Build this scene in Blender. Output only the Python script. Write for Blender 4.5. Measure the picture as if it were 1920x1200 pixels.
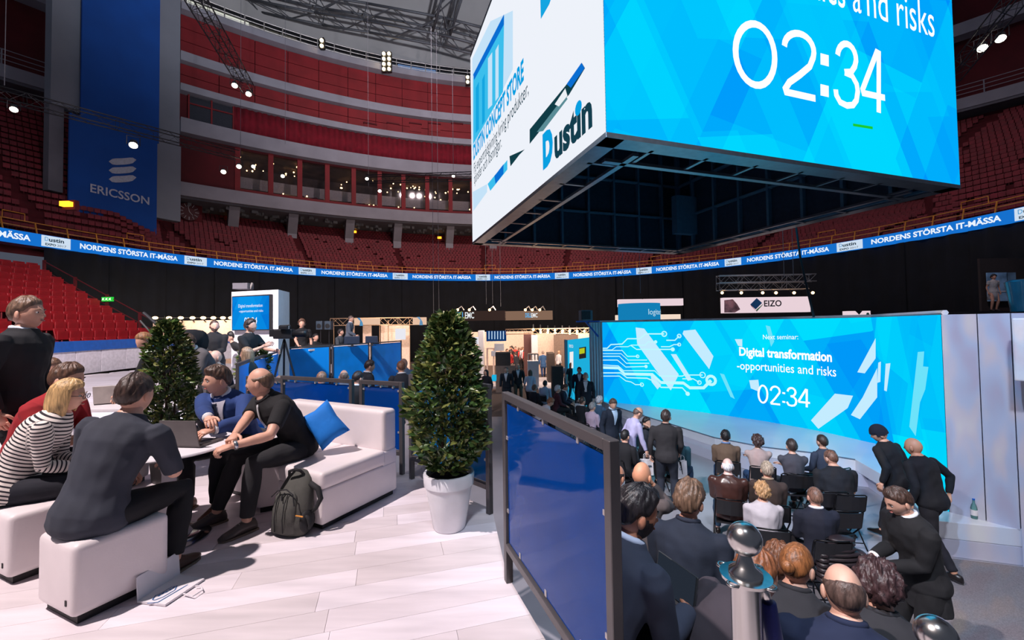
import bpy, bmesh, math, random
import numpy as np
from mathutils import Vector, Matrix
random.seed(7); np.random.seed(7)
for o in list(bpy.data.objects): bpy.data.objects.remove(o)
SC = bpy.context.scene
COL = SC.collection
PI = math.pi
EYE = 3.45          # camera height above the seminar floor (z = 0)
PL = 1.85           # top of the lounge platform
F = 795.0
PITCH, ROLL, SHY = .0284, .0147, -12.2
# ------------------------------------------------------------------ camera
def cam_axes():
    fw = Vector((0, math.cos(PITCH), math.sin(PITCH)))
    up = Vector((0, -math.sin(PITCH), math.cos(PITCH)))
    rt = Vector((1, 0, 0))
    cr, sr = math.cos(ROLL), math.sin(ROLL)
    return rt*cr-up*sr, rt*sr+up*cr, fw
cd = bpy.data.cameras.new('camera'); cam = bpy.data.objects.new('camera', cd); COL.objects.link(cam)
RT, UP, FW = cam_axes()
m = Matrix.Identity(4)
for i in range(3):
    m[i][0], m[i][1], m[i][2] = RT[i], UP[i], -FW[i]
m[2][3] = EYE
cam.matrix_world = m
cd.sensor_width = 36; cd.lens = F/1920*36; cd.shift_y = SHY/1920; cd.clip_start = .05; cd.clip_end = 400
SC.camera = cam
SC.view_settings.view_transform = 'Standard'; SC.view_settings.look = 'None'
SC.view_settings.gamma = 1; SC.view_settings.use_curve_mapping = False
SC.view_settings.exposure = 0.0
# ------------------------------------------------------------------ world and lights
W = bpy.data.worlds.new('arena_air'); SC.world = W; W.use_nodes = True
bg = W.node_tree.nodes['Background']; bg.inputs[0].default_value = (.30, .34, .46, 1); bg.inputs[1].default_value = .22
def lamp(name, kind, loc, target, energy, color, size=.2, angle=60, blend=.4):
    ld = bpy.data.lights.new(name, kind); ld.energy = energy; ld.color = color
    o = bpy.data.objects.new(name, ld); COL.objects.link(o); o.location = loc
    d = Vector(target)-Vector(loc); o.rotation_euler = d.to_track_quat('-Z', 'Y').to_euler()
    if kind == 'SPOT': ld.spot_size = math.radians(angle); ld.spot_blend = blend; ld.shadow_soft_size = size
    elif kind == 'AREA': ld.size = size
    else: ld.shadow_soft_size = size
    return o
lamp('platform_spot', 'SPOT', (-6.2, -.2, 13.2), (-2.0, 3.3, 1.85), 8800, (1, .86, .84), .12, 50, .5)
lamp('platform_spot_far', 'SPOT', (-6.5, 1.5, 12.5), (-11.5, 13.5, 2.0), 15000, (1, .88, .88), .2, 76, .6)
lamp('stage_spot', 'SPOT', (-1.5, 3.5, 8.2), (6.2, 10.8, .5), 2600, (.86, .92, 1), .2, 46, .8)  # added fill spot that lifts the brightness of the stage deck
lamp('audience_spot', 'SPOT', (0.3, -.8, 9.5), (4.6, 7.0, .0), 2600, (.80, .88, 1), .25, 62, .6)
lamp('carpet_spot', 'SPOT', (8.0, -2.0, 12.0), (6.0, 4.3, 0), 1100, (1, .88, .86), .2, 42, .7)
lamp('expo_wash', 'SPOT', (1.0, 24.0, 11.5), (1.0, 27.5, 0), 2600, (1, .80, .66), 1.5, 120, .9)
lamp('control_wash', 'SPOT', (3.0, 5.0, 11.5), (-5.2, 10.5, 2.2), 9000, (.25, .62, 1), .5, 40, .8)  # added cyan fill, brightens the blue control panels from the cube's side
lamp('roof_wash', 'SPOT', (0, 12.0, 14.5), (-8, 32, 48), 36000, (.88, .9, 1), .3, 120, 1.)
lamp('stand_wash', 'SPOT', (-4, 6.0, 19), (-22, 16.0, 5), 3600, (1, .84, .84), 1.0, 80, .8)
lamp('stand_wash_right', 'SPOT', (6, 8.0, 26), (26, 20.0, 9), 6500, (1, .78, .80), .5, 90, .8)
lamp('far_stand_wash', 'SPOT', (0, 22.0, 26), (-6, 47, 12), 9500, (1, .78, .78), .2, 110, .8)
# ------------------------------------------------------------------ picture rays -> places
def ray(px, py):
    u = (px-960)/F; v = -(py-600-SHY)/F
    return RT*u+UP*v+FW
def P(px, py, d):                       # the point at forward distance d (along +y)
    r = ray(px, py); r = r*(d/r.y); return Vector((r.x, r.y, r.z+EYE))
def G(px, py, z):                       # the point at height z
    r = ray(px, py); r = r*((z-EYE)/r.z); return Vector((r.x, r.y, z))
def PP(px, py, a, n):                   # the point on a plane
    r = ray(px, py); o = Vector((0, 0, EYE)); t = (a-o).dot(n)/r.dot(n); return o+r*t
# ------------------------------------------------------------------ materials
MATS = {}
def new_mat(name):
    mt = bpy.data.materials.new(name); mt.use_nodes = True; nt = mt.node_tree
    for n in list(nt.nodes): nt.nodes.remove(n)
    out = nt.nodes.new('ShaderNodeOutputMaterial'); return mt, nt, out
def lin(c):
    return tuple(((x/255)/12.92 if x/255 <= .04045 else ((x/255+.055)/1.055)**2.4) for x in c)
def mat(name, col, rough=.6, metal=0., var=.06, scale=9., bump=0., bscale=60., sheen=0., stretch=None, coat=0., obj=True, spec=.5):
    if name in MATS: return MATS[name]
    mt, nt, out = new_mat(name); N = nt.nodes.new; L = nt.links.new
    b = N('ShaderNodeBsdfPrincipled'); L(b.outputs[0], out.inputs[0])
    c = lin(col)
    tc = N('ShaderNodeTexCoord'); src = tc.outputs['Object' if obj else 'Generated']
    if stretch:
        mp = N('ShaderNodeMapping'); mp.inputs['Scale'].default_value = stretch; L(src, mp.inputs[0]); src = mp.outputs[0]
    nz = N('ShaderNodeTexNoise'); nz.inputs['Scale'].default_value = scale; nz.inputs['Detail'].default_value = 3; L(src, nz.inputs['Vector'])
    rp = N('ShaderNodeMapRange'); rp.inputs[1].default_value = .3; rp.inputs[2].default_value = .7
    rp.inputs[3].default_value = 1-var*2; rp.inputs[4].default_value = 1+var*2; L(nz.outputs[0], rp.inputs[0])
    mx = N('ShaderNodeVectorMath'); mx.operation = 'SCALE'; mx.inputs[0].default_value = c; L(rp.outputs[0], mx.inputs['Scale'])
    L(mx.outputs[0], b.inputs['Base Color'])
    b.inputs['Roughness'].default_value = rough; b.inputs['Metallic'].default_value = metal
    b.inputs['Specular IOR Level'].default_value = spec
    if sheen: b.inputs['Sheen Weight'].default_value = sheen
    if coat: b.inputs['Coat Weight'].default_value = coat; b.inputs['Coat Roughness'].default_value = .1
    if bump:
        n2 = N('ShaderNodeTexNoise'); n2.inputs['Scale'].default_value = bscale; n2.inputs['Detail'].default_value = 4; L(src, n2.inputs['Vector'])
        bp = N('ShaderNodeBump'); bp.inputs['Strength'].default_value = bump; bp.inputs['Distance'].default_value = .01; L(n2.outputs[0], bp.inputs['Height']); L(bp.outputs[0], b.inputs['Normal'])
    MATS[name] = mt; return mt
def emis(name, col, s=1., raw=False):
    if name in MATS: return MATS[name]
    mt, nt, out = new_mat(name); e = nt.nodes.new('ShaderNodeEmission')
    e.inputs[0].default_value = tuple(col if raw else lin(col))+(1,); e.inputs[1].default_value = s
    nt.links.new(e.outputs[0], out.inputs[0]); MATS[name] = mt; return mt
def acrylic(name, tint, diff, mixd=.35, rough=.05):
    if name in MATS: return MATS[name]
    mt, nt, out = new_mat(name); N = nt.nodes.new; L = nt.links.new
    tr = N('ShaderNodeBsdfTransparent'); tr.inputs[0].default_value = tuple(tint)+(1,)
    df = N('ShaderNodeBsdfDiffuse'); df.inputs[0].default_value = tuple(diff)+(1,)
    tcn = N('ShaderNodeTexCoord'); nz = N('ShaderNodeTexNoise'); nz.inputs['Scale'].default_value = 2.2; L(tcn.outputs['Object'], nz.inputs[0])
    mr = N('ShaderNodeMapRange'); mr.inputs[3].default_value = mixd*.8; mr.inputs[4].default_value = mixd*1.2; L(nz.outputs[0], mr.inputs[0])
    m1 = N('ShaderNodeMixShader'); L(mr.outputs[0], m1.inputs[0]); L(tr.outputs[0], m1.inputs[1]); L(df.outputs[0], m1.inputs[2])
    gl = N('ShaderNodeBsdfGlossy'); gl.inputs['Roughness'].default_value = rough
    fr = N('ShaderNodeFresnel'); fr.inputs[0].default_value = 1.28
    m2 = N('ShaderNodeMixShader'); L(fr.outputs[0], m2.inputs[0]); L(m1.outputs[0], m2.inputs[1]); L(gl.outputs[0], m2.inputs[2])
    L(m2.outputs[0], out.inputs[0]); MATS[name] = mt; return mt
def led(name, scale=(1, 1), a0=(0, 150, 255), a1=(0, 228, 255), s=1.05, seed=0., white=.0, obj=True):
    """flat LED picture of overlapping slanted bars, drawn from the panel's own UV map"""
    if name in MATS: return MATS[name]
    mt, nt, out = new_mat(name); N = nt.nodes.new; L = nt.links.new
    uv = N('ShaderNodeUVMap'); sp = N('ShaderNodeSeparateXYZ'); L(uv.outputs[0], sp.inputs[0])
    def math_(op, a, b=None):
        n = N('ShaderNodeMath'); n.operation = op
        for i, v in enumerate((a, b)):
            if v is None: continue
            if isinstance(v, (int, float)): n.inputs[i].default_value = v
            else: L(v, n.inputs[i])
        return n.outputs[0]
    X = math_('MULTIPLY', sp.outputs[0], scale[0]); Y = math_('MULTIPLY', sp.outputs[1], scale[1])
    tot = None
    for k, (sl, fr, wt, along) in enumerate([(.55, 1.0, .42, .30), (-.55, .75, .30, .24), (.55, 2.2, .16, .5), (-.55, 1.7, .16, .45)]):
        u = math_('ADD', X, math_('MULTIPLY', Y, sl)); v = math_('SUBTRACT', Y, math_('MULTIPLY', X, sl*.3))
        cu = math_('FLOOR', math_('ADD', math_('MULTIPLY', u, fr), seed+k*7.3))
        wn0 = N('ShaderNodeTexWhiteNoise'); wn0.noise_dimensions = '1D'; L(cu, wn0.inputs['W'])
        cv = math_('FLOOR', math_('ADD', math_('MULTIPLY', v, along), math_('MULTIPLY', wn0.outputs[0], 5.)))
        wn = N('ShaderNodeTexWhiteNoise'); wn.noise_dimensions = '2D'
        cb = N('ShaderNodeCombineXYZ'); L(cu, cb.inputs[0]); L(cv, cb.inputs[1]); L(cb.outputs[0], wn.inputs['Vector'])
        t = math_('MULTIPLY', wn.outputs[0], wt); tot = t if tot is None else math_('ADD', tot, t)
    cr = N('ShaderNodeValToRGB'); L(tot, cr.inputs[0]); e = cr.color_ramp
    e.elements[0].position = .2; e.elements[0].color = lin(a0)+(1,)
    e.elements[1].position = .75; e.elements[1].color = lin(a1)+(1,)
    x = e.elements.new(.5); x.color = tuple((lin(a0)[i]*.45+lin(a1)[i]*.55) for i in range(3))+(1,)
    if white:
        x = e.elements.new(white); x.color = lin(a1)+(1,); x = e.elements.new(white+.02); x.color = lin((200, 235, 255))+(1,)
    em = N('ShaderNodeEmission'); L(cr.outputs[0], em.inputs[0]); em.inputs[1].default_value = s
    L(em.outputs[0], out.inputs[0]); MATS[name] = mt; return mt
# ------------------------------------------------------------------ mesh building
def link(o, parent=None):
    COL.objects.link(o)
    if parent is not None: o.parent = parent
    return o
def tag(o, label=None, cat=None, group=None, kind=None):
    if label: o['label'] = label
    if cat: o['category'] = cat
    if group: o['group'] = group
    if kind: o['kind'] = kind
    return o
BASE = {}
def thing(name, label, cat, loc=(0, 0, 0), rz=0., group=None):
    o = bpy.data.objects.new(name, None); o.empty_display_size = .1; link(o)
    o.location = loc; o.rotation_euler = (0, 0, rz); tag(o, label, cat, group)
    BASE[o.name] = Matrix.Translation(Vector(loc)) @ Matrix.Rotation(rz, 4, 'Z')
    return o
class MB:
    def __init__(s): s.v = []; s.f = []; s.m = []; s.uv = {}
    def add(s, vs, fs, mi=0):
        n = len(s.v); s.v.extend(tuple(x) for x in vs); s.f.extend(tuple(i+n for i in f) for f in fs); s.m.extend([mi]*len(fs)); return s
    def box(s, a, b, mi=0):
        x0, y0, z0 = a; x1, y1, z1 = b
        return s.add([(x0, y0, z0), (x1, y0, z0), (x1, y1, z0), (x0, y1, z0), (x0, y0, z1), (x1, y0, z1), (x1, y1, z1), (x0, y1, z1)],
                     [(0, 3, 2, 1), (4, 5, 6, 7), (0, 1, 5, 4), (1, 2, 6, 5), (2, 3, 7, 6), (3, 0, 4, 7)], mi)
    def cbox(s, c, size, mi=0, rz=0.):
        x, y, z = size[0]/2, size[1]/2, size[2]/2; R = Matrix.Rotation(rz, 3, 'Z'); c = Vector(c)
        vs = [c+R @ Vector(p) for p in [(-x, -y, -z), (x, -y, -z), (x, y, -z), (-x, y, -z), (-x, -y, z), (x, -y, z), (x, y, z), (-x, y, z)]]
        return s.add(vs, [(0, 3, 2, 1), (4, 5, 6, 7), (0, 1, 5, 4), (1, 2, 6, 5), (2, 3, 7, 6), (3, 0, 4, 7)], mi)
    def bar(s, a, b, w, h=None, mi=0, up=(0, 0, 1)):       # rectangular bar from a to b
        a, b = Vector(a), Vector(b); d = (b-a).normalized(); u = Vector(up)
        if abs(d.dot(u)) > .98: u = Vector((0, 1, 0))
        r = d.cross(u).normalized()*(w/2); t = r.cross(d).normalized()*((h or w)/2)
        vs = [a-r-t, a+r-t, a+r+t, a-r+t, b-r-t, b+r-t, b+r+t, b-r+t]
        return s.add(vs, [(0, 1, 2, 3), (4, 7, 6, 5), (0, 4, 5, 1), (1, 5, 6, 2), (2, 6, 7, 3), (3, 7, 4, 0)], mi)
    def tube(s, pts, r, n=8, mi=0, cap=True, closed=False):
        pts = [Vector(p) for p in pts]; k = len(pts); rr = r if isinstance(r, (list, tuple)) else [r]*k
        vs = []; prev = None
        for i, p in enumerate(pts):
            if closed: d = pts[(i+1) % k]-pts[i-1]
            else: d = pts[min(i+1, k-1)]-pts[max(i-1, 0)]
            d = d.normalized() if d.length > 1e-9 else Vector((0, 0, 1))
            if prev is None:
                a = Vector((0, 0, 1)) if abs(d.z) < .9 else Vector((1, 0, 0)); u = d.cross(a).normalized()
            else:
                u = (prev-d*prev.dot(d)); u = u.normalized() if u.length > 1e-6 else d.orthogonal().normalized()
            prev = u; w = d.cross(u)
            for j in range(n):
                t = 2*PI*j/n; vs.append(p+(u*math.cos(t)+w*math.sin(t))*rr[i])
        fs = []
        for i in range(k if closed else k-1):
            i2 = (i+1) % k
            for j in range(n): fs.append((i*n+j, i*n+(j+1) % n, i2*n+(j+1) % n, i2*n+j))
        if cap and not closed: fs.append(tuple(range(n-1, -1, -1))); fs.append(tuple((k-1)*n+j for j in range(n)))
        return s.add(vs, fs, mi)
    def loft(s, secs, n=12, mi=0):                          # secs: (centre, U, V)
        vs = []; k = len(secs)
        for c, U, V in secs:
            c, U, V = Vector(c), Vector(U), Vector(V)
            for j in range(n):
                t = 2*PI*j/n; vs.append(c+U*math.cos(t)+V*math.sin(t))
        fs = []
        for i in range(k-1):
            for j in range(n): fs.append((i*n+j, i*n+(j+1) % n, (i+1)*n+(j+1) % n, (i+1)*n+j))
        fs.append(tuple(range(n-1, -1, -1))); fs.append(tuple((k-1)*n+j for j in range(n)))
        return s.add(vs, fs, mi)
    def lathe(s, prof, c=(0, 0, 0), n=24, mi=0):            # prof: (r, z)
        c = Vector(c); vs = []
        for r, z in prof:
            for j in range(n):
                t = 2*PI*j/n; vs.append(c+Vector((max(r, 1e-4)*math.cos(t), max(r, 1e-4)*math.sin(t), z)))
        k = len(prof); fs = []
        for i in range(k-1):
            for j in range(n): fs.append((i*n+j, i*n+(j+1) % n, (i+1)*n+(j+1) % n, (i+1)*n+j))
        fs.append(tuple(range(n-1, -1, -1))); fs.append(tuple((k-1)*n+j for j in range(n)))
        return s.add(vs, fs, mi)
    def ball(s, c, r, n=12, k=8, mi=0, rot=None):
        c = Vector(c); rx, ry, rz = r if isinstance(r, (tuple, list)) else (r, r, r); vs = []
        for i in range(k+1):
            ph = PI*i/k
            for j in range(n):
                t = 2*PI*j/n; p = Vector((rx*max(math.sin(ph), 1e-3)*math.cos(t), ry*max(math.sin(ph), 1e-3)*math.sin(t), -rz*math.cos(ph)))
                vs.append(c+(rot @ p if rot else p))
        fs = []
        for i in range(k):
            for j in range(n): fs.append((i*n+j, i*n+(j+1) % n, (i+1)*n+(j+1) % n, (i+1)*n+j))
        return s.add(vs, fs, mi)
    def prism(s, poly, z0, z1, mi=0):
        n = len(poly); vs = [(x, y, z0) for x, y in poly]+[(x, y, z1) for x, y in poly]
        fs = [tuple(range(n-1, -1, -1)), tuple(range(n, 2*n))]+[(i, (i+1) % n, n+(i+1) % n, n+i) for i in range(n)]
        return s.add(vs, fs, mi)
    def plate(s, poly, t, mi=0):                            # thick 3-D polygon, t = offset vector
        n = len(poly); t = Vector(t); vs = [Vector(p) for p in poly]+[Vector(p)+t for p in poly]
        fs = [tuple(range(n-1, -1, -1)), tuple(range(n, 2*n))]+[(i, (i+1) % n, n+(i+1) % n, n+i) for i in range(n)]
        return s.add(vs, fs, mi)
    def sweep(s, path, prof, mi=0):                         # path: (x,y) list or centre/radius pts; prof: closed (offset outward, z)
        k = len(path); n = len(prof); vs = []
        for i, p in enumerate(path):
            a = Vector(path[max(i-1, 0)]); b = Vector(path[min(i+1, k-1)]); d = (b-a).normalized(); nrm = Vector((d.y, -d.x))
            for o, z in prof: vs.append((p[0]+nrm.x*o, p[1]+nrm.y*o, z))
        fs = []
        for i in range(k-1):
            for j in range(n): fs.append((i*n+j, i*n+(j+1) % n, (i+1)*n+(j+1) % n, (i+1)*n+j))
        fs.append(tuple(range(n-1, -1, -1))); fs.append(tuple((k-1)*n+j for j in range(n)))
        return s.add(vs, fs, mi)
    def build(s, name, mats, parent=None, smooth=False, world=True, bevel=0., bseg=2, angle=None, base=None):
        me = bpy.data.meshes.new(name); vs = s.v
        if parent is not None and world and parent.name in BASE:
            iv = BASE[parent.name].inverted(); vs = [tuple(iv @ Vector(v)) for v in vs]
        org = None
        if base is not None: org = Vector(base); vs = [tuple(Vector(v)-org) for v in vs]
        me.from_pydata([tuple(v) for v in vs], [], s.f)
        if not isinstance(mats, (list, tuple)): mats = [mats]
        for mm in mats: me.materials.append(mm)
        me.polygons.foreach_set('material_index', s.m)
        if smooth: me.polygons.foreach_set('use_smooth', [True]*len(me.polygons))
        bm = bmesh.new(); bm.from_mesh(me); bmesh.ops.recalc_face_normals(bm, faces=bm.faces)
        if bevel: bmesh.ops.bevel(bm, geom=bm.edges[:], offset=bevel, segments=bseg, affect='EDGES', profile=.6, clamp_overlap=True)
        if bevel and smooth:
            for f in bm.faces: f.smooth = True
        bm.to_mesh(me); bm.free(); me.update()
        o = bpy.data.objects.new(name, me); link(o, parent)
        if org is not None: o.location = org; BASE[o.name] = Matrix.Translation(org)
        if angle: 
            me.set_sharp_from_angle(angle=math.radians(angle))
        return o
def copy_tree(o, parent=None):
    c = o.copy(); COL.objects.link(c)
    if parent is not None: c.parent = parent
    for ch in list(o.children): copy_tree(ch, c)
    return c
def rect_uv(o, W_, H_):
    pass
def quad_panel(name, A, U, V, w, h, mt, parent, thick=.03, nrm=None):
    """flat panel with its own UV map in metres: A corner, U along, V up"""
    me = bpy.data.meshes.new(name); n = nrm
    vs = [A, A+U*w, A+U*w+V*h, A+V*h]; vs = vs+[v-n*thick for v in vs]
    iv = BASE[parent.name].inverted() if parent is not None and parent.name in BASE else Matrix.Identity(4)
    fs = [(0, 1, 2, 3), (7, 6, 5, 4), (0, 4, 5, 1), (1, 5, 6, 2), (2, 6, 7, 3), (3, 7, 4, 0)]
    me.from_pydata([tuple(iv @ v) for v in vs], [], fs); me.materials.append(mt); me.materials.append(mat('panel_back_grey', (30, 34, 40), .6))
    for p in me.polygons: p.material_index = 0 if p.index == 0 else 1
    uvl = me.uv_layers.new(name='UVMap'); co = [(0, 0), (w, 0), (w, h), (0, h)]*2
    for p in me.polygons:
        for li in p.loop_indices: uvl.data[li].uv = co[me.loops[li].vertex_index]
    o = bpy.data.objects.new(name, me); link(o, parent); return o
# writing: real letter meshes laid on a surface
def text_mesh(txt, size=1., xs=1., off=0., shear=0.):
    cu = bpy.data.curves.new('t', 'FONT'); cu.body = txt; cu.size = size; cu.resolution_u = 3; cu.offset = off; cu.shear = shear
    o = bpy.data.objects.new('t', cu); COL.objects.link(o)
    me = bpy.data.meshes.new_from_object(o); 
    vs = [Vector((v.co.x*xs, v.co.y, 0)) for v in me.vertices]; fs = [tuple(p.vertices) for p in me.polygons]
    COL.objects.unlink(o); bpy.data.objects.remove(o); bpy.data.curves.remove(cu); bpy.data.meshes.remove(me)
    if not vs: return [], []
    return vs, fs
def letters(name, txt, A, U, V, N, size, mt, parent, xs=1., off=0., fit=None, lift=.004, shear=0., center=False):
    vs, fs = text_mesh(txt, size, xs, off, shear)
    x0 = min(v.x for v in vs); x1 = max(v.x for v in vs)
    k = fit/(x1-x0) if fit else 1.
    sh = -((x1-x0)*k)/2 if center else 0
    b = MB(); b.add([A+U*((v.x-x0)*k+sh)+V*v.y+N*lift for v in vs], fs)
    o = b.build(name, mt, parent); return o
def ribbon(b, pts, w, N, mi=0, closed=False, thick=.004):
    """flat stroke through 3-D points lying on a plane with normal N"""
    pts = [Vector(p) for p in pts]; k = len(pts); L_ = []; R_ = []
    for i in range(k):
        if closed: d = pts[(i+1) % k]-pts[i-1]
        else: d = pts[min(i+1, k-1)]-pts[max(i-1, 0)]
        s_ = d.normalized().cross(N).normalized()*(w/2); L_.append(pts[i]+s_); R_.append(pts[i]-s_)
    vs = L_+R_; fs = []
    for i in range(k if closed else k-1):
        j = (i+1) % k; fs.append((i, j, k+j, k+i))
    b.add(vs, fs, mi)
def truss(name, a, b_, w, mt, label, cat='truss', group=None, step=None, lattice=.012, chord=.025):
    a, b_ = Vector(a), Vector(b_); d = b_-a; L_ = d.length; d.normalize()
    u = Vector((0, 0, 1)); u = (u-d*u.dot(d)).normalized(); r = d.cross(u).normalized()
    t = thing(name, label, cat, tuple((a+b_)/2), 0, group)
    offs = [(u*.5+r*.5)*w, (u*.5-r*.5)*w, (-u*.5+r*.5)*w, (-u*.5-r*.5)*w]
    for o in offs:
        MB().tube([a+o, b_+o], chord, 6).build('chord', mt, t, smooth=True)
    n = max(2, int(L_/(step or w))); mb = MB()
    for i in range(n):
        p = a+d*(L_*i/n); q = a+d*(L_*(i+1)/n)
        for k, (i1, i2) in enumerate([(0, 1), (1, 3), (3, 2), (2, 0)]):
            o1, o2 = (offs[i1], offs[i2]) if (i+k) % 2 else (offs[i2], offs[i1])
            mb.bar(p+o1, q+o2, lattice)
            if i % 3 == 0: mb.bar(p+o1, p+o2, lattice)
    tag(mb.build('lattice', mt, t), kind='stuff')
    return t
# ================================================================== STRUCTURE
E_ = EYE
C1 = Vector((-.64, 18.5)); R1 = 25.2          # the ring board circle
C2 = Vector((4.3, .7)); R2 = 48.0             # the gallery wall circle
def plan_hit(px, c, R, py=600):               # plan point where the ray through column px meets a circle
    r = ray(px, py); d = Vector((r.x, r.y)); a = d.dot(d); b = -2*d.dot(c); q = c.dot(c)-R*R
    t = (-b+math.sqrt(max(b*b-4*a*q, 0)))/(2*a); return d*t
def th_of(px, c, R, py=600):
    p = plan_hit(px, c, R, py)-c; t = math.atan2(p.y, p.x); return t+2*PI if t < -PI/2 else t
def hit(px, py, c, R):                        # 3-D point of the cylinder seen at px,py
    r = ray(px, py); d = Vector((r.x, r.y)); p = plan_hit(px, c, R, py); return Vector((p.x, p.y, r.z*(p.length/d.length)+EYE))
def arc(c, R, t0, t1, n): return [(c.x+R*math.cos(t0+(t1-t0)*i/n), c.y+R*math.sin(t0+(t1-t0)*i/n)) for i in range(n+1)]
def ring_part(name, c, R, t0, t1, z0, z1, th, mt, parent=None, step=.8, smooth=False):
    if t0 > t1: t0, t1 = t1, t0
    n = max(1, int(abs(t1-t0)*R/step)); b = MB()
    b.sweep(arc(c, R, t0, t1, n), [(0, z0), (0, z1), (th, z1), (th, z0)])
    return b.build(name, mt, parent)
mFloor = mat('grey_stone_floor', (150, 150, 160), .32, var=.05, scale=1.2, bump=.05)
mCarpet = mat('brown_expo_carpet', (96, 78, 70), .95, var=.1, scale=30, bump=.2)
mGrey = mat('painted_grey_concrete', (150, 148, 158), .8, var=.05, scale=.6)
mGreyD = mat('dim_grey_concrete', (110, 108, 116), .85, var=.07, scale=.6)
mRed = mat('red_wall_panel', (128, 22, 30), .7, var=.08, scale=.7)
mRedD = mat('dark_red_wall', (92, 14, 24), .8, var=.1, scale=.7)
mRedSeat = mat('red_seat_plastic', (158, 18, 30), .55, var=.12, scale=2.5)
mRedTer = mat('dark_red_terrace', (84, 14, 24), .9, var=.12, scale=1.5)
mCurtR = mat('wine_red_curtain', (120, 6, 30), .9, var=.1, scale=2)
mBlack = mat('black_drape_cloth', (7, 10, 18), .95, var=.2, scale=1.2)
mYel = mat('ochre_painted_rail', (220, 140, 48), .5)
mRoof = mat('grey_roof_panel', (168, 166, 166), .9, var=.06, scale=.2)
mSteel = mat('dark_truss_metal', (52, 52, 56), .5, metal=.6)
mSteelL = mat('light_truss_metal', (186, 180, 178), .4, metal=.5)
mWhite = mat('white_painted_board', (222, 218, 224), .5, var=.02)
mBlue = mat('blue_banner_cloth', (6, 74, 158), .85, var=.05, scale=.5, bump=.1, bscale=2)
def struct(o): o['kind'] = 'structure'; return o
# floors
b = MB(); b.box((-30, -6, -.3), (34, 16.2, 0)); struct(b.build('floor', mFloor))
b = MB(); b.box((-30, 16.2, -.3), (34, 46, 0.0)); struct(b.build('floor', mCarpet))
b = MB(); b.prism([(4.2, -2), (14, -2), (14, 5.2), (8.4, 5.5), (7.0, 5.98), (6.05, 6.28), (4.6, 5.7), (4.2, 3)], .0005, .006); struct(b.build('floor', mat('speckled_grey_carpet', (122, 116, 118), .95, var=.12, scale=90, bump=.3)))
# ---------------- lounge platform with real planks
PLAT = [(1.6, -1.6), (1.6, .95), (.62, .95), (.39, 1.52), (-.06, 2.78), (-.20, 3.75), (-1.15, 4.66), (-3.3, 5.75), (-3.88, 6.0), (-4.25, 7.0), (-5.1, 9.4), (-5.95, 11.2), (-5.0, 13.0), (-4.0, 15.6), (-6.5, 18.6), (-15.0, 20.5), (-16.5, 12), (-14, 4), (-8, -1.6)]
plat = thing('lounge_platform', 'raised white plank lounge floor under the seats and potted plants', 'platform', (0, 0, PL))
mPlankB = mat('platform_skirt', (176, 172, 178), .6)
MB().prism(PLAT, 0.0, PL-.03).build('base', mPlankB, plat)
def clip_rect(poly, o, U, V, w, h):
    out = [Vector(p) for p in poly]
    for ax, lim, sg in ((U, 0, 1), (U, w, -1), (V, 0, 1), (V, h, -1)):
        src = out; out = []
        for i in range(len(src)):
            a, c = src[i-1], src[i]; da = ((a-o).dot(ax)-lim)*sg; dc = ((c-o).dot(ax)-lim)*sg
            if (da >= 0) != (dc >= 0): out.append(a+(c-a)*(da/(da-dc)))
            if dc >= 0: out.append(c)
        if len(out) < 3: return []
    return out
mPl = [mat('whitewashed_plank_%s' % k, c, .36, var=.05, scale=1.3, stretch=(1.2, 9, 1), bump=.06, bscale=40) for k, c in (('pale', (222, 212, 218)), ('warm', (214, 204, 208)), ('cool', (228, 219, 226)))]
U_ = Vector((math.cos(.28), math.sin(.28))); V_ = Vector((-U_.y, U_.x)); rnd = random.Random(3); far = MB(); nnear = 0
for j in range(-30, 125):
    off = rnd.random()*1.3
    for i in range(-14, 16):
        o = U_*(i*1.3+off)+V_*(j*.19); cx = o+U_*.65+V_*.095
        if cx.x < -16 or cx.x > 2.5 or cx.y < -1.8 or cx.y > 20: continue
        q = clip_rect(PLAT, o, U_, V_, 1.298, .1885)
        if len(q) < 3: continue
        qp = []
        for p in q:
            if not qp or (p-qp[-1]).length > 1e-4: qp.append(p)
        if len(qp) < 3: continue
        q = [(p.x, p.y) for p in qp]
        if cx.y > 1.2 and cx.y < 6.2 and cx.x > -4.6 and nnear < 290:
            nnear += 1; MB().prism(q, PL-.03, PL).build('plank', mPl[rnd.randrange(3)], plat)
        else: far.prism(q, PL-.03, PL, rnd.randrange(3))
tag(far.build('plank_field', mPl, plat), kind='stuff')
# ---------------- audience tiers parallel to the lounge fence
NF = Vector((.93, .37)); TF = Vector((-.37, .93)); A0 = Vector((.43, 1.53))
mTier = mat('tier_carpet', (74, 74, 84), .9, var=.1)
tier = thing('audience_tier', 'stepped dark seating tiers between lounge fence and seminar floor', 'seating tier', (A0.x, A0.y, 0))
for k, (n0, n1, z) in enumerate([(0.03, .85, 1.30), (.85, 1.8, .85), (1.8, 2.7, .42)]):
    q = [A0+NF*n0+TF*-3.5, A0+NF*n1+TF*-3.5, A0+NF*n1+TF*1.05, A0+NF*n0+TF*1.05]
    MB().prism([(p.x, p.y) for p in q], 0.001, z).build('step', mTier, tier, bevel=.01)
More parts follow.
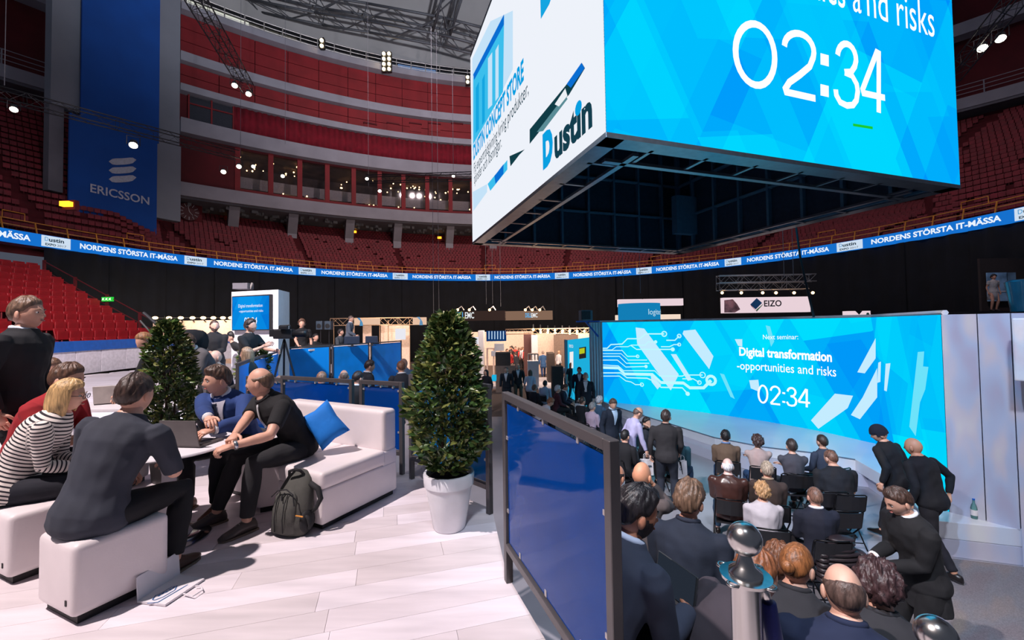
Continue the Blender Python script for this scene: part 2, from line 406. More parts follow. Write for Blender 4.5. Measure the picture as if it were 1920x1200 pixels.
# ---------------- upper seating bowl
def inner_p(px): return plan_hit(px, C1, R1+.75)
def outer_p(px): return plan_hit(px, C2, 53.5 if 300 < px < 1800 else 49.5)
def ztop(px):
    if px < 215: return 17.0
    if px < 300: return 17.0-(px-215)/85*5.2
    if px > 1760: return 17.0
    return 11.8
NR = 23
def row_pt(px, f, inn=None):
    a = inner_p(px); b_ = outer_p(px); p = a+(b_-a)*f; return Vector((p.x, p.y, 5.0+E_+(ztop(px)-5.0)*f))
pxs = list(range(-420, 2340, 24))
ter = MB(); vs = []; fs = []
for k in range(NR+1):
    for px in pxs:
        p = row_pt(px, k/NR); q = row_pt(px, max(k-1, 0)/NR)
        vs.append((p.x, p.y, q.z-.02 if k else p.z-.8)); vs.append((p.x, p.y, p.z))
n = len(pxs)
for k in range(NR+1):
    for i in range(n-1):
        a = (k*n+i)*2; c = (k*n+i+1)*2; fs.append((a, c, c+1, a+1))
        if k < NR: d = ((k+1)*n+i)*2; e = ((k+1)*n+i+1)*2; fs.append((a+1, c+1, e, d))
ter.add(vs, fs); struct(ter.build('wall_terrace', mRedTer))
def seat_geo(b, p, yaw, w=.43, mi=0, tip=0, k_=1.):
    c, s = math.cos(yaw), math.sin(yaw)
    def T(x, y, z):
        x, y, z = x*k_, y*k_, z*k_
        return (p[0]+x*c-y*s, p[1]+x*s+y*c, p[2]+z)
    def bx(x0, y0, z0, x1, y1, z1, ty=0, mi2=0):
        v = [T(x0, y0, z0), T(x1, y0, z0), T(x1, y1, z0), T(x0, y1, z0), T(x0, y0+ty, z1), T(x1, y0+ty, z1), T(x1, y1+ty, z1), T(x0, y1+ty, z1)]
        b.add(v, [(0, 3, 2, 1), (4, 5, 6, 7), (0, 1, 5, 4), (1, 2, 6, 5), (2, 3, 7, 6), (3, 0, 4, 7)], mi2)
    bx(-w/2, .16, .40, w/2, .21, .82, .09)       # back
    bx(-w/2, -.02+.12, .36, w/2, .17, .72, 0)    # tipped-up seat pan
    bx(-.03, .12, .0, .03, .17, .38, 0, 1)        # foot
seatb = MB(); gaps = [8, 50]
for k in range(NR):
    f = (k+.42)/NR; last = None; run = 0
    for px in np.arange(-150, 2080, .5):
        p = row_pt(px, f)
        if last is None or (Vector((p.x, p.y))-last).length >= .335:
            last = Vector((p.x, p.y))
            th = math.degrees(math.atan2(p.y-C1.y, p.x-C1.x))
            if (th+400) % 18.3 < 1.3: continue
            if 300 < px < 1800 and k == NR-1: continue
            z = 5.0+E_+(ztop(px)-5.0)*(k/NR); d = Vector((0, 10))-last
            if random.random() < .02: continue
            seat_geo(seatb, (p.x, p.y, z), math.atan2(d.y, d.x)+PI/2, .44, k_=.66)
o = seatb.build('arena_seat', [mat('wine_seat_plastic', (122, 16, 34), .6, var=.15, scale=2.5), mRedTer]); tag(o, 'rows of red tip-up arena seats above the ring board', 'seats', kind='stuff')
# ---------------- lower left stand with single seats
LS = thing('lower_stand', 'lower left stand of stepped dark red terraces behind blue-capped barrier', 'stand', (-18, 16, PL))
Z0, Z1, RA, RB = EYE-1.05, EYE+2.75, 16.3, 24.2; NL = 11
for k in range(NL):
    z = Z0+(Z1-Z0)*k/(NL-1); Ra = RA+(RB-RA)*k/NL; Rb = RA+(RB-RA)*(k+1)/NL
    b = MB(); ta, tb = math.radians(171), math.radians(208); n = 14
    pts = arc(C1, Ra, ta, tb, n)+arc(C1, Rb, tb, ta, n); b.prism(pts, PL-.02 if k < 1 else z-.6, z); b.build('terrace_step', mRedTer, LS)
sp = MB(); seat_geo(sp, (0, 0, 0), 0, .46); proto = sp.build('arena_seat', [mRedSeat, mRedTer], bevel=.012, bseg=1)
tag(proto, 'red tip-up seat in the lower left stand beside the black curtain', 'seat', 'red seats of the lower left stand')
first = True
for k in range(NL-1, -1, -1):
    z = Z0+(Z1-Z0)*k/(NL-1); R = RA+(RB-RA)*(k+.45)/NL; th = math.radians(172.6)
    while th < math.radians(203):
        d = math.degrees(th)
        if not (186.3 < d < 188.3):
            s = proto if first else proto.copy()
            if not first: COL.objects.link(s)
            first = False
            s.location = (C1.x+R*math.cos(th), C1.y+R*math.sin(th), z); s.rotation_euler = (0, 0, th-PI/2)
        th += .53/R
# stair rail along the stand's edge
rl = thing('stand_rail', 'dark red stair rail down the edge of the lower left stand', 'rail', (-17, 19, PL))
th = math.radians(171.2); pr = []
for k in range(5):
    f = k/4; R = RA+(RB-RA)*f; z = Z0+(Z1-Z0)*f; p = Vector((C1.x+R*math.cos(th), C1.y+R*math.sin(th), z))
    MB().box((p.x-.05, p.y-.05, z), (p.x+.05, p.y+.05, z+1.05)).build('post', mRedD, rl); pr.append(p)
for h in (.5, .98): MB().tube([p+Vector((0, 0, h)) for p in pr], .03, 6).build('handrail', mRedD, rl)
# barrier: white boards, blue cap
bar = thing('rink_barrier', 'curved white barrier with blue top strip below the red seats', 'barrier', (-16, 16, PL))
mCap = mat('blue_barrier_cap', (20, 96, 190), .35); mBoard = mat('white_barrier_board', (232, 226, 236), .4)
for k in range(14):
    a, c = math.radians(152+k*4.2), math.radians(152+(k+1)*4.2-.12)
    ring_part('board', C1, 15.85, a, c, PL, EYE-.72, .1, mBoard, bar)
ring_part('cap', C1, 15.80, math.radians(152), math.radians(211), EYE-.72, EYE-.34, .2, mCap, bar)
# ---------------- gallery wall
TA, TB = th_of(334, C2, R2), th_of(1800, C2, R2)
def band(nm, z0, z1, out, mt, a=TA, b_=TB, R=R2):
    return struct(ring_part(nm, C2, R-out, a, b_, z0+E_, z1+E_, out+.4, mt))
band('trim_1', 27.45, 28.1, .8, mGrey); band('trim_2', 23.1, 23.9, .6, mGrey); band('trim_3', 20.5, 21.1, .6, mGrey)
band('trim_4', 16.75, 18.0, 1.0, mGrey); band('trim_5', 11.35, 12.5, 1.0, mGrey)
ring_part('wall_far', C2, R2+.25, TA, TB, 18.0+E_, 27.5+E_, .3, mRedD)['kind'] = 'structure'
wf = struct(thing('wall_panelling', None, None, (0, 48, 20))) if False else None
pan = bpy.data.objects.new('wall_far', None); link(pan); pan['kind'] = 'structure'; BASE[pan.name] = Matrix.Identity(4)
NC = 26
for zs in ((23.95, 25.1, 26.25, 27.42), (21.13, 22.1, 23.08)):
    for r in range(len(zs)-1):
        for k in range(NC):
            a = TA+(TB-TA)*k/NC; c = TA+(TB-TA)*(k+1)/NC
            ring_part('panel', C2, R2, a-.0006, c+.0006, zs[r]+E_+.03, zs[r+1]+E_-.03, .2, mRed, pan, step=1.6)
for px in (694, 737, 779, 815, 857):           # small square hatches
    p = hit(px, 238, C2, R2-.05); 
    d = (Vector((p.x, p.y))-C2).normalized(); b = MB(); b.cbox((p.x, p.y, p.z-.1), (1.25, .12, .9), 0, math.atan2(d.y, d.x)+PI/2); b.build('hatch', mRed, pan)
    p = hit(px, 232, C2, R2-.12); b = MB(); b.cbox((p.x, p.y, p.z), (1.35, .3, .12), 0, math.atan2(d.y, d.x)+PI/2); b.build('hatch_lip', mRedD, pan)
# pleated wine curtain and grey windows of the third level
tc0 = th_of(437, C2, R2); n = int((tc0-TB)*R2/.16); pts = []
for i in range(n+1):
    t = tc0+(TB-tc0)*i/n; R = R2-.1+.09*math.sin(i*1.9)+.05*math.sin(i*.77); pts.append((C2.x+R*math.cos(t), C2.y+R*math.sin(t)))
b = MB(); b.sweep(pts, [(0, 17.95+E_), (0, 20.55+E_), (.05, 20.55+E_), (.05, 17.95+E_)])
tag(b.build('gallery_curtain', mCurtR, smooth=True), 'wine red pleated curtain drawn along the third gallery level', 'curtain')
mDkGlass = mat('dim_grey_pane', (52, 54, 62), .2, spec=.6)
wn = bpy.data.objects.new('window_1', None); link(wn); wn['kind'] = 'structure'; BASE[wn.name] = Matrix.Identity(4)
t0, t1 = th_of(351, C2, R2), th_of(436, C2, R2)
for k in range(2):
    a = t0+(t1-t0)*k/2; c = t0+(t1-t0)*(k+1)/2
    for z0, z1 in ((18.1, 19.7), (19.8, 20.4)): ring_part('pane', C2, R2+.02, a-.0015, c+.0015, z0+E_, z1+E_, .06, mDkGlass, wn)
for k in range(3):
    a = t0+(t1-t0)*k/2; ring_part('mullion', C2, R2-.1, a+.0012, a-.0012, 18+E_, 20.5+E_, .3, mRed, wn, step=.1)
ring_part('transom', C2, R2-.1, t0, t1, 19.7+E_, 19.8+E_, .2, mRed, wn)
# restaurant windows
mGlassC = None
def clear_glass():
    mt, nt, out = new_mat('restaurant_glass'); N = nt.nodes.new; L = nt.links.new
    tr = N('ShaderNodeBsdfTransparent'); tr.inputs[0].default_value = (.85, .85, .9, 1); gl = N('ShaderNodeBsdfGlossy'); gl.inputs[1].default_value = .03
    fr = N('ShaderNodeFresnel'); fr.inputs[0].default_value = 1.45; m_ = N('ShaderNodeMixShader'); L(fr.outputs[0], m_.inputs[0]); L(tr.outputs[0], m_.inputs[1]); L(gl.outputs[0], m_.inputs[2]); L(m_.outputs[0], out.inputs[0]); return mt
mGlassC = clear_glass()
mInt = mat('restaurant_brown_wall', (96, 78, 68), .8, var=.2, scale=1.); mReflBand = mat('restaurant_pale_counter', (176, 168, 158), .6)
win = bpy.data.objects.new('window_2', None); link(win); win['kind'] = 'structure'; BASE[win.name] = Matrix.Identity(4)
mul = [444, 507, 562, 614, 664, 713, 758, 803, 847, 888, 930, 972, 1014]
tm = [th_of(x, C2, R2) for x in mul]
for i, t in enumerate(tm):
    ring_part('mullion', C2, R2-.25, t+.0045, t-.0045, 12.5+E_, 16.8+E_, .5, mRed, win, step=.2)
    if i < len(tm)-1: ring_part('pane', C2, R2, t-.005, tm[i+1]+.005, 12.9+E_, 16.7+E_, .04, mGlassC, win)
ring_part('sill', C2, R2-.2, tm[0], tm[-1], 12.5+E_, 12.95+E_, .4, mRed, win)
ring_part('head', C2, R2-.2, tm[0], tm[-1], 16.6+E_, 16.8+E_, .4, mRedD, win)
ring_part('interior_wall', C2, R2+5.5, tm[0]+.05, tm[-1], 12.5+E_, 16.9+E_, .2, mInt, win)
ring_part('interior_floor', C2, R2+.3, tm[0]+.05, tm[-1], 12.3+E_, 12.5+E_, 5.4, mInt, win)
ring_part('interior_ceiling', C2, R2+.3, tm[0]+.05, tm[-1], 16.75+E_, 16.9+E_, 5.4, mInt, win)
ring_part('counter', C2, R2+3.2, tm[0], tm[-1], 14.0+E_, 15.1+E_, .3, mReflBand, win)  # pale band standing in for the whitish reflection across the window panes
mWarm = emis('warm_bulb', (255, 200, 130), 9); mWhiteL = emis('white_lamp', (255, 244, 225), 9)
b = MB(); r_ = random.Random(5)
for i in range(95):
    t = tm[0]+(tm[-1]-tm[0])*r_.random(); R = R2+.9+r_.random()*4; z = r_.choice([16.4, 16.2, 15.9, 13.4, 13.7, 15.4])+r_.random()*.2
    b.ball((C2.x+R*math.cos(t), C2.y+R*math.sin(t), z+E_), .055+.04*r_.random(), 6, 4)
tag(b.build('restaurant_lights', mWarm, win), kind='stuff')
b = MB()
for i in range(60):
    t = tm[0]+(tm[-1]-tm[0])*r_.random(); R = R2+1+r_.random()*4; z = 13.0; x, y = C2.x+R*math.cos(t), C2.y+R*math.sin(t)
    b.box((x-.5, y-.4, 12.5+E_), (x+.5, y+.4, z+.25+E_)); b.box((x-.2, y+.5, 12.5+E_), (x+.2, y+.9, z+.6+E_), 1)
tag(b.build('restaurant_furniture', [mat('dark_wood', (58, 34, 30), .6), mRedD], win), kind='stuff')
# solid dark red bay left of the restaurant, soffit, back wall
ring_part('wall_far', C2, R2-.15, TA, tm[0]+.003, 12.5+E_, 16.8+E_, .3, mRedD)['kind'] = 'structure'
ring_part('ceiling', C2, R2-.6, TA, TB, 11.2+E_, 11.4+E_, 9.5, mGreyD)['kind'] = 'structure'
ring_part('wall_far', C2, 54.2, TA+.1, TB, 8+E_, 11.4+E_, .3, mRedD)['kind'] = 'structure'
b = MB()
for i in range(160):                             # pipes and fittings under the soffit
    t = TA+(TB-TA)*r_.random()*.7; R = R2+r_.random()*3; b.cbox((C2.x+R*math.cos(t), C2.y+R*math.sin(t), 11.05+E_), (.5*r_.random()+.1, .25, .25), 0, r_.random()*3)
tag(b.build('soffit_fittings', mat('fitting_metal', (120, 118, 122), .5), None), 'small grey pipes and fittings under the restaurant soffit', 'fittings', kind='stuff')
for px, y1 in ((437, 436), (548, 458), (655, 467), (745, 472), (843, 475), (925, 478), (1012, 478)):
    p = hit(px, y1, C2, R2+1.5); d = (Vector((p.x, p.y))-C2).normalized(); s = Vector((-d.y, d.x)); q = Vector((p.x, p.y)); w = .42
    poly = [(q.x, q.y, p.z), (q.x+d.x*.9, q.y+d.y*.9, p.z), (q.x+d.x*.9, q.y+d.y*.9, 11.4+E_), (q.x-d.x*2.0, q.y-d.y*2.0, 11.4+E_), (q.x, q.y, 9.6+E_)]
    b = MB(); b.plate([Vector(v)+Vector((s.x, s.y, 0))*w for v in poly], Vector((s.x, s.y, 0))*-2*w)
    o = b.build('bracket_column', mGrey); struct(o)
# side galleries left and right
for a, c in ((th_of(-260, C2, R2), th_of(93, C2, R2)), (th_of(1770, C2, R2), th_of(2240, C2, R2))):
    struct(ring_part('trim_6', C2, R2-.5, a, c, 17.4+E_, 18.3+E_, 1.2, mGrey)); struct(ring_part('trim_7', C2, R2-.5, a, c, 23.6+E_, 24.6+E_, 1.2, mGrey))
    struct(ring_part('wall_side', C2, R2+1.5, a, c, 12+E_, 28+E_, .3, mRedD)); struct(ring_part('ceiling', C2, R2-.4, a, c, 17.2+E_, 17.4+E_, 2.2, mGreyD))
    r = thing('gallery_rail', 'white pipe rail along the %s side gallery' % ('left' if a > 2 else 'right'), 'rail', (C2.x+R2*math.cos(a), C2.y+R2*math.sin(a), 18.3+E_))
    n = max(3, int((a-c)*R2/2.4))
    for i in range(n+1):
        t = a+(c-a)*i/n; x, y = C2.x+(R2-.4)*math.cos(t), C2.y+(R2-.4)*math.sin(t); MB().box((x-.03, y-.03, 18.3+E_), (x+.03, y+.03, 19.35+E_)).build('post', mGrey, r)
    for z in (18.65, 19.0, 19.35): MB().tube([(x, y, z+E_) for x, y in arc(C2, R2-.4, a, c, n*2)], .03, 5).build('bar', mGrey, r)
# catwalk above the cap with rail, bright strip and floodlights
cw = thing('catwalk_rail', 'grey catwalk railing running above the top red wall', 'rail', (C2.x, C2.y+R2, 28+E_))
n = 46
for i in range(n+1):
    t = TA+(TB-TA)*i/n; x, y = C2.x+(R2-.3)*math.cos(t), C2.y+(R2-.3)*math.sin(t); MB().box((x-.04, y-.04, 28+E_), (x+.04, y+.04, 29.3+E_)).build('post', mSteelL, cw)
for z in (28.5, 28.9, 29.3): MB().tube([(x, y, z+E_) for x, y in arc(C2, R2-.3, TA, TB, 60)], .035, 5).build('bar', mSteelL, cw)
for a, c, mm in ((350, 468, emis('bright_strip_window', (226, 228, 215), .85)), (468, 560, mat('dim_strip', (150, 146, 130), .6)), (752, 824, emis('blue_strip_window', (120, 150, 200), .6))):
    struct(ring_part('window_3', C2, R2+1.6, th_of(a, C2, R2), th_of(c, C2, R2), 28.1+E_, 29.9+E_, .1, mm))
struct(ring_part('trim_8', C2, R2+1.2, TA+.05, TB, 29.9+E_, 30.3+E_, .5, mSteel))
# roof dome
vs = []; fs = []; nn = 64
prof = [(R2+2.5, 28+E_), (R2+2.2, 34+E_), (R2-3, 44+E_), (R2-14, 54+E_), (R2-30, 61+E_), (0.1, 64+E_)]
b = MB(); b.lathe(prof, (C2.x, C2.y, 0), 72); b.f = b.f[:-2]; b.m = b.m[:-2]; b.f = [f for f in b.f if sum(b.v[i][1] for i in f)/len(f) > 2]; b.m = [0]*len(b.f)
struct(b.build('ceiling', mRoof, smooth=True))
# ---------------- ring board, rail and black drapes
t0, t1 = th_of(-330, C1, R1), th_of(2300, C1, R1)
rb = thing('led_ribbon_board', 'blue LED ribbon board with white lettering circling below the upper seats', 'display board', (C1.x, C1.y+R1, 4.68+E_))
mRB = emis('ribbon_blue', (22, 112, 205), 1.0); mRW = emis('ribbon_white', (205, 222, 240), 1.0); mRT = emis('ribbon_letter', (235, 245, 255), 1.0)
mRD = emis('ribbon_dark_letter', (24, 50, 66), 1.0); mRC = emis('ribbon_cyan_letter', (20, 140, 200), 1.0)
ring_part('display', C1, R1, t0, t1, 4.68+E_, 5.32+E_, .3, mRB, rb, step=.5)
def bent(name, txt, tc, zc, size, fitw, mt, parent, R, c=C1, xs=1., off=0., lift=.02, just='c'):
    vs, fs = text_mesh(txt, size, xs, off); x0 = min(v.x for v in vs); x1 = max(v.x for v in vs); k = fitw/(x1-x0)
    b = MB(); r = R-lift
    out = []
    for v in vs:
        x = (v.x-x0)*k-(fitw/2 if just == 'c' else 0); t = tc-x/R; out.append((c.x+r*math.cos(t), c.y+r*math.sin(t), zc+v.y))
    b.add(out, fs); return b.build(name, mt, parent)
boxes = [75, 345, 560, 737, 893, 1042, 1195, 1362, 1574, 1912]; boxe = [130, 387, 592, 765, 920, 1068, 1224, 1393, 1623, 1990]
tb = [(th_of(a, C1, R1), th_of(c, C1, R1)) for a, c in zip(boxes, boxe)]
per = (tb[0][0]-tb[8][0])/8
tb = [(tb[0][0]+per, tb[0][1]+per)]+tb
for i, (a, c) in enumerate(tb):
    ring_part('logo_tile', C1, R1-.01, a, c, 4.70+E_, 5.30+E_, .05, mRW, rb, step=.4)
    w = (a-c)*R1; m_ = (a+c)/2
    bent('letters', 'D', a-w*.16/R1, 5.0+E_, .32, w*.12, mRC, rb, R1, lift=.03)
    bent('letters', 'ustin', a-w*.5/R1, 5.0+E_, .30, w*.52, mRD, rb, R1, off=.008, lift=.03)
    bent('letters', 'EXPO', a-w*.30/R1, 4.77+E_, .17, w*.36, mRD, rb, R1, off=.006, lift=.03)
    bent('letters', '2017', a-w*.68/R1, 4.77+E_, .17, w*.32, mat('ribbon_grey', (90, 120, 140)), rb, R1, lift=.03)
    if i < len(tb)-1:
        nx = tb[i+1][0]; W_ = (c-nx)*R1; bent('letters', 'NORDENS STÖRSTA IT-MÄSSA', (c+nx)/2, 4.86+E_, .42, W_*.86, mRT, rb, R1, off=.014, lift=.03)
yr = thing('seat_front_rail', 'ochre yellow double rail above the ring board', 'rail', (C1.x, C1.y+R1, 5.32+E_))
for h in (5.62, 5.92): MB().tube([(x, y, h+E_) for x, y in arc(C1, R1+.25, t0, t1, 110)], .028, 5).build('bar', mYel, yr)
n = 62
for i in range(n+1):
    t = t0+(t1-t0)*i/n; a = (C1.x+(R1+.1)*math.cos(t), C1.y+(R1+.1)*math.sin(t), 5.32+E_); c = (C1.x+(R1+.25)*math.cos(t), C1.y+(R1+.25)*math.sin(t), 5.92+E_)
    MB().bar(a, c, .05).build('post', mYel, yr)
for a, c in ((8, 50), (241, 272), (463, 490), (675, 698), (910, 930), (1075, 1095), (1222, 1241), (1362, 1384), (1536, 1568), (1805, 1856)):
    a, c = th_of(a, C1, R1), th_of(c, C1, R1); q = [(C1.x+(R1+.25)*math.cos(t), C1.y+(R1+.25)*math.sin(t)) for t in (a, c)]
    MB().tube([(q[0][0], q[0][1], 5.92+E_), (q[0][0], q[0][1], 6.3+E_), (q[1][0], q[1][1], 6.3+E_), (q[1][0], q[1][1], 5.92+E_)], .028, 5).build('hoop', mYel, yr)
struct(ring_part('trim_9', C1, R1+.3, t0, t1, 4.55+E_, 5.4+E_, .5, mRedTer))
dr = thing('black_curtain', 'long black drapes hung under the ring board behind the booths', 'curtain', (C1.x, C1.y+R1, 0))
ta, tb_ = th_of(84, C1, R1), th_of(2400, C1, R1); nd = 26; r_ = random.Random(9)
for k in range(nd):
    a = ta+(tb_-ta)*k/nd; c = ta+(tb_-ta)*(k+1.02)/nd; pts = []; m_ = int((a-c)*R1/.14)
    ph = r_.random()*6
    for i in range(m_+1):
        t = a+(c-a)*i/m_; R = R1+.15+.07*math.sin(i*.9+ph)+.06*math.sin(i*.37+ph*2); pts.append((C1.x+R*math.cos(t), C1.y+R*math.sin(t)))
    b = MB(); b.sweep(pts, [(0, 0.0), (0, 4.66+E_), (.03, 4.66+E_), (.03, 0.0)]); b.build('drape', mBlack, dr, smooth=True)
# ---------------- banner tower on the left
mTow = mat('tower_grey', (128, 132, 142), .8, var=.04, scale=.4)
tow = struct(bpy.data.objects.new('wall_tower', None)); link(tow); BASE[tow.name] = Matrix.Identity(4)
ring_part('face', C1, R1+3.4, th_of(88, C1, R1+3.4), th_of(334, C1, R1+3.4), 14.2+E_, 45+E_, .6, mTow, tow)
ring_part('face', C1, R1+3.4, th_of(288, C1, R1+3.4), th_of(337, C1, R1+3.4), 8.4+E_, 14.3+E_, .6, mTow, tow)
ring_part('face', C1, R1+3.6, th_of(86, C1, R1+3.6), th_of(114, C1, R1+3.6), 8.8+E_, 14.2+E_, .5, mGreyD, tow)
bn = thing('wall_banner', 'huge blue banner with white three-bar logo hanging on the left tower', 'banner', (C1.x+(R1+3)*math.cos(2.75), C1.y+(R1+3)*math.sin(2.75), 6+E_))
RBn = R1+3.15
ring_part('cloth', C1, RBn, th_of(146, C1, RBn), th_of(295, C1, RBn), 13.9+E_, 45+E_, .12, mBlue, bn)
ring_part('cloth', C1, RBn, th_of(125, C1, RBn), th_of(292, C1, RBn), 5.9+E_, 13.92+E_, .12, mBlue, bn)
mLogo = mat('pale_silver_logo', (186, 190, 205), .5)
def cyl_poly(name, pts, mt, parent, R, lift=.06, c=C1, dens=8):
    vs = []
    k = len(pts)
    for i in range(k):
        x0, y0 = pts[i]; p = hit(x0, y0, c, R); t = math.atan2(p.y-c.y, p.x-c.x); vs.append((c.x+(R-lift)*math.cos(t), c.y+(R-lift)*math.sin(t), p.z))
    vs2 = [((v[0]-c.x)*(1+.03/R)+c.x, (v[1]-c.y)*(1+.03/R)+c.y, v[2]) for v in vs]
    h = k//2; b = MB(); b.add(vs+vs2, [(i, i+1, k-2-i, k-1-i) for i in range(h-1)]+[(k+i, k+k-1-i, k+k-2-i, k+i+1) for i in range(h-1)]+[(i, (i+1) % k, k+(i+1) % k, k+i) for i in range(k)]); return b.build(name, mt, parent)
for y in (0, 16.5, 33):
    top = []; bot = []
    for i in range(9):
        f = i/8; x = 203.5+51*f; e = 5.6*min(1, math.sin(PI*min(max(f, .0), 1))*2.2)+.4; yc = 303+y-3*f+1.5*math.sin(PI*f); top.append((x, yc-e)); bot.append((x, yc+e))
    cyl_poly('logo_bar', top+bot[::-1], mLogo, bn, RBn)
p = hit(168, 365, C1, RBn); q = hit(279, 378, C1, RBn); ta_ = math.atan2(p.y-C1.y, p.x-C1.x); tb__ = math.atan2(q.y-C1.y, q.x-C1.x)
z = hit(222, 372, C1, RBn).z; bent('lettering', 'ERICSSON', (ta_+tb__)/2, z, .78, (ta_-tb__)*RBn, mLogo, bn, RBn, off=.012, lift=.07)
# clock on the red wall and exit signs
ck = hit(354, 397, C1, R1+8); d = (Vector((ck.x, ck.y))-C1).normalized()
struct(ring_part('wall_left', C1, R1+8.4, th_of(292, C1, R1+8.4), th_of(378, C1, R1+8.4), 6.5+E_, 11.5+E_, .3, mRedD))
clk = thing('wall_clock', 'round clock with white hour strokes on the dark red wall', 'clock', tuple(ck))
s = Vector((-d.y, d.x, 0))*-1; zc = Vector((0, 0, 1)); nn_ = Vector((-d.x, -d.y, 0))
mCk = mat('clock_face', (70, 16, 24), .6); b = MB(); rim = [ck+(s*math.cos(t)+zc*math.sin(t))*.78 for t in [2*PI*i/24 for i in range(24)]]; b.plate(rim, nn_*.06); b.build('dial', mCk, clk)
mTick = mat('white_tick', (190, 184, 190), .5)
for i in range(12):
    t = 2*PI*i/12; e = s*math.cos(t)+zc*math.sin(t); MB().bar(ck+e*.45+nn_*.08, ck+e*.72+nn_*.08, .07, .03).build('hour_stroke', mTick, clk)
MB().bar(ck+nn_*.1, ck+(s*-.12+zc*.55)+nn_*.1, .08, .03).build('hand', mTick, clk); MB().bar(ck+nn_*.1, ck+(s*.25-zc*.3)+nn_*.1, .08, .03).build('hand', mTick, clk)
for i, (px, py, nm) in enumerate(((124, 386, 'amber wall lamp beside the aisle left of the blue banner'), (442, 411, 'amber wall lamp under the restaurant, left of the first grey bracket'), (664, 436, 'amber wall lamp right of the second grey bracket'), (824, 447, 'amber wall lamp left of the last grey bracket'))):
    p = hit(px, py, C2, R2+3 if px > 300 else 31); t = thing('wall_lamp', nm, 'lamp', tuple(p)); MB().box((p.x-.22, p.y-.1, p.z-.02), (p.x+.22, p.y+.1, p.z+.2)).build('shade', emis('amber_lamp', (255, 170, 40), 2.5), t); MB().box((p.x-.3, p.y+.1, p.z-.15), (p.x+.3, p.y+.3, p.z+.3)).build('back_plate', mRedD, t)
p = P(202, 561, 21.5); t = thing('exit_sign', 'green lit exit sign in front of the black curtain', 'sign', tuple(p)); mGr = emis('exit_green', (40, 190, 60), 1.2)
MB().cbox(p, (.55, .08, .22)).build('box', mGr, t); b = MB()
for i, dx in enumerate((-.19, -.02, .15)): b.bar(p+Vector((dx-.05, -.05, -.05)), p+Vector((dx+.05, -.05, .06)), .035, .01); b.bar(p+Vector((dx-.04, -.05, .05)), p+Vector((dx+.06, -.05, -.06)), .03, .01)
b.build('pictogram', emis('exit_white', (240, 255, 220), 1.6), t)
# ---------------- overhead trusses and lamps
def par(p, aim, label, mt=None, sc=1., group=None):
    sc *= .8; p = Vector(p); d = (Vector(aim)-p).normalized(); t = thing('stage_lamp', label, 'lamp', tuple(p), 0, group)
    MB().tube([p-d*.3*sc, p-d*.22*sc, p, p+d*.02*sc], [.06*sc, .13*sc, .15*sc, .16*sc], 10).build('can', mSteel, t, smooth=True, angle=40)
    u = d.cross(Vector((0, 0, 1))).normalized()*.2*sc
    MB().tube([p-u, p-u+Vector((0, 0, .35*sc)), p+u+Vector((0, 0, .35*sc)), p+u], .018*sc, 5).build('yoke', mSteel, t)
    MB().tube([p+d*.021*sc, p+d*.035*sc], [.14*sc, .12*sc], 12).build('lens', mt or mWhiteL, t); return t
T1 = truss('lighting_truss', P(-60, 160, 15), P(445, 291, 23), .42, mSteel, 'dark lighting truss slanting from the left edge across the blue banner', step=.45)
T2 = truss('lighting_truss', P(345, -40, 12), P(466, 168, 20), .45, mSteel, 'dark lighting truss hanging in front of the upper left red wall', step=.45)
T3 = truss('lighting_truss', P(1950, -60, 12), P(1785, 145, 17), .45, mSteel, 'dark lighting truss slanting down behind the right edge of the video cube', step=.45)
for px, py, dd, lb, sc in ((26, 205, 15.6, 'stage lamp under the left truss near the picture edge', 1.), (250, 272, 18.3, 'moving head lamp hanging in front of the blue banner', 1.35), (440, 160, 19.6, 'bright stage lamp at the lower end of the upper left truss', 1.1), (466, 176, 20, 'stage lamp at the very tip of the upper left truss', 1.1), (419, 322, 23, 'stage lamp below the truss in front of the dark red bay', 1.1), (448, 312, 23.5, 'stage lamp at the left end of the restaurant windows', 1.1), (1842, 90, 15.5, 'stage lamp under the right truss, lower of the two', 1.3), (1876, 72, 15.2, 'stage lamp under the right truss, upper of the two', 1.3)):
    p = P(px, py, dd); par(p, (p.x*.6, p.y*.5+1, 0), lb, sc=sc)
for px, py, dd, lb in ((475, 402-90, 24, 'twin stage lamps hanging before the second restaurant window'), (530, 330, 24, 'stage lamps hanging before the third restaurant window'), (688, 335, 26, 'stage lamps hanging before the fifth restaurant window'), (712, 358, 26, 'low stage lamps hanging before the sixth restaurant window'), (850, 330, 27, 'dark moving lamp left of the video cube')):
    p = P(px, py, dd); par(p, (p.x*.5, p.y*.6, 0), lb, sc=.9); 
truss('lighting_truss', P(690, 336, 27), P(905, 330, 24), .4, mSteel, 'thin lighting truss running to the video cube in front of the restaurant', step=.5)
# flood light clusters on the cap
for px, py, r, c, lb in ((604, 82, 2, 1, 'pair of floodlights, left cluster on the catwalk'), (725, 116, 4, 2, 'block of eight floodlights in the middle of the catwalk'), (877, 150, 2, 1, 'pair of floodlights by the left edge of the video cube')):
    p = hit(px, py, C2, R2-1.2); t = thing('floodlight_cluster', lb, 'lamp', (p.x, p.y, p.z)); 
    for i in range(r):
        for j in range(c):
            q = Vector((p.x+(j-(c-1)/2)*.55, p.y-.1, p.z+(i-(r-1)/2)*.55)); MB().cbox(q+Vector((0, .2, 0)), (.5, .3, .5)).build('housing', mSteel, t, bevel=.03, bseg=1)
            MB().ball(q, .17, 10, 6).build('bulb', emis('flood_bulb', (255, 225, 170), 14), t, smooth=True)
    MB().box((p.x-.08, p.y+.2, 28+E_), (p.x+.08, p.y+.4, p.z+.8)).build('mast', mSteel, t)
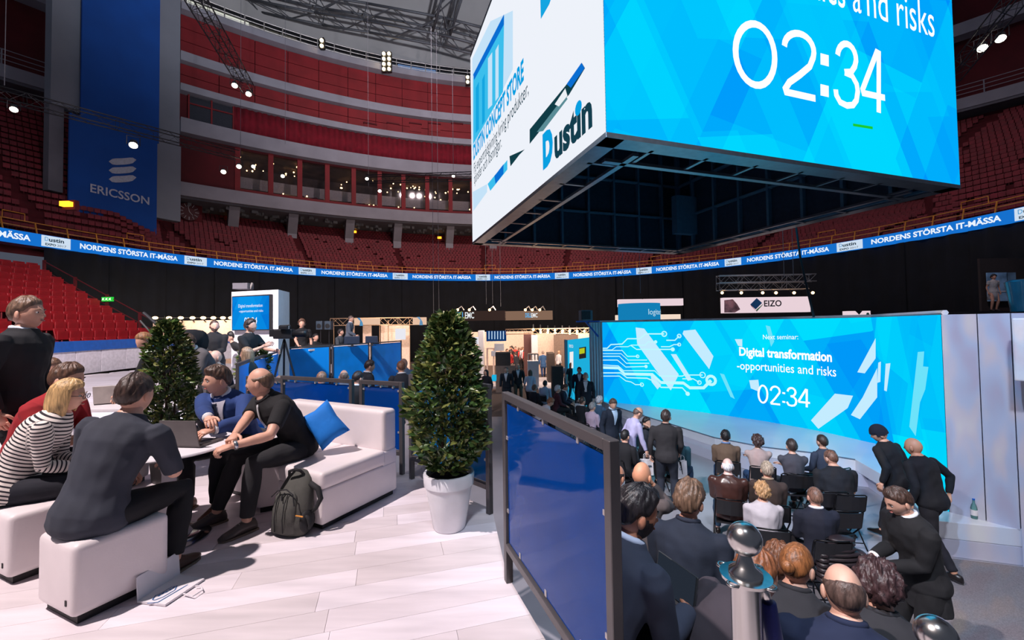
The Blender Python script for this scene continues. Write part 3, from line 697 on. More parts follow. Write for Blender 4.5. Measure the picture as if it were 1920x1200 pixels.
# roof trusses
mRoofT = mat('roof_truss_steel', (84, 86, 92), .6, metal=.3)
pp = [P(x, y, 41) for x, y in ((330, -50), (480, -5), (600, 20), (690, 34), (830, 60), (900, 78), (1010, 90))]
for i in range(len(pp)-1): truss('roof_truss', pp[i], pp[i+1], 1.7, mRoofT, 'grey roof truss span number %s from the left under the dome' % ['one', 'two', 'three', 'four', 'five', 'six'][i], step=2.2, lattice=.07, chord=.12)
truss('roof_truss', P(858, -60, 36), P(826, 52, 41), 1.7, mRoofT, 'grey roof truss running up out of the picture near the top', step=2, lattice=.07, chord=.12)
mWire = mat('steel_wire', (96, 96, 104), .5)
for i, (px, y0, y1, dd) in enumerate(((535, 0, 270, 30), (689, 0, 350, 30), (808, 80, 600, 27), (818, 90, 600, 30), (848, 160, 320, 27), (12, 0, 160, 14), (452, 0, 300, 28), (910, 470, 570, 26), (922, 470, 570, 26), (937, 470, 575, 26), (1166, 450, 560, 22), (1198, 460, 550, 22), (1467, 450, 520, 20), (1484, 440, 520, 20))):
    a = P(px, y0-30, dd); c = P(px, y1, dd); c.x, c.y = a.x, a.y; MB().tube([a, c], .012, 5).build('suspension_wire', mWire, None)
for o in COL.objects:
    if o.name.startswith('suspension_wire'): tag(o, 'thin steel suspension wire hanging from the roof', 'wire', 'suspension wires')
# ================================================================== VIDEO CUBE
AX, AY, SD, AN, CZ = 1.314, 5.684, 7.87, .3247, 2.6
cu_ = Vector((math.cos(AN), math.sin(AN), 0)); cv_ = Vector((-math.sin(AN), math.cos(AN), 0)); zz = Vector((0, 0, 1))
A = Vector((AX, AY, CZ+E_)); B = A+cv_*SD; Cc = A+cu_*SD; D = B+cu_*SD; CH = 5.85
cube = thing('video_cube', 'giant hanging four-sided LED video cube above the seminar area', 'video display', tuple((A+D)/2+zz*CH))
mLedB = led('cube_led_blue', (.62, .62), (0, 140, 250), (0, 215, 255), 1.0, 3.)
def cube_face(P0, U, nrm, mt): return quad_panel('screen', P0, U, zz, SD, CH, mt, cube, .008, nrm)
nl = -cu_; nr = -cv_
mLedW = emis('cube_led_white', (238, 242, 250), 1.0)
cube_face(B, -cv_, nl, mLedW)
cube_face(A, cu_, nr, mLedB)
def onL(px, py): return PP(px, py, A, nl)
def onR(px, py): return PP(px, py, A, nr)
def poly_on(name, fn, pts, mt, parent, nrm, lift=.01):
    b = MB(); b.add([fn(x, y)+nrm*lift for x, y in pts], [tuple(range(len(pts)))]); return b.build(name, mt, parent)
# left face picture
mCyP = emis('picture_cyan', (20, 165, 225), 1.); mCyL = emis('picture_light_blue', (196, 226, 248), 1.); mCyM = emis('picture_mid_blue', (60, 190, 236), 1.); mDkP = emis('picture_dark', (16, 60, 70), 1.); mDB = emis('picture_deep_blue', (10, 110, 210), 1.); mTeal = emis('picture_teal_grey', (90, 140, 150), 1.)
poly_on('picture_shape', onL, [(886, 110), (920, 40), (962, 20), (962, 130), (886, 285)], mCyL, cube, nl, .006)
poly_on('picture_shape', onL, [(888, 146), (946, 30), (944, 172), (888, 270)], mCyM, cube, nl, .010)
poly_on('picture_shape', onL, [(888, 140), (946, 27), (946, 46), (890, 150)], mDB, cube, nl, .014)
for x0, x1, y0, y1 in ((893, 899, 165, 250), (905, 910, 150, 235), (916, 924, 110, 205), (930, 936, 95, 190)):
    poly_on('picture_shape', onL, [(x0, y0), (x1, y0-12), (x1, y1-8), (x0, y1)], mCyP if x0 % 2 else mCyL, cube, nl, .016)
poly_on('picture_shape', onL, [(1014, 0), (1040, -20), (1031, 8), (1015, 36)], mCyP, cube, nl, .01)
poly_on('picture_shape', onL, [(994, 243), (1062, 160), (1092, 118), (1098, 128), (1068, 178), (1046, 200), (1010, 250), (994, 270)], mDkP, cube, nl, .01)
poly_on('picture_shape', onL, [(1064, 158), (1092, 118), (1098, 128), (1072, 165)], mDB, cube, nl, .016)
poly_on('picture_shape', onL, [(1008, 248), (1062, 178), (1066, 186), (1020, 246)], mTeal, cube, nl, .018)
poly_on('picture_shape', onL, [(1042, 196), (1062, 166), (1066, 180), (1050, 200)], emis('picture_white', (235, 240, 245), 1.), cube, nl, .02)
poly_on('picture_shape', onL, [(956, 293), (985, 280), (975, 290), (958, 312)], mDkP, cube, nl, .01)
poly_on('picture_shape', onL, [(915, 345), (952, 300), (952, 318), (920, 358)], mCyM, cube, nl, .01)
poly_on('picture_shape', onL, [(928, 330), (945, 308), (945, 326), (930, 345)], mDB, cube, nl, .014)
poly_on('picture_shape', onL, [(887, 360), (914, 345), (914, 360), (888, 396)], mCyL, cube, nl, .01)
mTx = emis('text_dark', (20, 62, 78), 1.); mTc = emis('text_cyan', (10, 160, 225), 1.)
def lineL(txt, p0, p1, size, mt, off=0.):
    a, c = onL(*p0), onL(*p1); w = (c-a).length; letters('lettering', txt, a, -cv_, zz, nl, size, mt, cube, off=off, fit=w, lift=.02)
lineL('DUSTIN CONCEPT STORE', (889, 300), (984, 158), .62, mTc, .025)
lineL('Få expertrådgivning kring produkter,', (890, 326), (993, 186), .46, mTx)
lineL('tjänster och lösningar.', (890, 346), (942, 272), .46, mTx)
# logo: D with a cut corner, then "ustin"
a = onL(1020, 314); c = onL(1039, 301); letters('lettering', 'D', a, -cv_, zz, nl, .80, mTc, cube, fit=(c-a).length, off=.06, lift=.02)
a = onL(1042, 298); c = onL(1113, 244); letters('lettering', 'ustın', a, -cv_, zz, nl, .76, mTx, cube, fit=(c-a).length, off=.03, lift=.02)
dot = onL(1087, 203); b = MB(); b.add([dot+(-cv_*math.cos(t)+zz*math.sin(t))*.11+nl*.024 for t in [2*PI*i/16 for i in range(16)]], [tuple(range(16))]); b.build('logo_dot', mTc, cube)
# right face: counter 02:34 drawn as thin strokes
mWt = emis('counter_white', (250, 252, 255), 1.08)
def digits(fn, quad, chars, w, nrm, mt, parent, lift=.012):
    """thin digits inside a picture quad; each (char, x0, x1) in 0..1 of the quad, strokes lie on the panel"""
    b = MB(); TL, TR, BR, BL = [fn(*q) for q in quad]
    def at(x, y): return (BL+(BR-BL)*x)*(1-y)+(TL+(TR-TL)*x)*y+nrm*lift
    for ch, x0, x1 in chars:
        def pt(u, v): return at(x0+(x1-x0)*u, v)
        if ch == '0': ribbon(b, [pt(.5+.5*math.sin(t)*(1), .5+.5*math.cos(t)*(1-.0*abs(math.sin(t)))) if True else 0 for t in [2*PI*i/28 for i in range(28)]], w, nrm, closed=True)
        elif ch == '2': ribbon(b, [pt(.5-.45*math.cos(t), .74+.26*math.sin(t)) for t in [PI*i/12 for i in range(13)]]+[pt(.93, .66), pt(.82, .5), pt(.5, .32), pt(.2, .17), pt(.06, .03), pt(.06, 0), pt(1, 0)], w, nrm)
        elif ch == '3': ribbon(b, [pt(.5-.42*math.cos(t), .76+.24*math.sin(t)) for t in [.1+(PI-.1)*i/10 for i in range(11)]]+[pt(.86, .66), pt(.7, .56), pt(.4, .53)], w, nrm); ribbon(b, [pt(.4, .53), pt(.74, .5), pt(.95, .38), pt(1, .27), pt(.94, .12), pt(.78, .03), pt(.5, 0), pt(.2, .03), pt(.03, .13), pt(.0, .22)], w, nrm)
        elif ch == '4': ribbon(b, [pt(.76, 0), pt(.76, 1), pt(.70, 1), pt(.02, .30), pt(.02, .26), pt(1.05, .26)], w, nrm)
        elif ch == ':':
            for v in (.16, .66):
                c0 = pt(.5, v); e = (at(1, 0)-at(0, 0)).normalized(); f = (at(0, 1)-at(0, 0)).normalized(); b.add([c0+e*w*sx*.85+f*w*sy*.85 for sx, sy in ((-1, -1), (1, -1), (1, 1), (-1, 1))], [(0, 1, 2, 3)])
    return b.build('counter_digits', mt, parent)
q = [(1378, 38), (1656, 98), (1656, 214), (1378, 152)]
digits(onR, q, [('0', .0, .235), ('2', .285, .50), (':', .515, .61), ('3', .64, .80), ('4', .83, 1.0)], .115, nr, mWt, cube)
a = onR(1600, 27); c = onR(1750, 55); letters('lettering', 'nd risks', onR(1625, 30), cu_, zz, nr, .92, mWt, cube, fit=(onR(1750, 53)-onR(1625, 30)).length, off=.0, lift=.012)
letters('lettering', '-opportunities a', onR(1625, 30)-cu_*5.3*.0-cu_*((onR(1750, 53)-onR(1625, 30)).length*1.98), cu_, zz, nr, .92, mWt, cube, fit=(onR(1750, 53)-onR(1625, 30)).length*1.9, lift=.012)
poly_on('progress_mark', onR, [(1598, 232), (1635, 238), (1635, 243), (1598, 237)], emis('led_green', (30, 200, 50), 1.), cube, nr, .012)
# carcass: backs of the LED cabinets, ribs, rims
mCab = mat('led_cabinet_back', (34, 58, 78), .5, metal=.4); mRib = mat('cabinet_rib', (70, 112, 140), .5, metal=.3); mRim = mat('aluminium_rim', (120, 130, 140), .3, metal=.8)
th_ = .28
for P0, U, inn in ((B, cu_, -cv_), (D, -cv_, -cu_), (A, cu_, cv_), (B, -cv_, cu_)):
    back = P0 - inn*0.0
    for i in range(8):
        for j in range(5):
            w = SD/8; h = CH/5; p = P0+U*(i*w)+zz*(j*h)+inn*.14
            b = MB(); b.plate([p+U*.05+zz*.05, p+U*(w-.05)+zz*.05, p+U*(w-.05)+zz*(h-.05), p+U*.05+zz*(h-.05)], inn*.06); b.build('cabinet', mCab, cube)
    b = MB()
    for i in range(9): s_ = min(max(i*SD/8, .3), SD-.3); b.bar(P0+U*s_+inn*.24, P0+U*s_+inn*.24+zz*CH, .07, .16, up=inn)
    for j in range(6): b.bar(P0+U*.16+inn*.24+zz*(j*CH/5), P0+U*(SD-.16)+inn*.24+zz*(j*CH/5), .16, .05)
    b.build('rib_frame', mRib, cube)
    b = MB(); b.bar(P0+inn*.14-zz*.03, P0+U*SD+inn*.14-zz*.03, .3, .07); b.build('rim', mRim, cube)
    b = MB(); b.bar(P0+inn*.75+U*.4-zz*.06, P0+U*(SD-.4)+inn*.75-zz*.06, .1, .05); b.build('service_rail', mRim, cube)
    for i in range(7):
        q_ = P0+U*(.9+i*(SD-1.8)/6)-zz*.05; MB().bar(q_+inn*.2, q_+inn*.75, .06, .03).build('rung', mRim, cube)
for P0, U, nrm in ((B, cu_, cv_), (D, -cv_, cu_)): quad_panel('screen', P0+U*(SD if U is cu_ else SD), -U, zz, SD, CH, mLedB, cube, .008, nrm)
b = MB(); b.plate([A+zz*CH, Cc+zz*CH, D+zz*CH, B+zz*CH], zz*.1); b.build('lid', mCab, cube)
MB().cbox(D-cu_*.6-cv_*1.0+zz*1.1, (.9, .25, 1.3), 0, AN).build('control_box', mRib, cube)
b = MB(); b.tube([P(1484, 330, 13), P(1492, 420, 12.5), P(1500, 480, 12), P(1513, 540, 11.6), P(1526, 594, 11.4)], .028, 6); tag(b.build('power_cable', mat('black_cable', (14, 22, 32), .6), smooth=True), 'thick dark cable hanging from the cube to behind the stage screen', 'cable')
# ================================================================== STAGE
SZ = E_-2.95; ST = E_+.07
plan = [Vector(p) for p in ((3.33, 16.38), (4.75, 15.35), (6.2, 14.1), (7.43, 12.74), (8.2, 11.5), (8.64, 10.22), (6.64, 6.57))]
sl = [0.]
for i in range(6): sl.append(sl[-1]+(plan[i+1]-plan[i]).length)
def S_(s, z, lift=0.):
    s = min(max(s, 0), sl[-1]-1e-6); i = max(k for k in range(6) if sl[k] <= s); d = (plan[i+1]-plan[i]).normalized(); p = plan[i]+d*(s-sl[i]); n = Vector((d.y, -d.x)); 
    if n.dot(-p) < 0: n = -n
    return Vector((p.x+n.x*lift, p.y+n.y*lift, z))
def sz(px, py):                                # picture column/row -> position along the screen, height
    r = ray(px, py); d = Vector((r.x, r.y)); best = None
    for i in range(6):
        a, b_ = plan[i], plan[i+1]; e = b_-a; den = d.x*e.y-d.y*e.x
        if abs(den) < 1e-9: continue
        t = (a.x*e.y-a.y*e.x)/den; u = (a.x*d.y-a.y*d.x)/den
        if -.02 <= u <= 1.02 and t > 0 and (best is None or t < best[0]): best = (t, sl[i]+u*e.length)
    if best is None: return 0, r.z*plan[0].y+EYE
    return best[1], r.z*best[0]+EYE
scr = thing('stage_screen', 'wide curved LED stage screen showing the next seminar and countdown', 'screen', (plan[3].x, plan[3].y, SZ))
mLedS = led('stage_led', (.5, .5), (0, 150, 248), (0, 226, 255), 1.0, 11.)
me = bpy.data.meshes.new('display'); vs = []; uvs = []
for i in range(7):
    p = plan[i]; d = (plan[min(i+1, 6)]-plan[max(i-1, 0)]).normalized(); n = Vector((-d.y, d.x)); n = -n if n.dot(p) < 0 else n
    for z in (SZ, ST): vs.append((p.x, p.y, z)); uvs.append((sl[i], z-SZ))
    for z in (SZ, ST): vs.append((p.x+n.x*.2, p.y+n.y*.2, z)); uvs.append((sl[i], z-SZ))
fs = []
for i in range(6): a = i*4; c = a+4; fs += [(a, c, c+1, a+1), (a+2, a+3, c+3, c+2), (a+1, c+1, c+3, a+3), (a, a+2, c+2, c)]
me.from_pydata([tuple(BASE[scr.name].inverted() @ Vector(v)) for v in vs], [], fs); me.materials.append(mLedS); me.materials.append(mSteel)
uvl = me.uv_layers.new(name='UVMap')
for pi, p in enumerate(me.polygons):
    p.material_index = 0 if pi % 4 == 0 else 1
    for li in p.loop_indices: uvl.data[li].uv = uvs[me.loops[li].vertex_index]
link(bpy.data.objects.new('display', me), scr)
MB().tube([S_(s, ST+.03, -.05) for s in sl], .045, 6).build('top_rail', mWhite, scr)
def onS_poly(name, pts, mt, lift=.012):
    q = [S_(*sz(x, y), lift) for x, y in pts]; b = MB(); b.add(q, [tuple(range(len(q)))]); return b.build(name, mt, scr)
def ribS(b, pts, w, lift=.03, closed=False):   # ribbon in (s, z) space
    k = len(pts); A_ = []; B_ = []
    for i in range(k):
        a = Vector(pts[(i+1) % k if closed else min(i+1, k-1)]); c = Vector(pts[i-1 if (closed or i) else 0]); d = (a-c).normalized(); n = Vector((-d.y, d.x))*(w/2); p = Vector(pts[i]); A_.append(S_(p.x+n.x, p.y+n.y, lift)); B_.append(S_(p.x-n.x, p.y-n.y, lift))
    b.add(A_+B_, [(i, (i+1) % k, k+(i+1) % k, k+i) for i in range(k if closed else k-1)])
mPale = emis('led_pale', (196, 236, 255), 1.); mCirc = emis('led_circuit', (190, 250, 255), 1.); mPaleM = emis('led_pale_cyan', (110, 226, 250), 1.)
for pts in ([(1192, 614), (1208, 616), (1273, 702), (1258, 732), (1246, 716), (1195, 645)], [(1220, 700), (1240, 722), (1233, 730), (1222, 716)], [(1282, 620), (1304, 618), (1338, 668), (1330, 692), (1280, 626)], [(1258, 664), (1268, 664), (1298, 712), (1290, 714)],
            [(1521, 788), (1566, 738), (1600, 742), (1590, 765), (1535, 804)], [(1596, 778), (1618, 745), (1646, 690), (1646, 745), (1613, 786)], [(1608, 698), (1643, 634), (1643, 672), (1622, 700)],
            [(1405, 713), (1422, 712), (1425, 735), (1408, 728)], [(1648, 680), (1653, 678), (1652, 716), (1646, 718)], [(1662, 682), (1671, 681), (1664, 734), (1659, 732)], [(1378, 636), (1392, 636), (1392, 650), (1384, 648)]):
    onS_poly('picture_shape', pts, mPale, .012)
for pts in ([(1722, 660), (1734, 659), (1728, 740), (1718, 818), (1706, 800)], [(1720, 686), (1742, 688), (1736, 730), (1724, 760)], [(1436, 610), (1444, 612), (1452, 640), (1446, 650)], [(1350, 700), (1358, 702), (1378, 748), (1370, 744)]):
    onS_poly('picture_shape', pts, mPaleM, .008)
b = MB()
def chain(pts, w=.05, ring=None, fill=False):
    q = [sz(x, y) for x, y in pts]; ribS(b, q, w)
    if ring:
        c = q[-1]; pr_ = [(c[0]+ring*1.0*math.cos(t), c[1]+ring*math.sin(t)) for t in [2*PI*i/14 for i in range(14)]]
        if fill: b.add([S_(x, y, .035) for x, y in pr_], [tuple(range(14))])
        else: ribS(b, pr_, w*.9, closed=True)
X0 = 1129
for ln, w, rg, fl in (([(X0, 653), (1139, 653), (1146, 646), (1167, 645), (1177, 635), (1200, 635), (1211, 626), (1246, 626)], .045, .085, 0), ([(X0, 656), (1148, 656), (1156, 650), (1178, 650), (1184, 647), (1210, 647)], .03, None, 0),
                     ([(X0, 657), (1167, 657), (1177, 668), (1196, 668)], .035, .05, 0), ([(1184, 648), (1194, 655), (1262, 655)], .04, .07, 1), ([(1210, 647), (1216, 641), (1230, 641)], .03, .06, 1), ([(1250, 638), (1266, 638), (1274, 630)], .04, .06, 0),
                     ([(1240, 650), (1256, 650), (1264, 646), (1274, 646)], .035, .05, 0), ([(X0, 663), (1165, 663), (1178, 675), (1214, 675)], .03, None, 0), ([(X0, 668), (1162, 668), (1175, 681), (1218, 681)], .035, None, 0), ([(X0, 675), (1158, 675), (1174, 688), (1212, 687)], .035, .06, 1),
                     ([(X0, 684), (1160, 686), (1170, 695), (1228, 695), (1238, 705), (1280, 705), (1284, 703), (1318, 703)], .035, .09, 0), ([(X0, 689), (1160, 690), (1172, 701), (1224, 702), (1240, 717), (1282, 718), (1294, 727), (1320, 727), (1334, 713)], .10, .14, 0),
                     ([(X0, 699), (1164, 699), (1176, 708), (1214, 709), (1230, 716), (1240, 726), (1280, 727), (1290, 738)], .045, .07, 1), ([(X0, 705), (1162, 705), (1174, 714), (1184, 716), (1192, 721), (1204, 721)], .035, .06, 0), ([(1280, 710), (1300, 710), (1312, 717)], .035, .06, 0)):
    chain(ln, w, rg, fl)
b.build('circuit_lines', mCirc, scr)
def sText(txt, p0, p1, size, mt, off=0., lift=.04):
    (s0, z0), (s1, z1) = sz(*p0), sz(*p1); vs, fs = text_mesh(txt, size, 1., off); x0 = min(v.x for v in vs); x1 = max(v.x for v in vs); k = (s1-s0)/(x1-x0)
    b = MB(); b.add([S_(s0+(v.x-x0)*k, z0+(z1-z0)*((v.x-x0)/(x1-x0))+v.y, lift) for v in vs], fs); b.build('lettering', mt, scr)
mW1 = emis('led_text_white', (250, 253, 255), 1.05)
sText('Next seminar:', (1432, 636), (1498, 636), .20, mW1); sText('Digital transformation', (1387, 666), (1562, 678), .36, mW1, .012); sText('-opportunities and risks', (1383, 692), (1570, 706), .36, mW1, .002)
def digS(quad, chars, w):
    P4 = [Vector(sz(*q)) for q in quad]; TL, TR, BR, BL = P4; b = MB()
    for ch, x0, x1 in chars:
        def pt(u, v):
            x = x0+(x1-x0)*u; p = (BL+(BR-BL)*x)*(1-v)+(TL+(TR-TL)*x)*v; return (p.x, p.y)
        if ch == '0': ribS(b, [pt(.5+.5*math.sin(t), .5+.5*math.cos(t)) for t in [2*PI*i/24 for i in range(24)]], w, .04, True)
        elif ch == '2': ribS(b, [pt(.5-.45*math.cos(t), .74+.26*math.sin(t)) for t in [PI*i/10 for i in range(11)]]+[pt(.93, .66), pt(.5, .32), pt(.06, .03), pt(.06, 0), pt(1, 0)], w, .04)
        elif ch == '3': ribS(b, [pt(.5-.42*math.cos(t), .76+.24*math.sin(t)) for t in [.1+(PI-.1)*i/10 for i in range(11)]]+[pt(.86, .66), pt(.7, .56), pt(.4, .53)], w, .04); ribS(b, [pt(.4, .53), pt(.74, .5), pt(.95, .38), pt(1, .27), pt(.94, .12), pt(.78, .03), pt(.5, 0), pt(.2, .03), pt(.0, .2)], w, .04)
        elif ch == '4': ribS(b, [pt(.76, 0), pt(.76, 1), pt(.70, 1), pt(.02, .30), pt(.02, .26), pt(1.05, .26)], w, .04)
        else:
            for v in (.12, .62): ribS(b, [pt(.5, v), pt(.5, v+.1)], w*1.4, .04)
    b.build('counter_digits', mW1, scr)
digS([(1423, 722), (1519, 730), (1519, 764), (1423, 754)], [('0', 0, .19), ('2', .25, .45), (':', .48, .56), ('3', .58, .76), ('4', .80, 1.)], .055)
# stage floor, steps, ledge
stg = thing('stage', 'low white stage with two curved steps below the LED screen', 'stage', (6.5, 11.5, 0))
mStage = mat('white_gloss_stage', (214, 216, 226), .22, var=.03, scale=.8); mRiser = mat('white_stage_riser', (190, 190, 208), .45, var=.04, scale=.8); mJoint = mat('stage_joint_line', (96, 110, 130), .6)
front = [(3.55, 15.6), (4.1, 13.9), (4.64, 12.44), (5.16, 10.99), (5.9, 10.1), (6.68, 9.63), (7.25, 9.1), (6.95, 7.9), (6.08, 6.33), (7.01, 6.02), (8.5, 5.6)]
back = [(9.3, 8.8), (9.3, 11.6), (7.8, 13.6), (5.2, 16.0), (3.4, 16.6)]
MB().prism(front+back, .26, SZ).build('deck', mStage, stg, bevel=.006)
MB().prism([(3.55, 15.6), (3.9, 13.7), (4.38, 12.25), (4.95, 10.7), (5.65, 9.75), (6.6, 9.15), (7.3, 8.85), (7.1, 8.2), (6.95, 7.9), (6.08, 6.33), (7.01, 6.02), (8.5, 5.6), (9.3, 8.8), (9.3, 11.6), (7.8, 13.6), (5.2, 16.0), (3.4, 16.6)], .002, .255).build('step', mRiser, stg, bevel=.006)
for k in range(7):
    a, c = Vector(front[k]), Vector(front[k+1]); 
    if k < 6: MB().bar((a.x-.01, a.y-.01, SZ+.003), (c.x-.01, c.y-.01, SZ+.003), .025, .012).build('edge_strip', mJoint, stg)
ww = thing('stage_end_wall', 'white end wall at the right of the stage, washed with mottled projected light', 'wall panel', (6.9, 6.1, SZ))
pts = [(6.64, 6.57), (6.86, 6.26), (7.04, 5.99), (7.7, 5.1)]
for i in range(3):
    a, c = Vector(pts[i]), Vector(pts[i+1]); d = (c-a).normalized(); n = Vector((-d.y, d.x)); n = n if n.x > 0 else -n
    b = MB(); b.plate([(a.x+d.x*.006, a.y+d.y*.006, SZ if i < 2 else 0), (c.x-d.x*.006, c.y-d.y*.006, SZ if i < 2 else 0), (c.x-d.x*.006, c.y-d.y*.006, ST), (a.x+d.x*.006, a.y+d.y*.006, ST)], Vector((n.x, n.y, 0))*.12); b.build('panel', mRiser, ww)
# mottled projection onto the end wall: a real projector light
def gobo():
    ld = bpy.data.lights.new('wall_projector', 'SPOT'); ld.energy = 1900; ld.spot_size = math.radians(40); ld.spot_blend = .3; ld.shadow_soft_size = .02; ld.use_nodes = True; nt = ld.node_tree; N = nt.nodes.new; L = nt.links.new
    em = [n for n in nt.nodes if n.type == 'EMISSION'][0]; tc = N('ShaderNodeTexCoord'); mp = N('ShaderNodeMapping'); mp.inputs['Scale'].default_value = (34, 11, 20); mp.inputs['Rotation'].default_value = (0, 0, .5); nz = N('ShaderNodeTexNoise'); nz.inputs['Scale'].default_value = 1.3; nz.inputs['Detail'].default_value = 2.5
    cr = N('ShaderNodeValToRGB'); L(tc.outputs['Normal'], mp.inputs[0]); L(mp.outputs[0], nz.inputs[0]); L(nz.outputs[0], cr.inputs[0]); e = cr.color_ramp; e.elements[0].position = .35; e.elements[0].color = (.35, .30, .55, 1); e.elements[1].position = .68; e.elements[1].color = (1, .95, .75, 1)
    x = e.elements.new(.48); x.color = (.35, .62, 1, 1); x = e.elements.new(.58); x.color = (.85, .70, .72, 1); L(cr.outputs[0], em.inputs[0])
    o = bpy.data.objects.new('wall_projector', ld); COL.objects.link(o); o.location = (.5, 1.5, 8.5); o.rotation_euler = (Vector((7.0, 6.2, 1.7))-o.location).to_track_quat('-Z', 'Y').to_euler()
gobo()
mGl = acrylic('bottle_glass', (.5, .8, .75), (.25, .5, .5), .3)
p = G(1827, 972, SZ); t = thing('water_bottle', 'clear green glass water bottle with paper label on the ledge by the end wall', 'bottle', tuple(p))
MB().lathe([(.0, 0), (.036, 0), (.038, .02), (.038, .15), (.03, .19), (.014, .23), (.013, .27), (.0, .27)], p, 16).build('bottle_body', mGl, t, smooth=True, angle=50)
MB().lathe([(.0385, .05), (.0395, .05), (.0395, .13), (.0385, .13)], p, 16).build('paper_label', mWhite, t); MB().lathe([(0, .27), (.015, .27), (.015, .29), (0, .29)], p, 12).build('cap', mCap, t)
# left end of the screen: white truss legs, bracket and speaker
p = P(1118, 680, 16.3); t = thing('white_drape', 'narrow white curtain hanging at the left end of the stage screen', 'curtain', (p.x, p.y, 0)); pts = [(p.x-.25+.5*i/20, p.y+.05*math.sin(i*1.5)) for i in range(21)]; b = MB(); b.sweep(pts, [(0, .05), (0, ST), (.02, ST), (.02, .05)]); b.build('cloth', mWhite, t, smooth=True)
p = P(1098, 593, 15.5); t = thing('speaker_box', 'grey speaker box on a pale blue arm left of the stage screen', 'speaker', tuple(p)); MB().cbox(p+Vector((0, 0, .03)), (.42, .35, .38), 0, .2).build('cabinet', mat('grey_speaker', (70, 96, 112), .5), t, bevel=.03); MB().cbox(p+Vector((-.02, -.18, .03)), (.34, .03, .3), 0, .2).build('grille', mSteel, t); MB().bar(p+Vector((-.35, 0, -.19)), p+Vector((.5, 0, -.19)), .1, .05).build('arm', mCap, t); MB().bar(p+Vector((.0, 0, -.2)), p+Vector((.45, 0, -.75)), .06).build('brace', mCap, t)
# things standing above the stage screen (booths behind)
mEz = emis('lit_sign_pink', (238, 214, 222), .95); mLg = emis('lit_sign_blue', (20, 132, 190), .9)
def sign(nm, label, x0, x1, y0, y1, d, mt, txt=None, tm=None, tsize=.5, parts=None, thick=.3, tx=None):
    a = P(x0, y1, d); c = P(x1, y0, d); a.z = P((x0+x1)/2, y1, d).z; c.z = P((x0+x1)/2, y0, d).z
    t = thing(nm, label, 'sign', ((a.x+c.x)/2, d, a.z)); MB().box((a.x, d, a.z), (c.x, d+thick, c.z)).build('board', mt, t)
    if txt:
        q0 = P(tx[0], tx[2], d); q1 = P(tx[1], tx[2], d); letters('lettering', txt, Vector((q0.x, d, q0.z)), Vector((1, 0, 0)), zz, Vector((0, -1, 0)), tsize, tm, t, fit=q1.x-q0.x, off=.01, lift=.03)
    return t
mEzT = mat('sign_dark_letter', (70, 66, 74), .5)
ez = sign('hanging_sign', 'white hanging booth sign with a coloured diamond logo above the stage', 1357, 1519, 557, 586, 21, mEz, 'EIZO', mEzT, .42, tx=(1432, 1465, 574.5))
for (xs, col) in (([(1407, 571), (1419, 559), (1429, 568), (1417, 580)], (40, 110, 170)), ([(1409, 574), (1417, 582), (1420, 585), (1408, 572)], (220, 70, 60)), ([(1419, 584), (1429, 573), (1431, 570), (1418, 581)], (80, 180, 110))):
    b = MB(); b.plate([P(x, y, 20.97) for x, y in xs], (0, .02, 0)); b.build('logo_face', mat('logo_%d' % col[0], col, .5), ez)
b = MB(); b.add([P(x, y, 20.98) for x, y in ((1358, 563), (1374, 561), (1382, 570), (1388, 580), (1378, 586), (1358, 586))], [(0, 1, 2, 3, 4, 5)]); b.build('coral_picture', mat('coral_print', (224, 150, 150), .6, var=.3, scale=3), ez)
for k, (y, x0, x1) in enumerate(((524, 1346, 1526), (538, 1346, 1512))): truss('sign_truss', P(x0, y, 21+k*.0), P(x1, y-3, 21), .35, mSteelL, ('upper' if k == 0 else 'lower')+' silver truss above the white hanging sign over the stage', step=.35)
for i, x in enumerate((1354, 1390, 1430, 1455, 1489, 1524)):
    p = P(x, 549, 20.8); t = thing('sign_lamp', 'small lit lamp above the white hanging sign', 'lamp', tuple(p), 0, 'lamps above the hanging sign'); MB().ball(p, .07, 8, 6).build('bulb', mWarm, t); MB().tube([p+Vector((0, .1, -.05)), p+Vector((0, .3, .1)), p+Vector((0, .35, .45))], .03, 6).build('arm', mSteel, t)
lg = thing('drum_sign', 'round blue hanging drum sign with white lettering above the stage', 'sign', tuple(P(1198, 585, 20)))
c_ = P(1198, 585, 20.9); b = MB(); zt, zb = P(1198, 568, 20).z, P(1198, 603, 20).z; rr_ = 1.0; b.lathe([(rr_-.05, zb), (rr_, zb), (rr_, zt), (rr_-.05, zt)], (c_.x, c_.y, 0), 32); b.build('drum', mLg, lg, smooth=True, angle=40)
bent('lettering', 'logitech', 4.95, P(1198, 590, 20).z, .36, 1.05, emis('drum_letter', (190, 225, 240), 1.), lg, rr_, c=Vector((c_.x, c_.y)), lift=-.02) if False else None
b = MB(); vs, fs = text_mesh('logitech', .38); b.add([(c_.x+(rr_+.02)*math.sin(.12+v.x*.9), c_.y-(rr_+.02)*math.cos(.12+v.x*.9), P(1198, 590, 20).z+v.y) for v in vs], fs); b.build('lettering', emis('drum_letter', (190, 225, 240), 1.), lg)
sign('booth_fascia', 'pale booth fascia left of and behind the blue drum sign', 1160, 1204, 561, 575, 24, mEz); sign('booth_fascia', 'pale booth fascia right of and behind the blue drum sign', 1207, 1281, 560, 573, 25, mEz); sign('booth_fascia', 'lit white booth edge just above the stage screen beside the drum sign', 1156, 1276, 590, 606, 23, emis('lit_white', (250, 225, 205), .95))
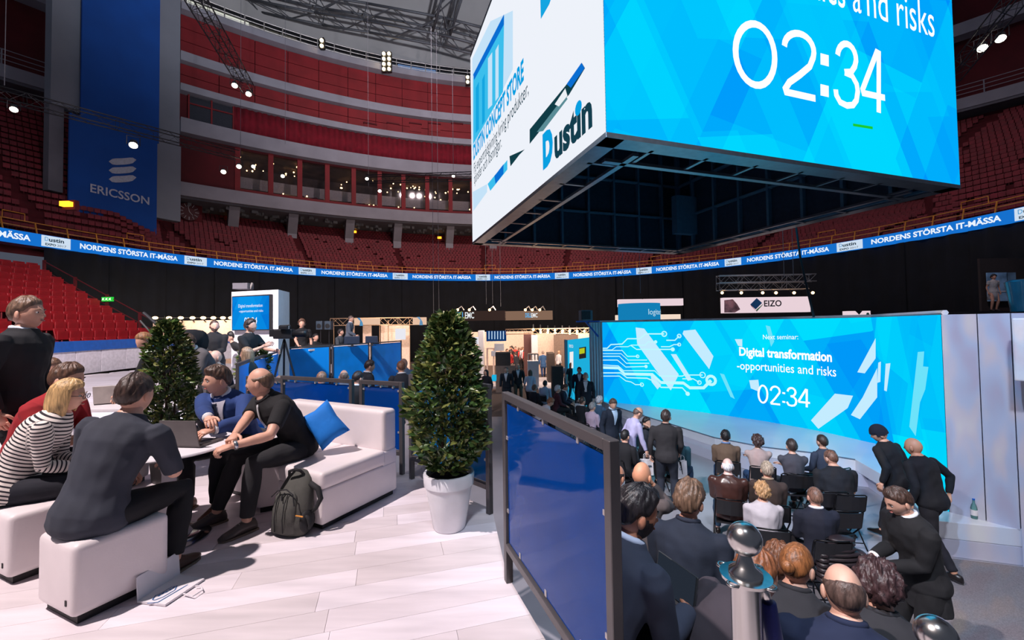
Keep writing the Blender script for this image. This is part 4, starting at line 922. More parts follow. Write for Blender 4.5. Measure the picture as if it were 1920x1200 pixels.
wb = sign('booth_sign', 'small white booth sign with green dot just above the stage screen', 1590, 1632, 583, 600, 19, mEz); b = MB(); q = P(1627, 589, 18.97); b.add([q+Vector((math.cos(t)*.07, -.005, math.sin(t)*.07)) for t in [2*PI*i/12 for i in range(12)]], [tuple(range(12))]); b.build('green_dot', mat('green_dot', (30, 120, 90)), wb); b = MB(); b.plate([P(x, y, 18.98) for x, y in ((1604, 583), (1617, 583), (1611, 590))], (0, .01, 0)); b.build('notch', mBlack, wb)
bw = thing('booth_wall', 'dark brown booth wall behind the woman in the patterned dress', 'wall', tuple(P(1890, 600, 19.3))); a = P(1842, 600, 19.3); c = P(1990, 482, 19.3); MB().box((a.x, 19.3, .0), (c.x, 19.4, P(1880, 484, 19.3).z)).build('board', mat('brown_booth_wall', (52, 42, 40), .8), bw)
for x0, x1, y0, y1, nm, cl in ((1851, 1886, 511, 565, 'blue and white poster behind the woman in the patterned dress', (140, 180, 215)), (1887, 1902, 511, 553, 'narrow grey poster at the right edge above the stage', (110, 140, 165))):
    a, c = P(x0, y1, 19.2), P(x1, y0, 19.2); t = thing('poster', nm, 'poster', tuple(a)); MB().box((a.x, 19.15, a.z), (c.x, 19.2, c.z)).build('sheet', mat('poster_%d' % cl[0], cl, .5, var=.3, scale=1.5), t); b = MB(); b.box((a.x, 19.13, a.z+(c.z-a.z)*.32), (c.x, 19.145, a.z+(c.z-a.z)*.36)); b.build('stripe', mWhite, t)
p = P(1922, 556, 6.2); t = thing('stage_light', 'teal stage light housing at the right picture edge above the end wall', 'lamp', tuple(p)); MB().lathe([(.02, -.24), (.15, -.22), (.17, .0), (.2, .22), (.16, .25), (.0, .25)], p, 20).build('housing', mat('teal_metal', (16, 86, 112), .3, metal=.4, coat=.5), t, smooth=True, angle=40); MB().tube([p+Vector((0, 0, -.24)), p+Vector((0, 0, -.3))], .1, 12).build('foot', mSteel, t)
p = P(1922, 655, 5.55); t = thing('wall_speaker', 'white wall speaker on the end wall at the right picture edge', 'speaker', tuple(p)); MB().cbox(p, (.2, .2, .82), 0, -.9).build('case', mWhite, t, bevel=.02)
# ================================================================== EXPO BOOTHS far off
mBeige = mat('beige_booth', (214, 180, 160), .7); mTan = emis('tan_lit_fascia', (150, 118, 98), .75); mBrn = emis('brown_lit_fascia', (62, 46, 42), .8); mDkB = mat('dark_brown_box', (66, 54, 50), .6); mLtB = mat('light_brown_box', (140, 116, 104), .7); mBoothL = mat('lit_booth_wall', (236, 206, 188), .8)  # lit_booth_wall: warm lamplight on the walls is put into their base colour
mSgW = emis('sign_letter_white', (235, 238, 240), 1.); mSgB = emis('sign_letter_blue', (90, 180, 235), 1.)
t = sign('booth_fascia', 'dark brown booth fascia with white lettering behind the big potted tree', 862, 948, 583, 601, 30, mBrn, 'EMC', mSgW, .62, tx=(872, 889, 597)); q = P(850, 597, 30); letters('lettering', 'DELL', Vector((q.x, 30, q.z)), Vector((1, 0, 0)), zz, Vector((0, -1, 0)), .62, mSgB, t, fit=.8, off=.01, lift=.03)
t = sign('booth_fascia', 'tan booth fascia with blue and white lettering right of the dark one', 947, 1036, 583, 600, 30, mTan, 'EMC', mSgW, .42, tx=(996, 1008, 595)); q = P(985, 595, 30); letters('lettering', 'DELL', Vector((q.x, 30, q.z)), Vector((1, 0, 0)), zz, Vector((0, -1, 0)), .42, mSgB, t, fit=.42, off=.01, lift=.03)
for i, x in enumerate((858, 880, 918, 985, 998, 1012)):
    p = P(x, 581, 29.6); t = thing('fascia_lamp', 'small curved lamp on top of the far booth fascias', 'lamp', tuple(p), 0, 'lamps on the far fascias'); MB().ball(p, .09, 8, 6).build('bulb', mWarm, t); MB().tube([p+Vector((0, 0, .05)), p+Vector((.25, .2, .25)), p+Vector((.4, .4, .0))], .035, 6).build('arm', mSteelL, t)
def box_thing(nm, label, cat, x0, x1, y0, y1, d, dp, mt, ground=False, pn='body', rz=0.):
    a = P(x0, y1, d); c = P(x1, y0, d); z0 = 0.002 if ground else a.z; t = thing(nm, label, cat, ((a.x+c.x)/2, d, z0)); b = MB(); b.cbox(((a.x+c.x)/2, d+dp/2, (z0+c.z)/2), (c.x-a.x, dp, c.z-z0), 0, rz); b.build(pn, mt, t, bevel=.01, bseg=1); return t
# left warm wall with lamps
t = box_thing('booth_wall', 'long warm white booth wall under a row of lamps behind the left potted tree', 'wall', 286, 436, 600, 660, 26, .3, mBoothL, True)
for x in (291, 317, 339, 361, 381, 400, 418, 433):
    p = P(x, 596, 25.3); l = thing('booth_lamp', 'small round lamp on an arm above the warm white booth wall', 'lamp', tuple(p), 0, 'lamps above the left booth wall'); MB().ball(p, (.14, .14, .09), 8, 6).build('bulb', mWarm, l); MB().tube([p, p+Vector((.25, .4, .0)), p+Vector((.3, .7, -.25))], .03, 6).build('arm', mSteel, l)
lamp('booth_row_light', 'AREA', P(360, 560, 24.4), P(360, 625, 26), 260, (1, .78, .6), 3.0)
# trussed booth
mTrW = mat('warm_truss', (206, 170, 140), .5)  # silver truss with the warm booth light painted into its colour
tr_ = truss('booth_truss', P(622, 604, 27), P(776, 602, 27), .45, mTrW, 'warm lit silver truss beam of the booth behind the technicians', step=.45)
for x in (626, 712, 728, 768): truss('booth_truss', P(x, 606, 27), Vector((P(x, 606, 27).x, 27, 0)), .4, mTrW, 'upright truss leg of the technicians\' background booth, at %s' % {626: 'its left end', 712: 'the left of its middle gap', 728: 'the right of its middle gap', 768: 'its right end'}[x], step=.45)
def blade(t, x, y, d, s):
    b = MB(); c = P(x, y, d); b.add([c+Vector((dx*s, -.03, dz*s)) for dx, dz in ((-.35, .5), (.0, .5), (.35, -.1), (.4, -.5), (-.05, -.5), (.05, .1))], [(0, 1, 2, 3, 4, 5)]); b.build('logo', mat('sail_logo', (30, 100, 150), .5), t)
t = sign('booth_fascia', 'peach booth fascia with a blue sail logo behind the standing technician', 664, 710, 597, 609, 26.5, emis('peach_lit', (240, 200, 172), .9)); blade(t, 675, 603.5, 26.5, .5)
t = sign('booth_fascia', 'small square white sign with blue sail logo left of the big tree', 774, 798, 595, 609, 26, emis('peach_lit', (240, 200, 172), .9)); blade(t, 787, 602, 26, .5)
for x0, x1, y0, y1, mt, lb in ((648, 664, 608, 626, mBeige, 'beige booth panel left of the standing technician'), (680, 696, 608, 626, mBoothL, 'pale booth panel right of the standing technician'), (714, 727, 608, 640, mBoothL, 'narrow pale booth panel in the truss gap'), (728, 768, 610, 645, mBoothL, 'wide pale booth panel in the right truss bay')):
    box_thing('partition_wall', lb, 'partition', x0, x1, y0, y1, 28, .1, mt, True)
box_thing('display_screen', 'white display screen standing in the right truss bay', 'screen', 741, 760, 616, 637, 26.6, .1, emis('white_screen', (232, 232, 240), 1.))
box_thing('display_screen', 'white display screen with rounded top behind the big tree', 'screen', 877, 897, 632, 646, 27, .1, emis('white_screen', (232, 232, 240), 1.))
lamp('truss_booth_light', 'AREA', P(715, 600, 24.5)+Vector((0, 0, 1)), P(715, 625, 28), 260, (1, .76, .55), 3.0)
# middle far booths
box_thing('booth_wall', 'warm-lit back wall of the far centre booths', 'wall', 862, 1000, 621, 700, 37, .2, mBoothL, True)
box_thing('booth_wall', 'warm white booth wall right of the white column', 'wall', 1006, 1042, 626, 700, 30, .2, mBoothL, True); box_thing('booth_wall', 'dim brown booth recess behind the man in the white shirt', 'wall', 1040, 1088, 627, 700, 29, .2, mLtB, True)
box_thing('booth_wall', 'warm cream booth wall beside the left end of the stage screen', 'wall', 1086, 1124, 624, 700, 26, .2, mBoothL, True)
box_thing('booth_column', 'dark red-brown booth column in the far centre', 'column', 983, 996, 624, 690, 29, .5, mat('red_brown_panel', (110, 72, 70), .7), True); box_thing('booth_column', 'white booth column in the far centre', 'column', 997, 1008, 628, 690, 28, .5, mWhite, True)
box_thing('booth_wall', 'slanted white booth gable right of the big potted tree', 'wall', 897, 906, 620, 690, 29, 1.5, mWhite, True)
t = box_thing('striped_lamp_box', 'hanging box with blue and white vertical stripes in the far centre', 'sign', 912, 949, 620, 640, 27, .6, emis('stripe_navy', (14, 56, 110), .9))
for i in range(6): b = MB(); x = 916+i*5.4; b.add([P(x, 621, 26.97), P(x+1.8, 621, 26.97), P(x+1.8, 636, 26.97), P(x, 636, 26.97)], [(0, 1, 2, 3)]); b.build('stripe', emis('stripe_white', (190, 215, 240), 1.), t)
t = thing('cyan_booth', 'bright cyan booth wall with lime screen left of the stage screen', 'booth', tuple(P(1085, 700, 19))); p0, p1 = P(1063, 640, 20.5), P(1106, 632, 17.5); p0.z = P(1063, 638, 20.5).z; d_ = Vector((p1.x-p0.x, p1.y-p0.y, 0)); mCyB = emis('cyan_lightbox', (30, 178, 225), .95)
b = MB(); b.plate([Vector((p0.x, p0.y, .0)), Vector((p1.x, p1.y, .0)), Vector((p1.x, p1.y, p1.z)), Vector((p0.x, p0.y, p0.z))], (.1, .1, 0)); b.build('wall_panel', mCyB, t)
def onC(px, py): return PP(px, py, p0, Vector((d_.y, -d_.x, 0)).normalized())
nC = Vector((d_.y, -d_.x, 0)).normalized(); nC = -nC if nC.dot(p0) > 0 else nC
b = MB(); b.plate([onC(x, y)+nC*.05 for x, y in ((1089, 652), (1101, 650), (1101, 671), (1089, 673))], nC*.03); b.build('wall_screen', mSteel, t); b = MB(); b.add([onC(x, y)+nC*.09 for x, y in ((1090, 654), (1100, 652), (1100, 662), (1090, 664))], [(0, 1, 2, 3)]); b.build('lime_picture', emis('lime', (190, 205, 40), .9), t)
b = MB(); b.add([onC(x, y)+nC*.05 for x, y in ((1070, 660), (1077, 659), (1077, 690), (1070, 691))], [(0, 1, 2, 3)]); b.build('white_figure_panel', mSgW, t)
letters('lettering', 'seco', onC(1069, 651)+nC*.05, d_.normalized(), zz, nC, .3, mSgW, t, fit=.6)
box_thing('booth_side_post', 'pale grey post at the left edge of the cyan booth', 'post', 1060, 1064, 637, 700, 20.4, .3, mGrey, True)
for i, (x, y) in enumerate([(1000+ (k*13.7) % 110, 618+(k*5) % 9) for k in range(16)]):
    p = P(x, y, 25+(i % 4)); l = thing('ceiling_spot', 'tiny warm spot lamp above the far booths', 'lamp', tuple(p), 0, 'spot lamps above the far booths'); MB().ball(p, .08, 8, 5).build('bulb', mWarm, l); MB().tube([p+Vector((0, .05, .05)), p+Vector((0, .1, .3))], .04, 6).build('stem', mSteel, l)
truss('booth_truss', P(950, 622, 26), P(1112, 620, 24), .3, mTrW, 'thin warm truss across the top of the far right booths', step=.4)
lamp('booth_centre_light', 'AREA', P(930, 560, 30), P(940, 640, 37), 900, (1, .74, .55), 4.0); lamp('booth_right_light', 'AREA', P(1050, 570, 24), P(1050, 640, 29), 520, (1, .78, .6), 4.0)
t = box_thing('display_counter', 'dark brown display box on a lighter plinth left of the white-shirted woman', 'counter', 929, 957, 661, 686, 22, .8, mDkB); a = P(929, 686, 22); c = P(966, 686, 22); MB().box((a.x, 22, 0), (c.x, 22.9, a.z)).build('plinth', mLtB, t)
t = box_thing('glass_showcase', 'small framed showcase on a white counter in the far centre', 'counter', 990, 1010, 677, 720, 23, .7, mWhite, True); a = P(991, 676, 23.1); c = P(1009, 664, 23.1); b = MB()
for x in (a.x, (a.x*2+c.x)/3, (a.x+c.x*2)/3, c.x): b.bar((x, 23.1, a.z), (x, 23.1, c.z), .05); b.bar((x, 23.6, a.z), (x, 23.6, c.z), .05)
b.bar((a.x, 23.1, c.z), (c.x, 23.1, c.z), .05); b.bar((a.x, 23.6, c.z), (c.x, 23.6, c.z), .05); b.build('case_frame', mBoothL, t)
box_thing('dark_counter', 'dark wooden counter right of the man in the blue suit, far off', 'counter', 1028, 1040, 662, 700, 24.5, 1.2, mDkB, True)
t = box_thing('open_shelf', 'pale open shelf with small white boards right of the big tree', 'shelf', 912, 940, 652, 655, 25, .8, mBoothL)
for x in (913, 925, 939): a = P(x, 655, 25); MB().box((a.x-.04, 25, 0), (a.x+.04, 25.4, a.z)).build('leg', mBoothL, t)
box_thing('white_board', 'white presentation board on the pale shelf', 'board', 927, 945, 644, 658, 24.6, .08, mWhite); box_thing('white_board', 'small white board below the pale shelf', 'board', 921, 930, 658, 668, 24.6, .08, mWhite)
box_thing('cyan_bin', 'low cyan lit box beside the kneeling visitor right of the big tree', 'box', 922, 930, 705, 715, 17.5, .5, mCyB)
t = box_thing('brown_booth_column', 'dark brown freestanding column in the aisle of the far visitors', 'column', 1036, 1056, 687, 760, 17, .5, mDkB, True)
b = MB(); b.box((-8, 23.4, .001), (1.3, 27, .12)); tag(b.build('booth_floor', mat('white_booth_floor', (205, 196, 200), .5), None), 'low white booth floor behind the brown display counter', 'booth floor'); b = MB(); b.prism([(1.3, 21.5), (3.2, 23.6), (3.4, 27), (1.4, 27)], .001, .14); tag(b.build('booth_floor', mat('white_booth_floor', (205, 196, 200), .5), None), 'white booth floor wedge under the man in the blue suit', 'booth floor')
# ================================================================== LOUNGE
mLeather = mat('white_leatherette', (226, 216, 218), .42, var=.025, scale=3, bump=.05, bscale=120, coat=.1); mPlinth = mat('black_plinth', (24, 22, 26), .6); mFrame = mat('bronze_grey_frame', (86, 82, 84), .4, metal=.35, var=.03)
mPane = acrylic('blue_acrylic', (.01, .18, .62), (.003, .085, .46), .5); mPaneL = mat('lit_blue_acrylic', (12, 150, 255), .38, var=.15, scale=.9, spec=.4); mPaneB = acrylic('blue_acrylic_bright', (.02, .32, .80), (.01, .22, .62), .45)  # lit panels: their cyan glow is put into a brighter base colour
def ottoman(px, rz, sx, sy, label, z=PL, h=.44):
    t = thing('ottoman', label, 'ottoman', (px[0], px[1], z), rz, 'white cube ottomans')
    b = MB(); b.box((-sx/2, -sy/2, .045), (sx/2, sy/2, h)); b.build('cushion', mLeather, t, smooth=True, world=False, bevel=.045, bseg=4)
    b = MB(); b.box((-sx/2+.035, -sy/2+.035, .002), (sx/2-.035, sy/2-.035, .05)); b.build('base', mPlinth, t, world=False)
    b = MB(); b.box((-sx/2-.004, -sy/2+.06, .11), (-sx/2+.002, -sy/2+.075, .14)); b.build('care_tag', mPlinth, t, world=False); return t
a, c, d = G(133, 1181, PL), G(307, 1096, PL), G(52, 1150, PL)
rz = math.atan2(c.y-a.y, c.x-a.x); ux = (c-a).normalized(); uy = Vector((-ux.y, ux.x, 0))
o1 = a+ux*.23+uy*.20; ottoman((o1.x, o1.y), rz, .46, .42, 'white cube ottoman under the man in the dark grey shirt')
a2 = G(19, 1103, PL); o2 = a2+ux*.23+uy*.24; ottoman((o2.x-.02, o2.y), rz, .46, .48, 'white cube ottoman at the left picture edge under the striped woman')
ottoman((-3.75, 3.35), .2, .45, .45, 'white cube ottoman under the man in the red shirt'); ottoman((-2.15, 3.98), .5, .42, .42, 'white ottoman half hidden behind the table leg and trousers')
S0 = Vector((-1.52, 3.38, 0)); su = Vector((-.887, .46, 0)); sw = Vector((.46, .887, 0))
sof = thing('sofa', 'white leatherette sofa with low backrest and blue cushion', 'sofa', (S0.x, S0.y, PL))
def sbox(nm, u0, u1, w0, w1, z0, z1, mt, bev=.03, sg=4, th=None):
    th = th or sof
    q = [S0+su*u0+sw*w0, S0+su*u1+sw*w0, S0+su*u1+sw*w1, S0+su*u0+sw*w1]; b = MB(); b.prism([(p.x, p.y) for p in q], PL+z0, PL+z1); return b.build(nm, mt, th, smooth=bev > 0, bevel=bev, bseg=sg)
sbox('seat_box', 0, .55, 0, .84, .045, .32, mLeather, .02, 3); sbox('seat_cushion', -.005, .55, -.005, .70, .315, .455, mLeather, .045, 5)
sbox('seat_box', .56, 1.75, .12, .84, .045, .32, mLeather, .02, 3); sbox('seat_cushion', .56, 1.75, .10, .70, .315, .455, mLeather, .045, 5)
sbox('backrest', 0.01, 1.45, .68, .86, .42, .82, mLeather, .05, 5); sbox('side_panel', .004, 1.75, .66, .85, .045, .44, mLeather, .02, 3)
sbox('plinth', .03, 1.7, .15, .82, .002, .05, mPlinth, 0); sbox('plinth', .03, .54, .03, .4, .002, .05, mPlinth, 0)
# blue cushion: pinched pillow leaning in the corner
def pillow(name, label, c, r, u, n, mt, w=.42, h=.42, th=.13):
    t = thing(name, label, 'cushion', tuple(c)); b = MB(); N_ = 14; vs = []
    for sd in (1, -1):
        for i in range(N_+1):
            for j in range(N_+1):
                x = -1+2*i/N_; y = -1+2*j/N_; e = (1-x**4)*(1-y**4); k = 1-.12*(abs(x)**2*(1-abs(y)**2)*0+ (1-abs(x*y))*max(abs(x), abs(y))**4)
                vs.append(c+r*(x*w/2*k)+u*(y*h/2*k)+n*(sd*th/2*max(e, 0)**.6))
    M_ = (N_+1)**2; fs = []
    for sd in (0, 1):
        for i in range(N_):
            for j in range(N_): a = sd*M_+i*(N_+1)+j; fs.append((a, a+1, a+N_+2, a+N_+1))
    b.add(vs, fs); b.build('cover', mt, t, smooth=True); return t
mCush = mat('blue_cushion_cloth', (14, 118, 210), .8, var=.06, scale=4, bump=.4, bscale=14)
pc = P(609, 796, 3.90); nn2 = Vector((.25, -.93, .30)).normalized(); rr = Vector((.93, .25, 0)); rr = (rr-nn2*rr.dot(nn2)).normalized(); uu = nn2.cross(rr); rr, uu = (rr*math.cos(.62)+uu*math.sin(.62)), (uu*math.cos(.62)-rr*math.sin(.62)); rr = rr*.78; pillow('cushion', 'bright blue cushion leaning on the white sofa back', pc, rr, uu, nn2, mCush, .36, .36, .15)
# table
tc_ = Vector((-2.66, 3.3)); tab = thing('coffee_table', 'round white table between the seated people with the laptop on it', 'table', (tc_.x, tc_.y, PL))
MB().lathe([(0, .685), (.40, .69), (.435, .7), (.44, .708), (.435, .716), (0, .716)], (0, 0, 0), 48).build('tabletop', mWhite, tab, smooth=True, angle=40, world=False)
MB().lathe([(0.0, .03), (.15, .035), (.08, .12), (.05, .3), (.045, .5), (.08, .66), (.14, .688), (0, .688)], (0, 0, 0), 28).build('pedestal', mWhite, tab, smooth=True, angle=50, world=False)
MB().lathe([(0, .002), (.26, .002), (.27, .01), (.25, .022), (.15, .034), (0, .034)], (0, 0, 0), 40).build('base_plate', mat('chrome', (205, 205, 210), .12, metal=1.), tab, smooth=True, angle=50, world=False)
TT = PL+.716
mLap = mat('laptop_grey', (92, 86, 86), .4, metal=.3); mKey = mat('keyboard_black', (24, 24, 28), .5)
def laptop(px0, px1, py, d, ztop_, label, open_=1.75, w=.33, lid=.21, ang=None, centre=None, yaw=None, lid_mat=None):
    if centre is None: a, c = P(px0, py, d), P(px1, py, d); centre = (a+c)/2; yaw = 0
    t = thing('laptop', label, 'laptop', (centre[0], centre[1], ztop_), yaw)
    b = MB(); b.box((-w/2, 0, .0), (w/2, .23, .016)); b.build('keyboard_base', mLap, t, world=False, bevel=.004, bseg=1)
    b = MB(); b.box((-w/2+.02, .03, .016), (w/2-.02, .13, .019)); b.build('keys', mKey, t, world=False)
    L_ = MB(); s_, c_ = math.sin(open_), math.cos(open_); 
    q = [(-w/2, 0, .016), (w/2, 0, .016), (w/2, c_*lid, .016+s_*lid), (-w/2, c_*lid, .016+s_*lid)]; L_.plate(q, (0, -.008*s_, .008*c_)); L_.build('lid', lid_mat or mLap, t, world=False, bevel=.002, bseg=1)
    b = MB(); b.add([(x*.94, y+.0035*s_*1.0, z*.96+.006) for x, y, z in q], [(0, 1, 2, 3)]); b.build('screen', emis('laptop_screen', (60, 70, 86), .4), t, world=False); return t
laptop(305, 378, 832, 3.22, TT, 'grey laptop with its lid towards the camera on the round table', w=.30, lid=.20, centre=((P(341, 832, 3.22)).x, 3.22), yaw=-.12)
# tiny potted plant on the table
p = G(311, 838, TT); t = thing('table_plant', 'tiny yellow-green plant in a pale terracotta pot on the round table', 'plant', (p.x, p.y, TT)); MB().lathe([(0, 0), (.022, 0), (.03, .045), (.026, .045), (.02, .04), (0, .04)], (0, 0, 0), 16).build('pot', mat('pale_terracotta', (214, 160, 148), .7), t, world=False, smooth=True, angle=40)
MB().lathe([(0, .0), (.045, .001), (.05, .006), (0, .004)], (0, 0, 0), 16).build('saucer', mWhite, t, world=False)
for k in range(9):
    a = k*2.4; l = .05+.03*(k % 3)/2; q = Vector((math.cos(a)*.01, math.sin(a)*.01, .04)); e = q+Vector((math.cos(a)*l*.5, math.sin(a)*l*.5, l)); s = Vector((-math.sin(a), math.cos(a), 0))*.009; m_ = (q+e)/2+Vector((0, 0, .01))
    b = MB(); b.add([q, m_+s, e, m_-s, m_+Vector((0, 0, .004))], [(0, 1, 4), (1, 2, 4), (2, 3, 4), (3, 0, 4)]); b.build('leaf', mat('yellow_leaf', (214, 190, 40), .5) if k % 2 else mat('lime_leaf', (120, 160, 50), .5), t, world=False)
# second lounge table and things behind (left back group)
t = thing('side_table', 'white table with papers behind the striped woman', 'table', (-4.6, 5.2, PL)); MB().box((-5.1, 4.75, PL+.70), (-3.75, 5.6, PL+.74)).build('tabletop', mWhite, t, bevel=.008); 
for x, y in ((-5.0, 4.85), (-3.85, 4.85), (-5.0, 5.5), (-3.85, 5.5)): MB().box((x-.025, y-.025, PL+.001), (x+.025, y+.025, PL+.70)).build('leg', mWhite, t)
ottoman((-4.15, 4.35), .1, .5, .5, 'white cube ottoman behind the heads of the striped woman and the man in grey', h=.46); ottoman((-4.9, 4.3), .1, .5, .5, 'white cube ottoman behind the man in the red shirt', h=.46)
laptop(0, 0, 0, 0, PL+.74, 'silver laptop on the white table behind the red shirt man', centre=(-4.75, 5.05), yaw=.5, lid_mat=mat('silver_lid', (170, 160, 155), .4))
p = G(294, 687, PL+.74); 
# plants ---------------------------------------------------------------
mLeafs = [mat('bay_leaf_dark', (52, 78, 38), .38, var=.2, scale=5, coat=.3), mat('bay_leaf_mid', (78, 102, 50), .36, var=.2, scale=5, coat=.3), mat('bay_leaf_olive', (112, 116, 60), .4, var=.2, scale=5, coat=.2)]
mSoil = mat('dark_soil', (38, 28, 24), .95, bump=.5, bscale=40); mBark = mat('brown_bark', (70, 52, 40), .8); mPot = mat('white_glazed_pot', (222, 222, 228), .25, var=.02, coat=.3)
def leaf_mesh(name, mt, L=.072, W=.036):
    me = bpy.data.meshes.new(name); vs = [(0, 0, 0), (W/2*.8, L*.33, .006), (W/2*.8, L*.66, .004), (0, L, -.006), (-W/2*.8, L*.66, .004), (-W/2*.8, L*.33, .006), (0, L*.33, -.002), (0, L*.66, -.004)]
    me.from_pydata(vs, [], [(0, 1, 6), (0, 6, 5), (1, 2, 7, 6), (6, 7, 4, 5), (2, 3, 7), (7, 3, 4)]); me.materials.append(mt); me.polygons.foreach_set('use_smooth', [True]*6); return me
def bay(label, base, H, prof, pot, nleaf, nsingle, seed, L=.072, W=.036, potmat=None, lit=0):
    t = thing('potted_bay_tree', label, 'potted tree', base); r = random.Random(seed); ph, pr0, pr1 = pot
    MB().lathe([(0, 0), (pr0, 0), (pr0+.008, .01), (pr1-.012, ph*.78), (pr1, ph*.79), (pr1+.006, ph*.97), (pr1, ph), (pr1-.018, ph), (pr1-.03, ph*.9), (0, ph*.9)], (0, 0, 0), 40).build('pot', potmat or mPot, t, smooth=True, angle=35, world=False)
    MB().lathe([(0, ph*.9), (pr1-.025, ph*.9), (pr1-.06, ph*.94), (0, ph*.96)], (0, 0, 0), 20).build('soil', mSoil, t, world=False)
    for k in range(5):
        a = k*1.3; b = MB(); b.tube([(math.cos(a)*.04, math.sin(a)*.04, ph*.9), (math.cos(a)*.07, math.sin(a)*.07, ph+.35*(H-ph)), (math.cos(a+1)*.05, math.sin(a+1)*.05, ph+.8*(H-ph))], [.012, .009, .004], 6); b.build('stem', mBark, t, smooth=True, world=False)
    ms = [leaf_mesh('leaf', m_, L, W) for m_ in mLeafs]; allv = [[], [], []]
    lv = []
    for i in range(nleaf):
        f = r.random()**.9; z = ph*1.0+.02+f*(H-ph-.06); R = np.interp(f, *zip(*prof)); R *= (.5+.5*r.random()**.35)*(1+.10*math.sin(f*23+seed)+.08*r.random()); a = r.random()*2*PI
        R *= 1+.10*math.sin(a*3+f*9); p = Vector((R*math.cos(a), R*math.sin(a), z)); out = Vector((math.cos(a), math.sin(a), .35+.7*r.random()-.2)); out += Vector((r.gauss(0, .8), r.gauss(0, .8), r.gauss(0, .6))); s = .75+.5*r.random()
        lv.append((p, out.normalized(), s, r.randrange(3), r.random()*6.28, a))
    # the leaves facing the seats and the camera come first as single objects
    key = math.atan2(-base[1], -base[0]); lv.sort(key=lambda q: -(Vector((math.cos(key), math.sin(key))).dot(Vector((q[0].x, q[0].y)))+.02*q[2]))
    cp = MB()
    for i, (p, d, s, k, rl_, a) in enumerate(lv):
        q = d.to_track_quat('Y', 'Z').to_matrix().to_4x4() @ Matrix.Rotation(rl_, 4, 'Y'); M = Matrix.Translation(p) @ q @ Matrix.Scale(s, 4)
        if i < nsingle:
            o = bpy.data.objects.new('leaf', ms[k]); COL.objects.link(o); o.parent = t; o.matrix_local = M
        else: me = ms[k]; cp.add([M @ v.co for v in me.vertices], [tuple(f_.vertices) for f_ in me.polygons], k)
    tag(cp.build('foliage', mLeafs, t, smooth=True, world=False), kind='stuff'); return t
pb = G(838, 1003, PL); BP = (pb.x, pb.y+.13, PL)
bay('tall bay tree in a white pot in the middle of the lounge floor', BP, 1.73, [(0, .12), (.06, .19), (.2, .25), (.35, .27), (.5, .265), (.7, .20), (.85, .15), (.95, .09), (1, .03)], (.44, .12, .198), 4200, 295, 4)
bay('tall bay tree in a dark pot behind the laptop and the suited man', (-3.72, 4.6, PL), 1.72, [(0, .12), (.15, .2), (.4, .23), (.6, .21), (.8, .15), (.95, .09), (1, .03)], (.40, .13, .18), 2800, 120, 9, potmat=mat('dark_grey_pot', (60, 56, 58), .5))
bay('smaller bay tree beside the camera operator at the television tower', (-4.97, 8.15, PL), 1.38, [(0, .12), (.2, .22), (.5, .25), (.8, .2), (1, .06)], (.4, .13, .18), 1500, 20, 12, L=.09, W=.035)
# fence panels ---------------------------------------------------------
def fence(label, a, b_, zt=1.10, zb=.27, pane=None, sec=.045, feet=True, name='glass_fence_panel', clips=True, z=PL):
    a, b_ = Vector(a), Vector(b_); d = (b_-a).normalized(); L_ = (b_-a).length; t = thing(name, label, 'fence panel', ((a.x+b_.x)/2, (a.y+b_.y)/2, z)); dv = Vector((d.x, d.y, 0))
    n = Vector((d.y, -d.x, 0))
    for p in (a, b_): MB().bar((p.x, p.y, z+.001), (p.x, p.y, z+zt), sec, sec, 0, up=n).build('post', mFrame, t, bevel=.003, bseg=1)
    MB().bar((a.x+d.x*sec/2, a.y+d.y*sec/2, z+zt-sec/2), (b_.x-d.x*sec/2, b_.y-d.y*sec/2, z+zt-sec/2), sec).build('top_rail', mFrame, t, bevel=.003, bseg=1)
    MB().bar((a.x+d.x*sec/2, a.y+d.y*sec/2, z+zb-sec), (b_.x-d.x*sec/2, b_.y-d.y*sec/2, z+zb-sec), sec).build('bottom_rail', mFrame, t, bevel=.003, bseg=1)
    q0 = Vector((a.x, a.y, z+zb-.01))+dv*(sec*.9); q1 = Vector((b_.x, b_.y, z+zb-.01))-dv*(sec*.9); h = zt-zb-sec*1.3
    b = MB(); b.plate([q0, q1, q1+zz*h, q0+zz*h], n*.008); b.build('pane', pane or mPane, t)
    if clips:
        for f in (.2, .5, .8):
            for zc_ in (zt-sec-.015, zb+.01): MB().cbox((a.x+d.x*L_*f, a.y+d.y*L_*f, z+zc_), (.02, .024, .03), 0, math.atan2(d.y, d.x)).build('clip', mSteelL, t)
        for p, sg in ((a, 1), (b_, -1)):
            for zc_ in (.45, .9): MB().cbox((p.x+d.x*sg*.035, p.y+d.y*sg*.035, z+zc_), (.03, .024, .02), 0, math.atan2(d.y, d.x)).build('clip', mSteelL, t)
    return t
fence('large blue acrylic fence panel with grey frame at the platform edge', (-.045, 2.70), (.355, 1.56), zt=1.18)
fence('blue fence panel with grey post standing behind the big potted tree', (-.215, 3.66), (-1.08, 4.52), pane=mPaneB)
fence('grey-framed blue fence panel behind the sofa end and the big tree', (-1.22, 4.66), (-1.74, 4.90), zt=1.0, pane=mPane); fence('grey-framed blue fence panel behind the middle of the sofa', (-1.88, 4.96), (-2.95, 5.46), zt=1.0, pane=mPane); fence('grey-framed blue fence panel between the two seated men\'s heads', (-3.0, 5.6), (-3.7, 5.95), zt=.95, pane=mPane)
tp = [G(x, y, PL+1.1) for x, y in ((412, 694), (437, 683), (492, 664), (527, 654), (621, 648), (698, 643), (755, 640))]
tp = [(-3.95, 6.1), (-4.33, 7.0), (-5.17, 9.4), (-6.0, 11.1)]; tq = [(-6.0, 11.15), (-5.25, 12.3), (-4.6, 13.7), (-4.0, 15.4)]
nm_ = ['nearest the left tree', 'second from the left tree', 'third from the left tree, at the corner']
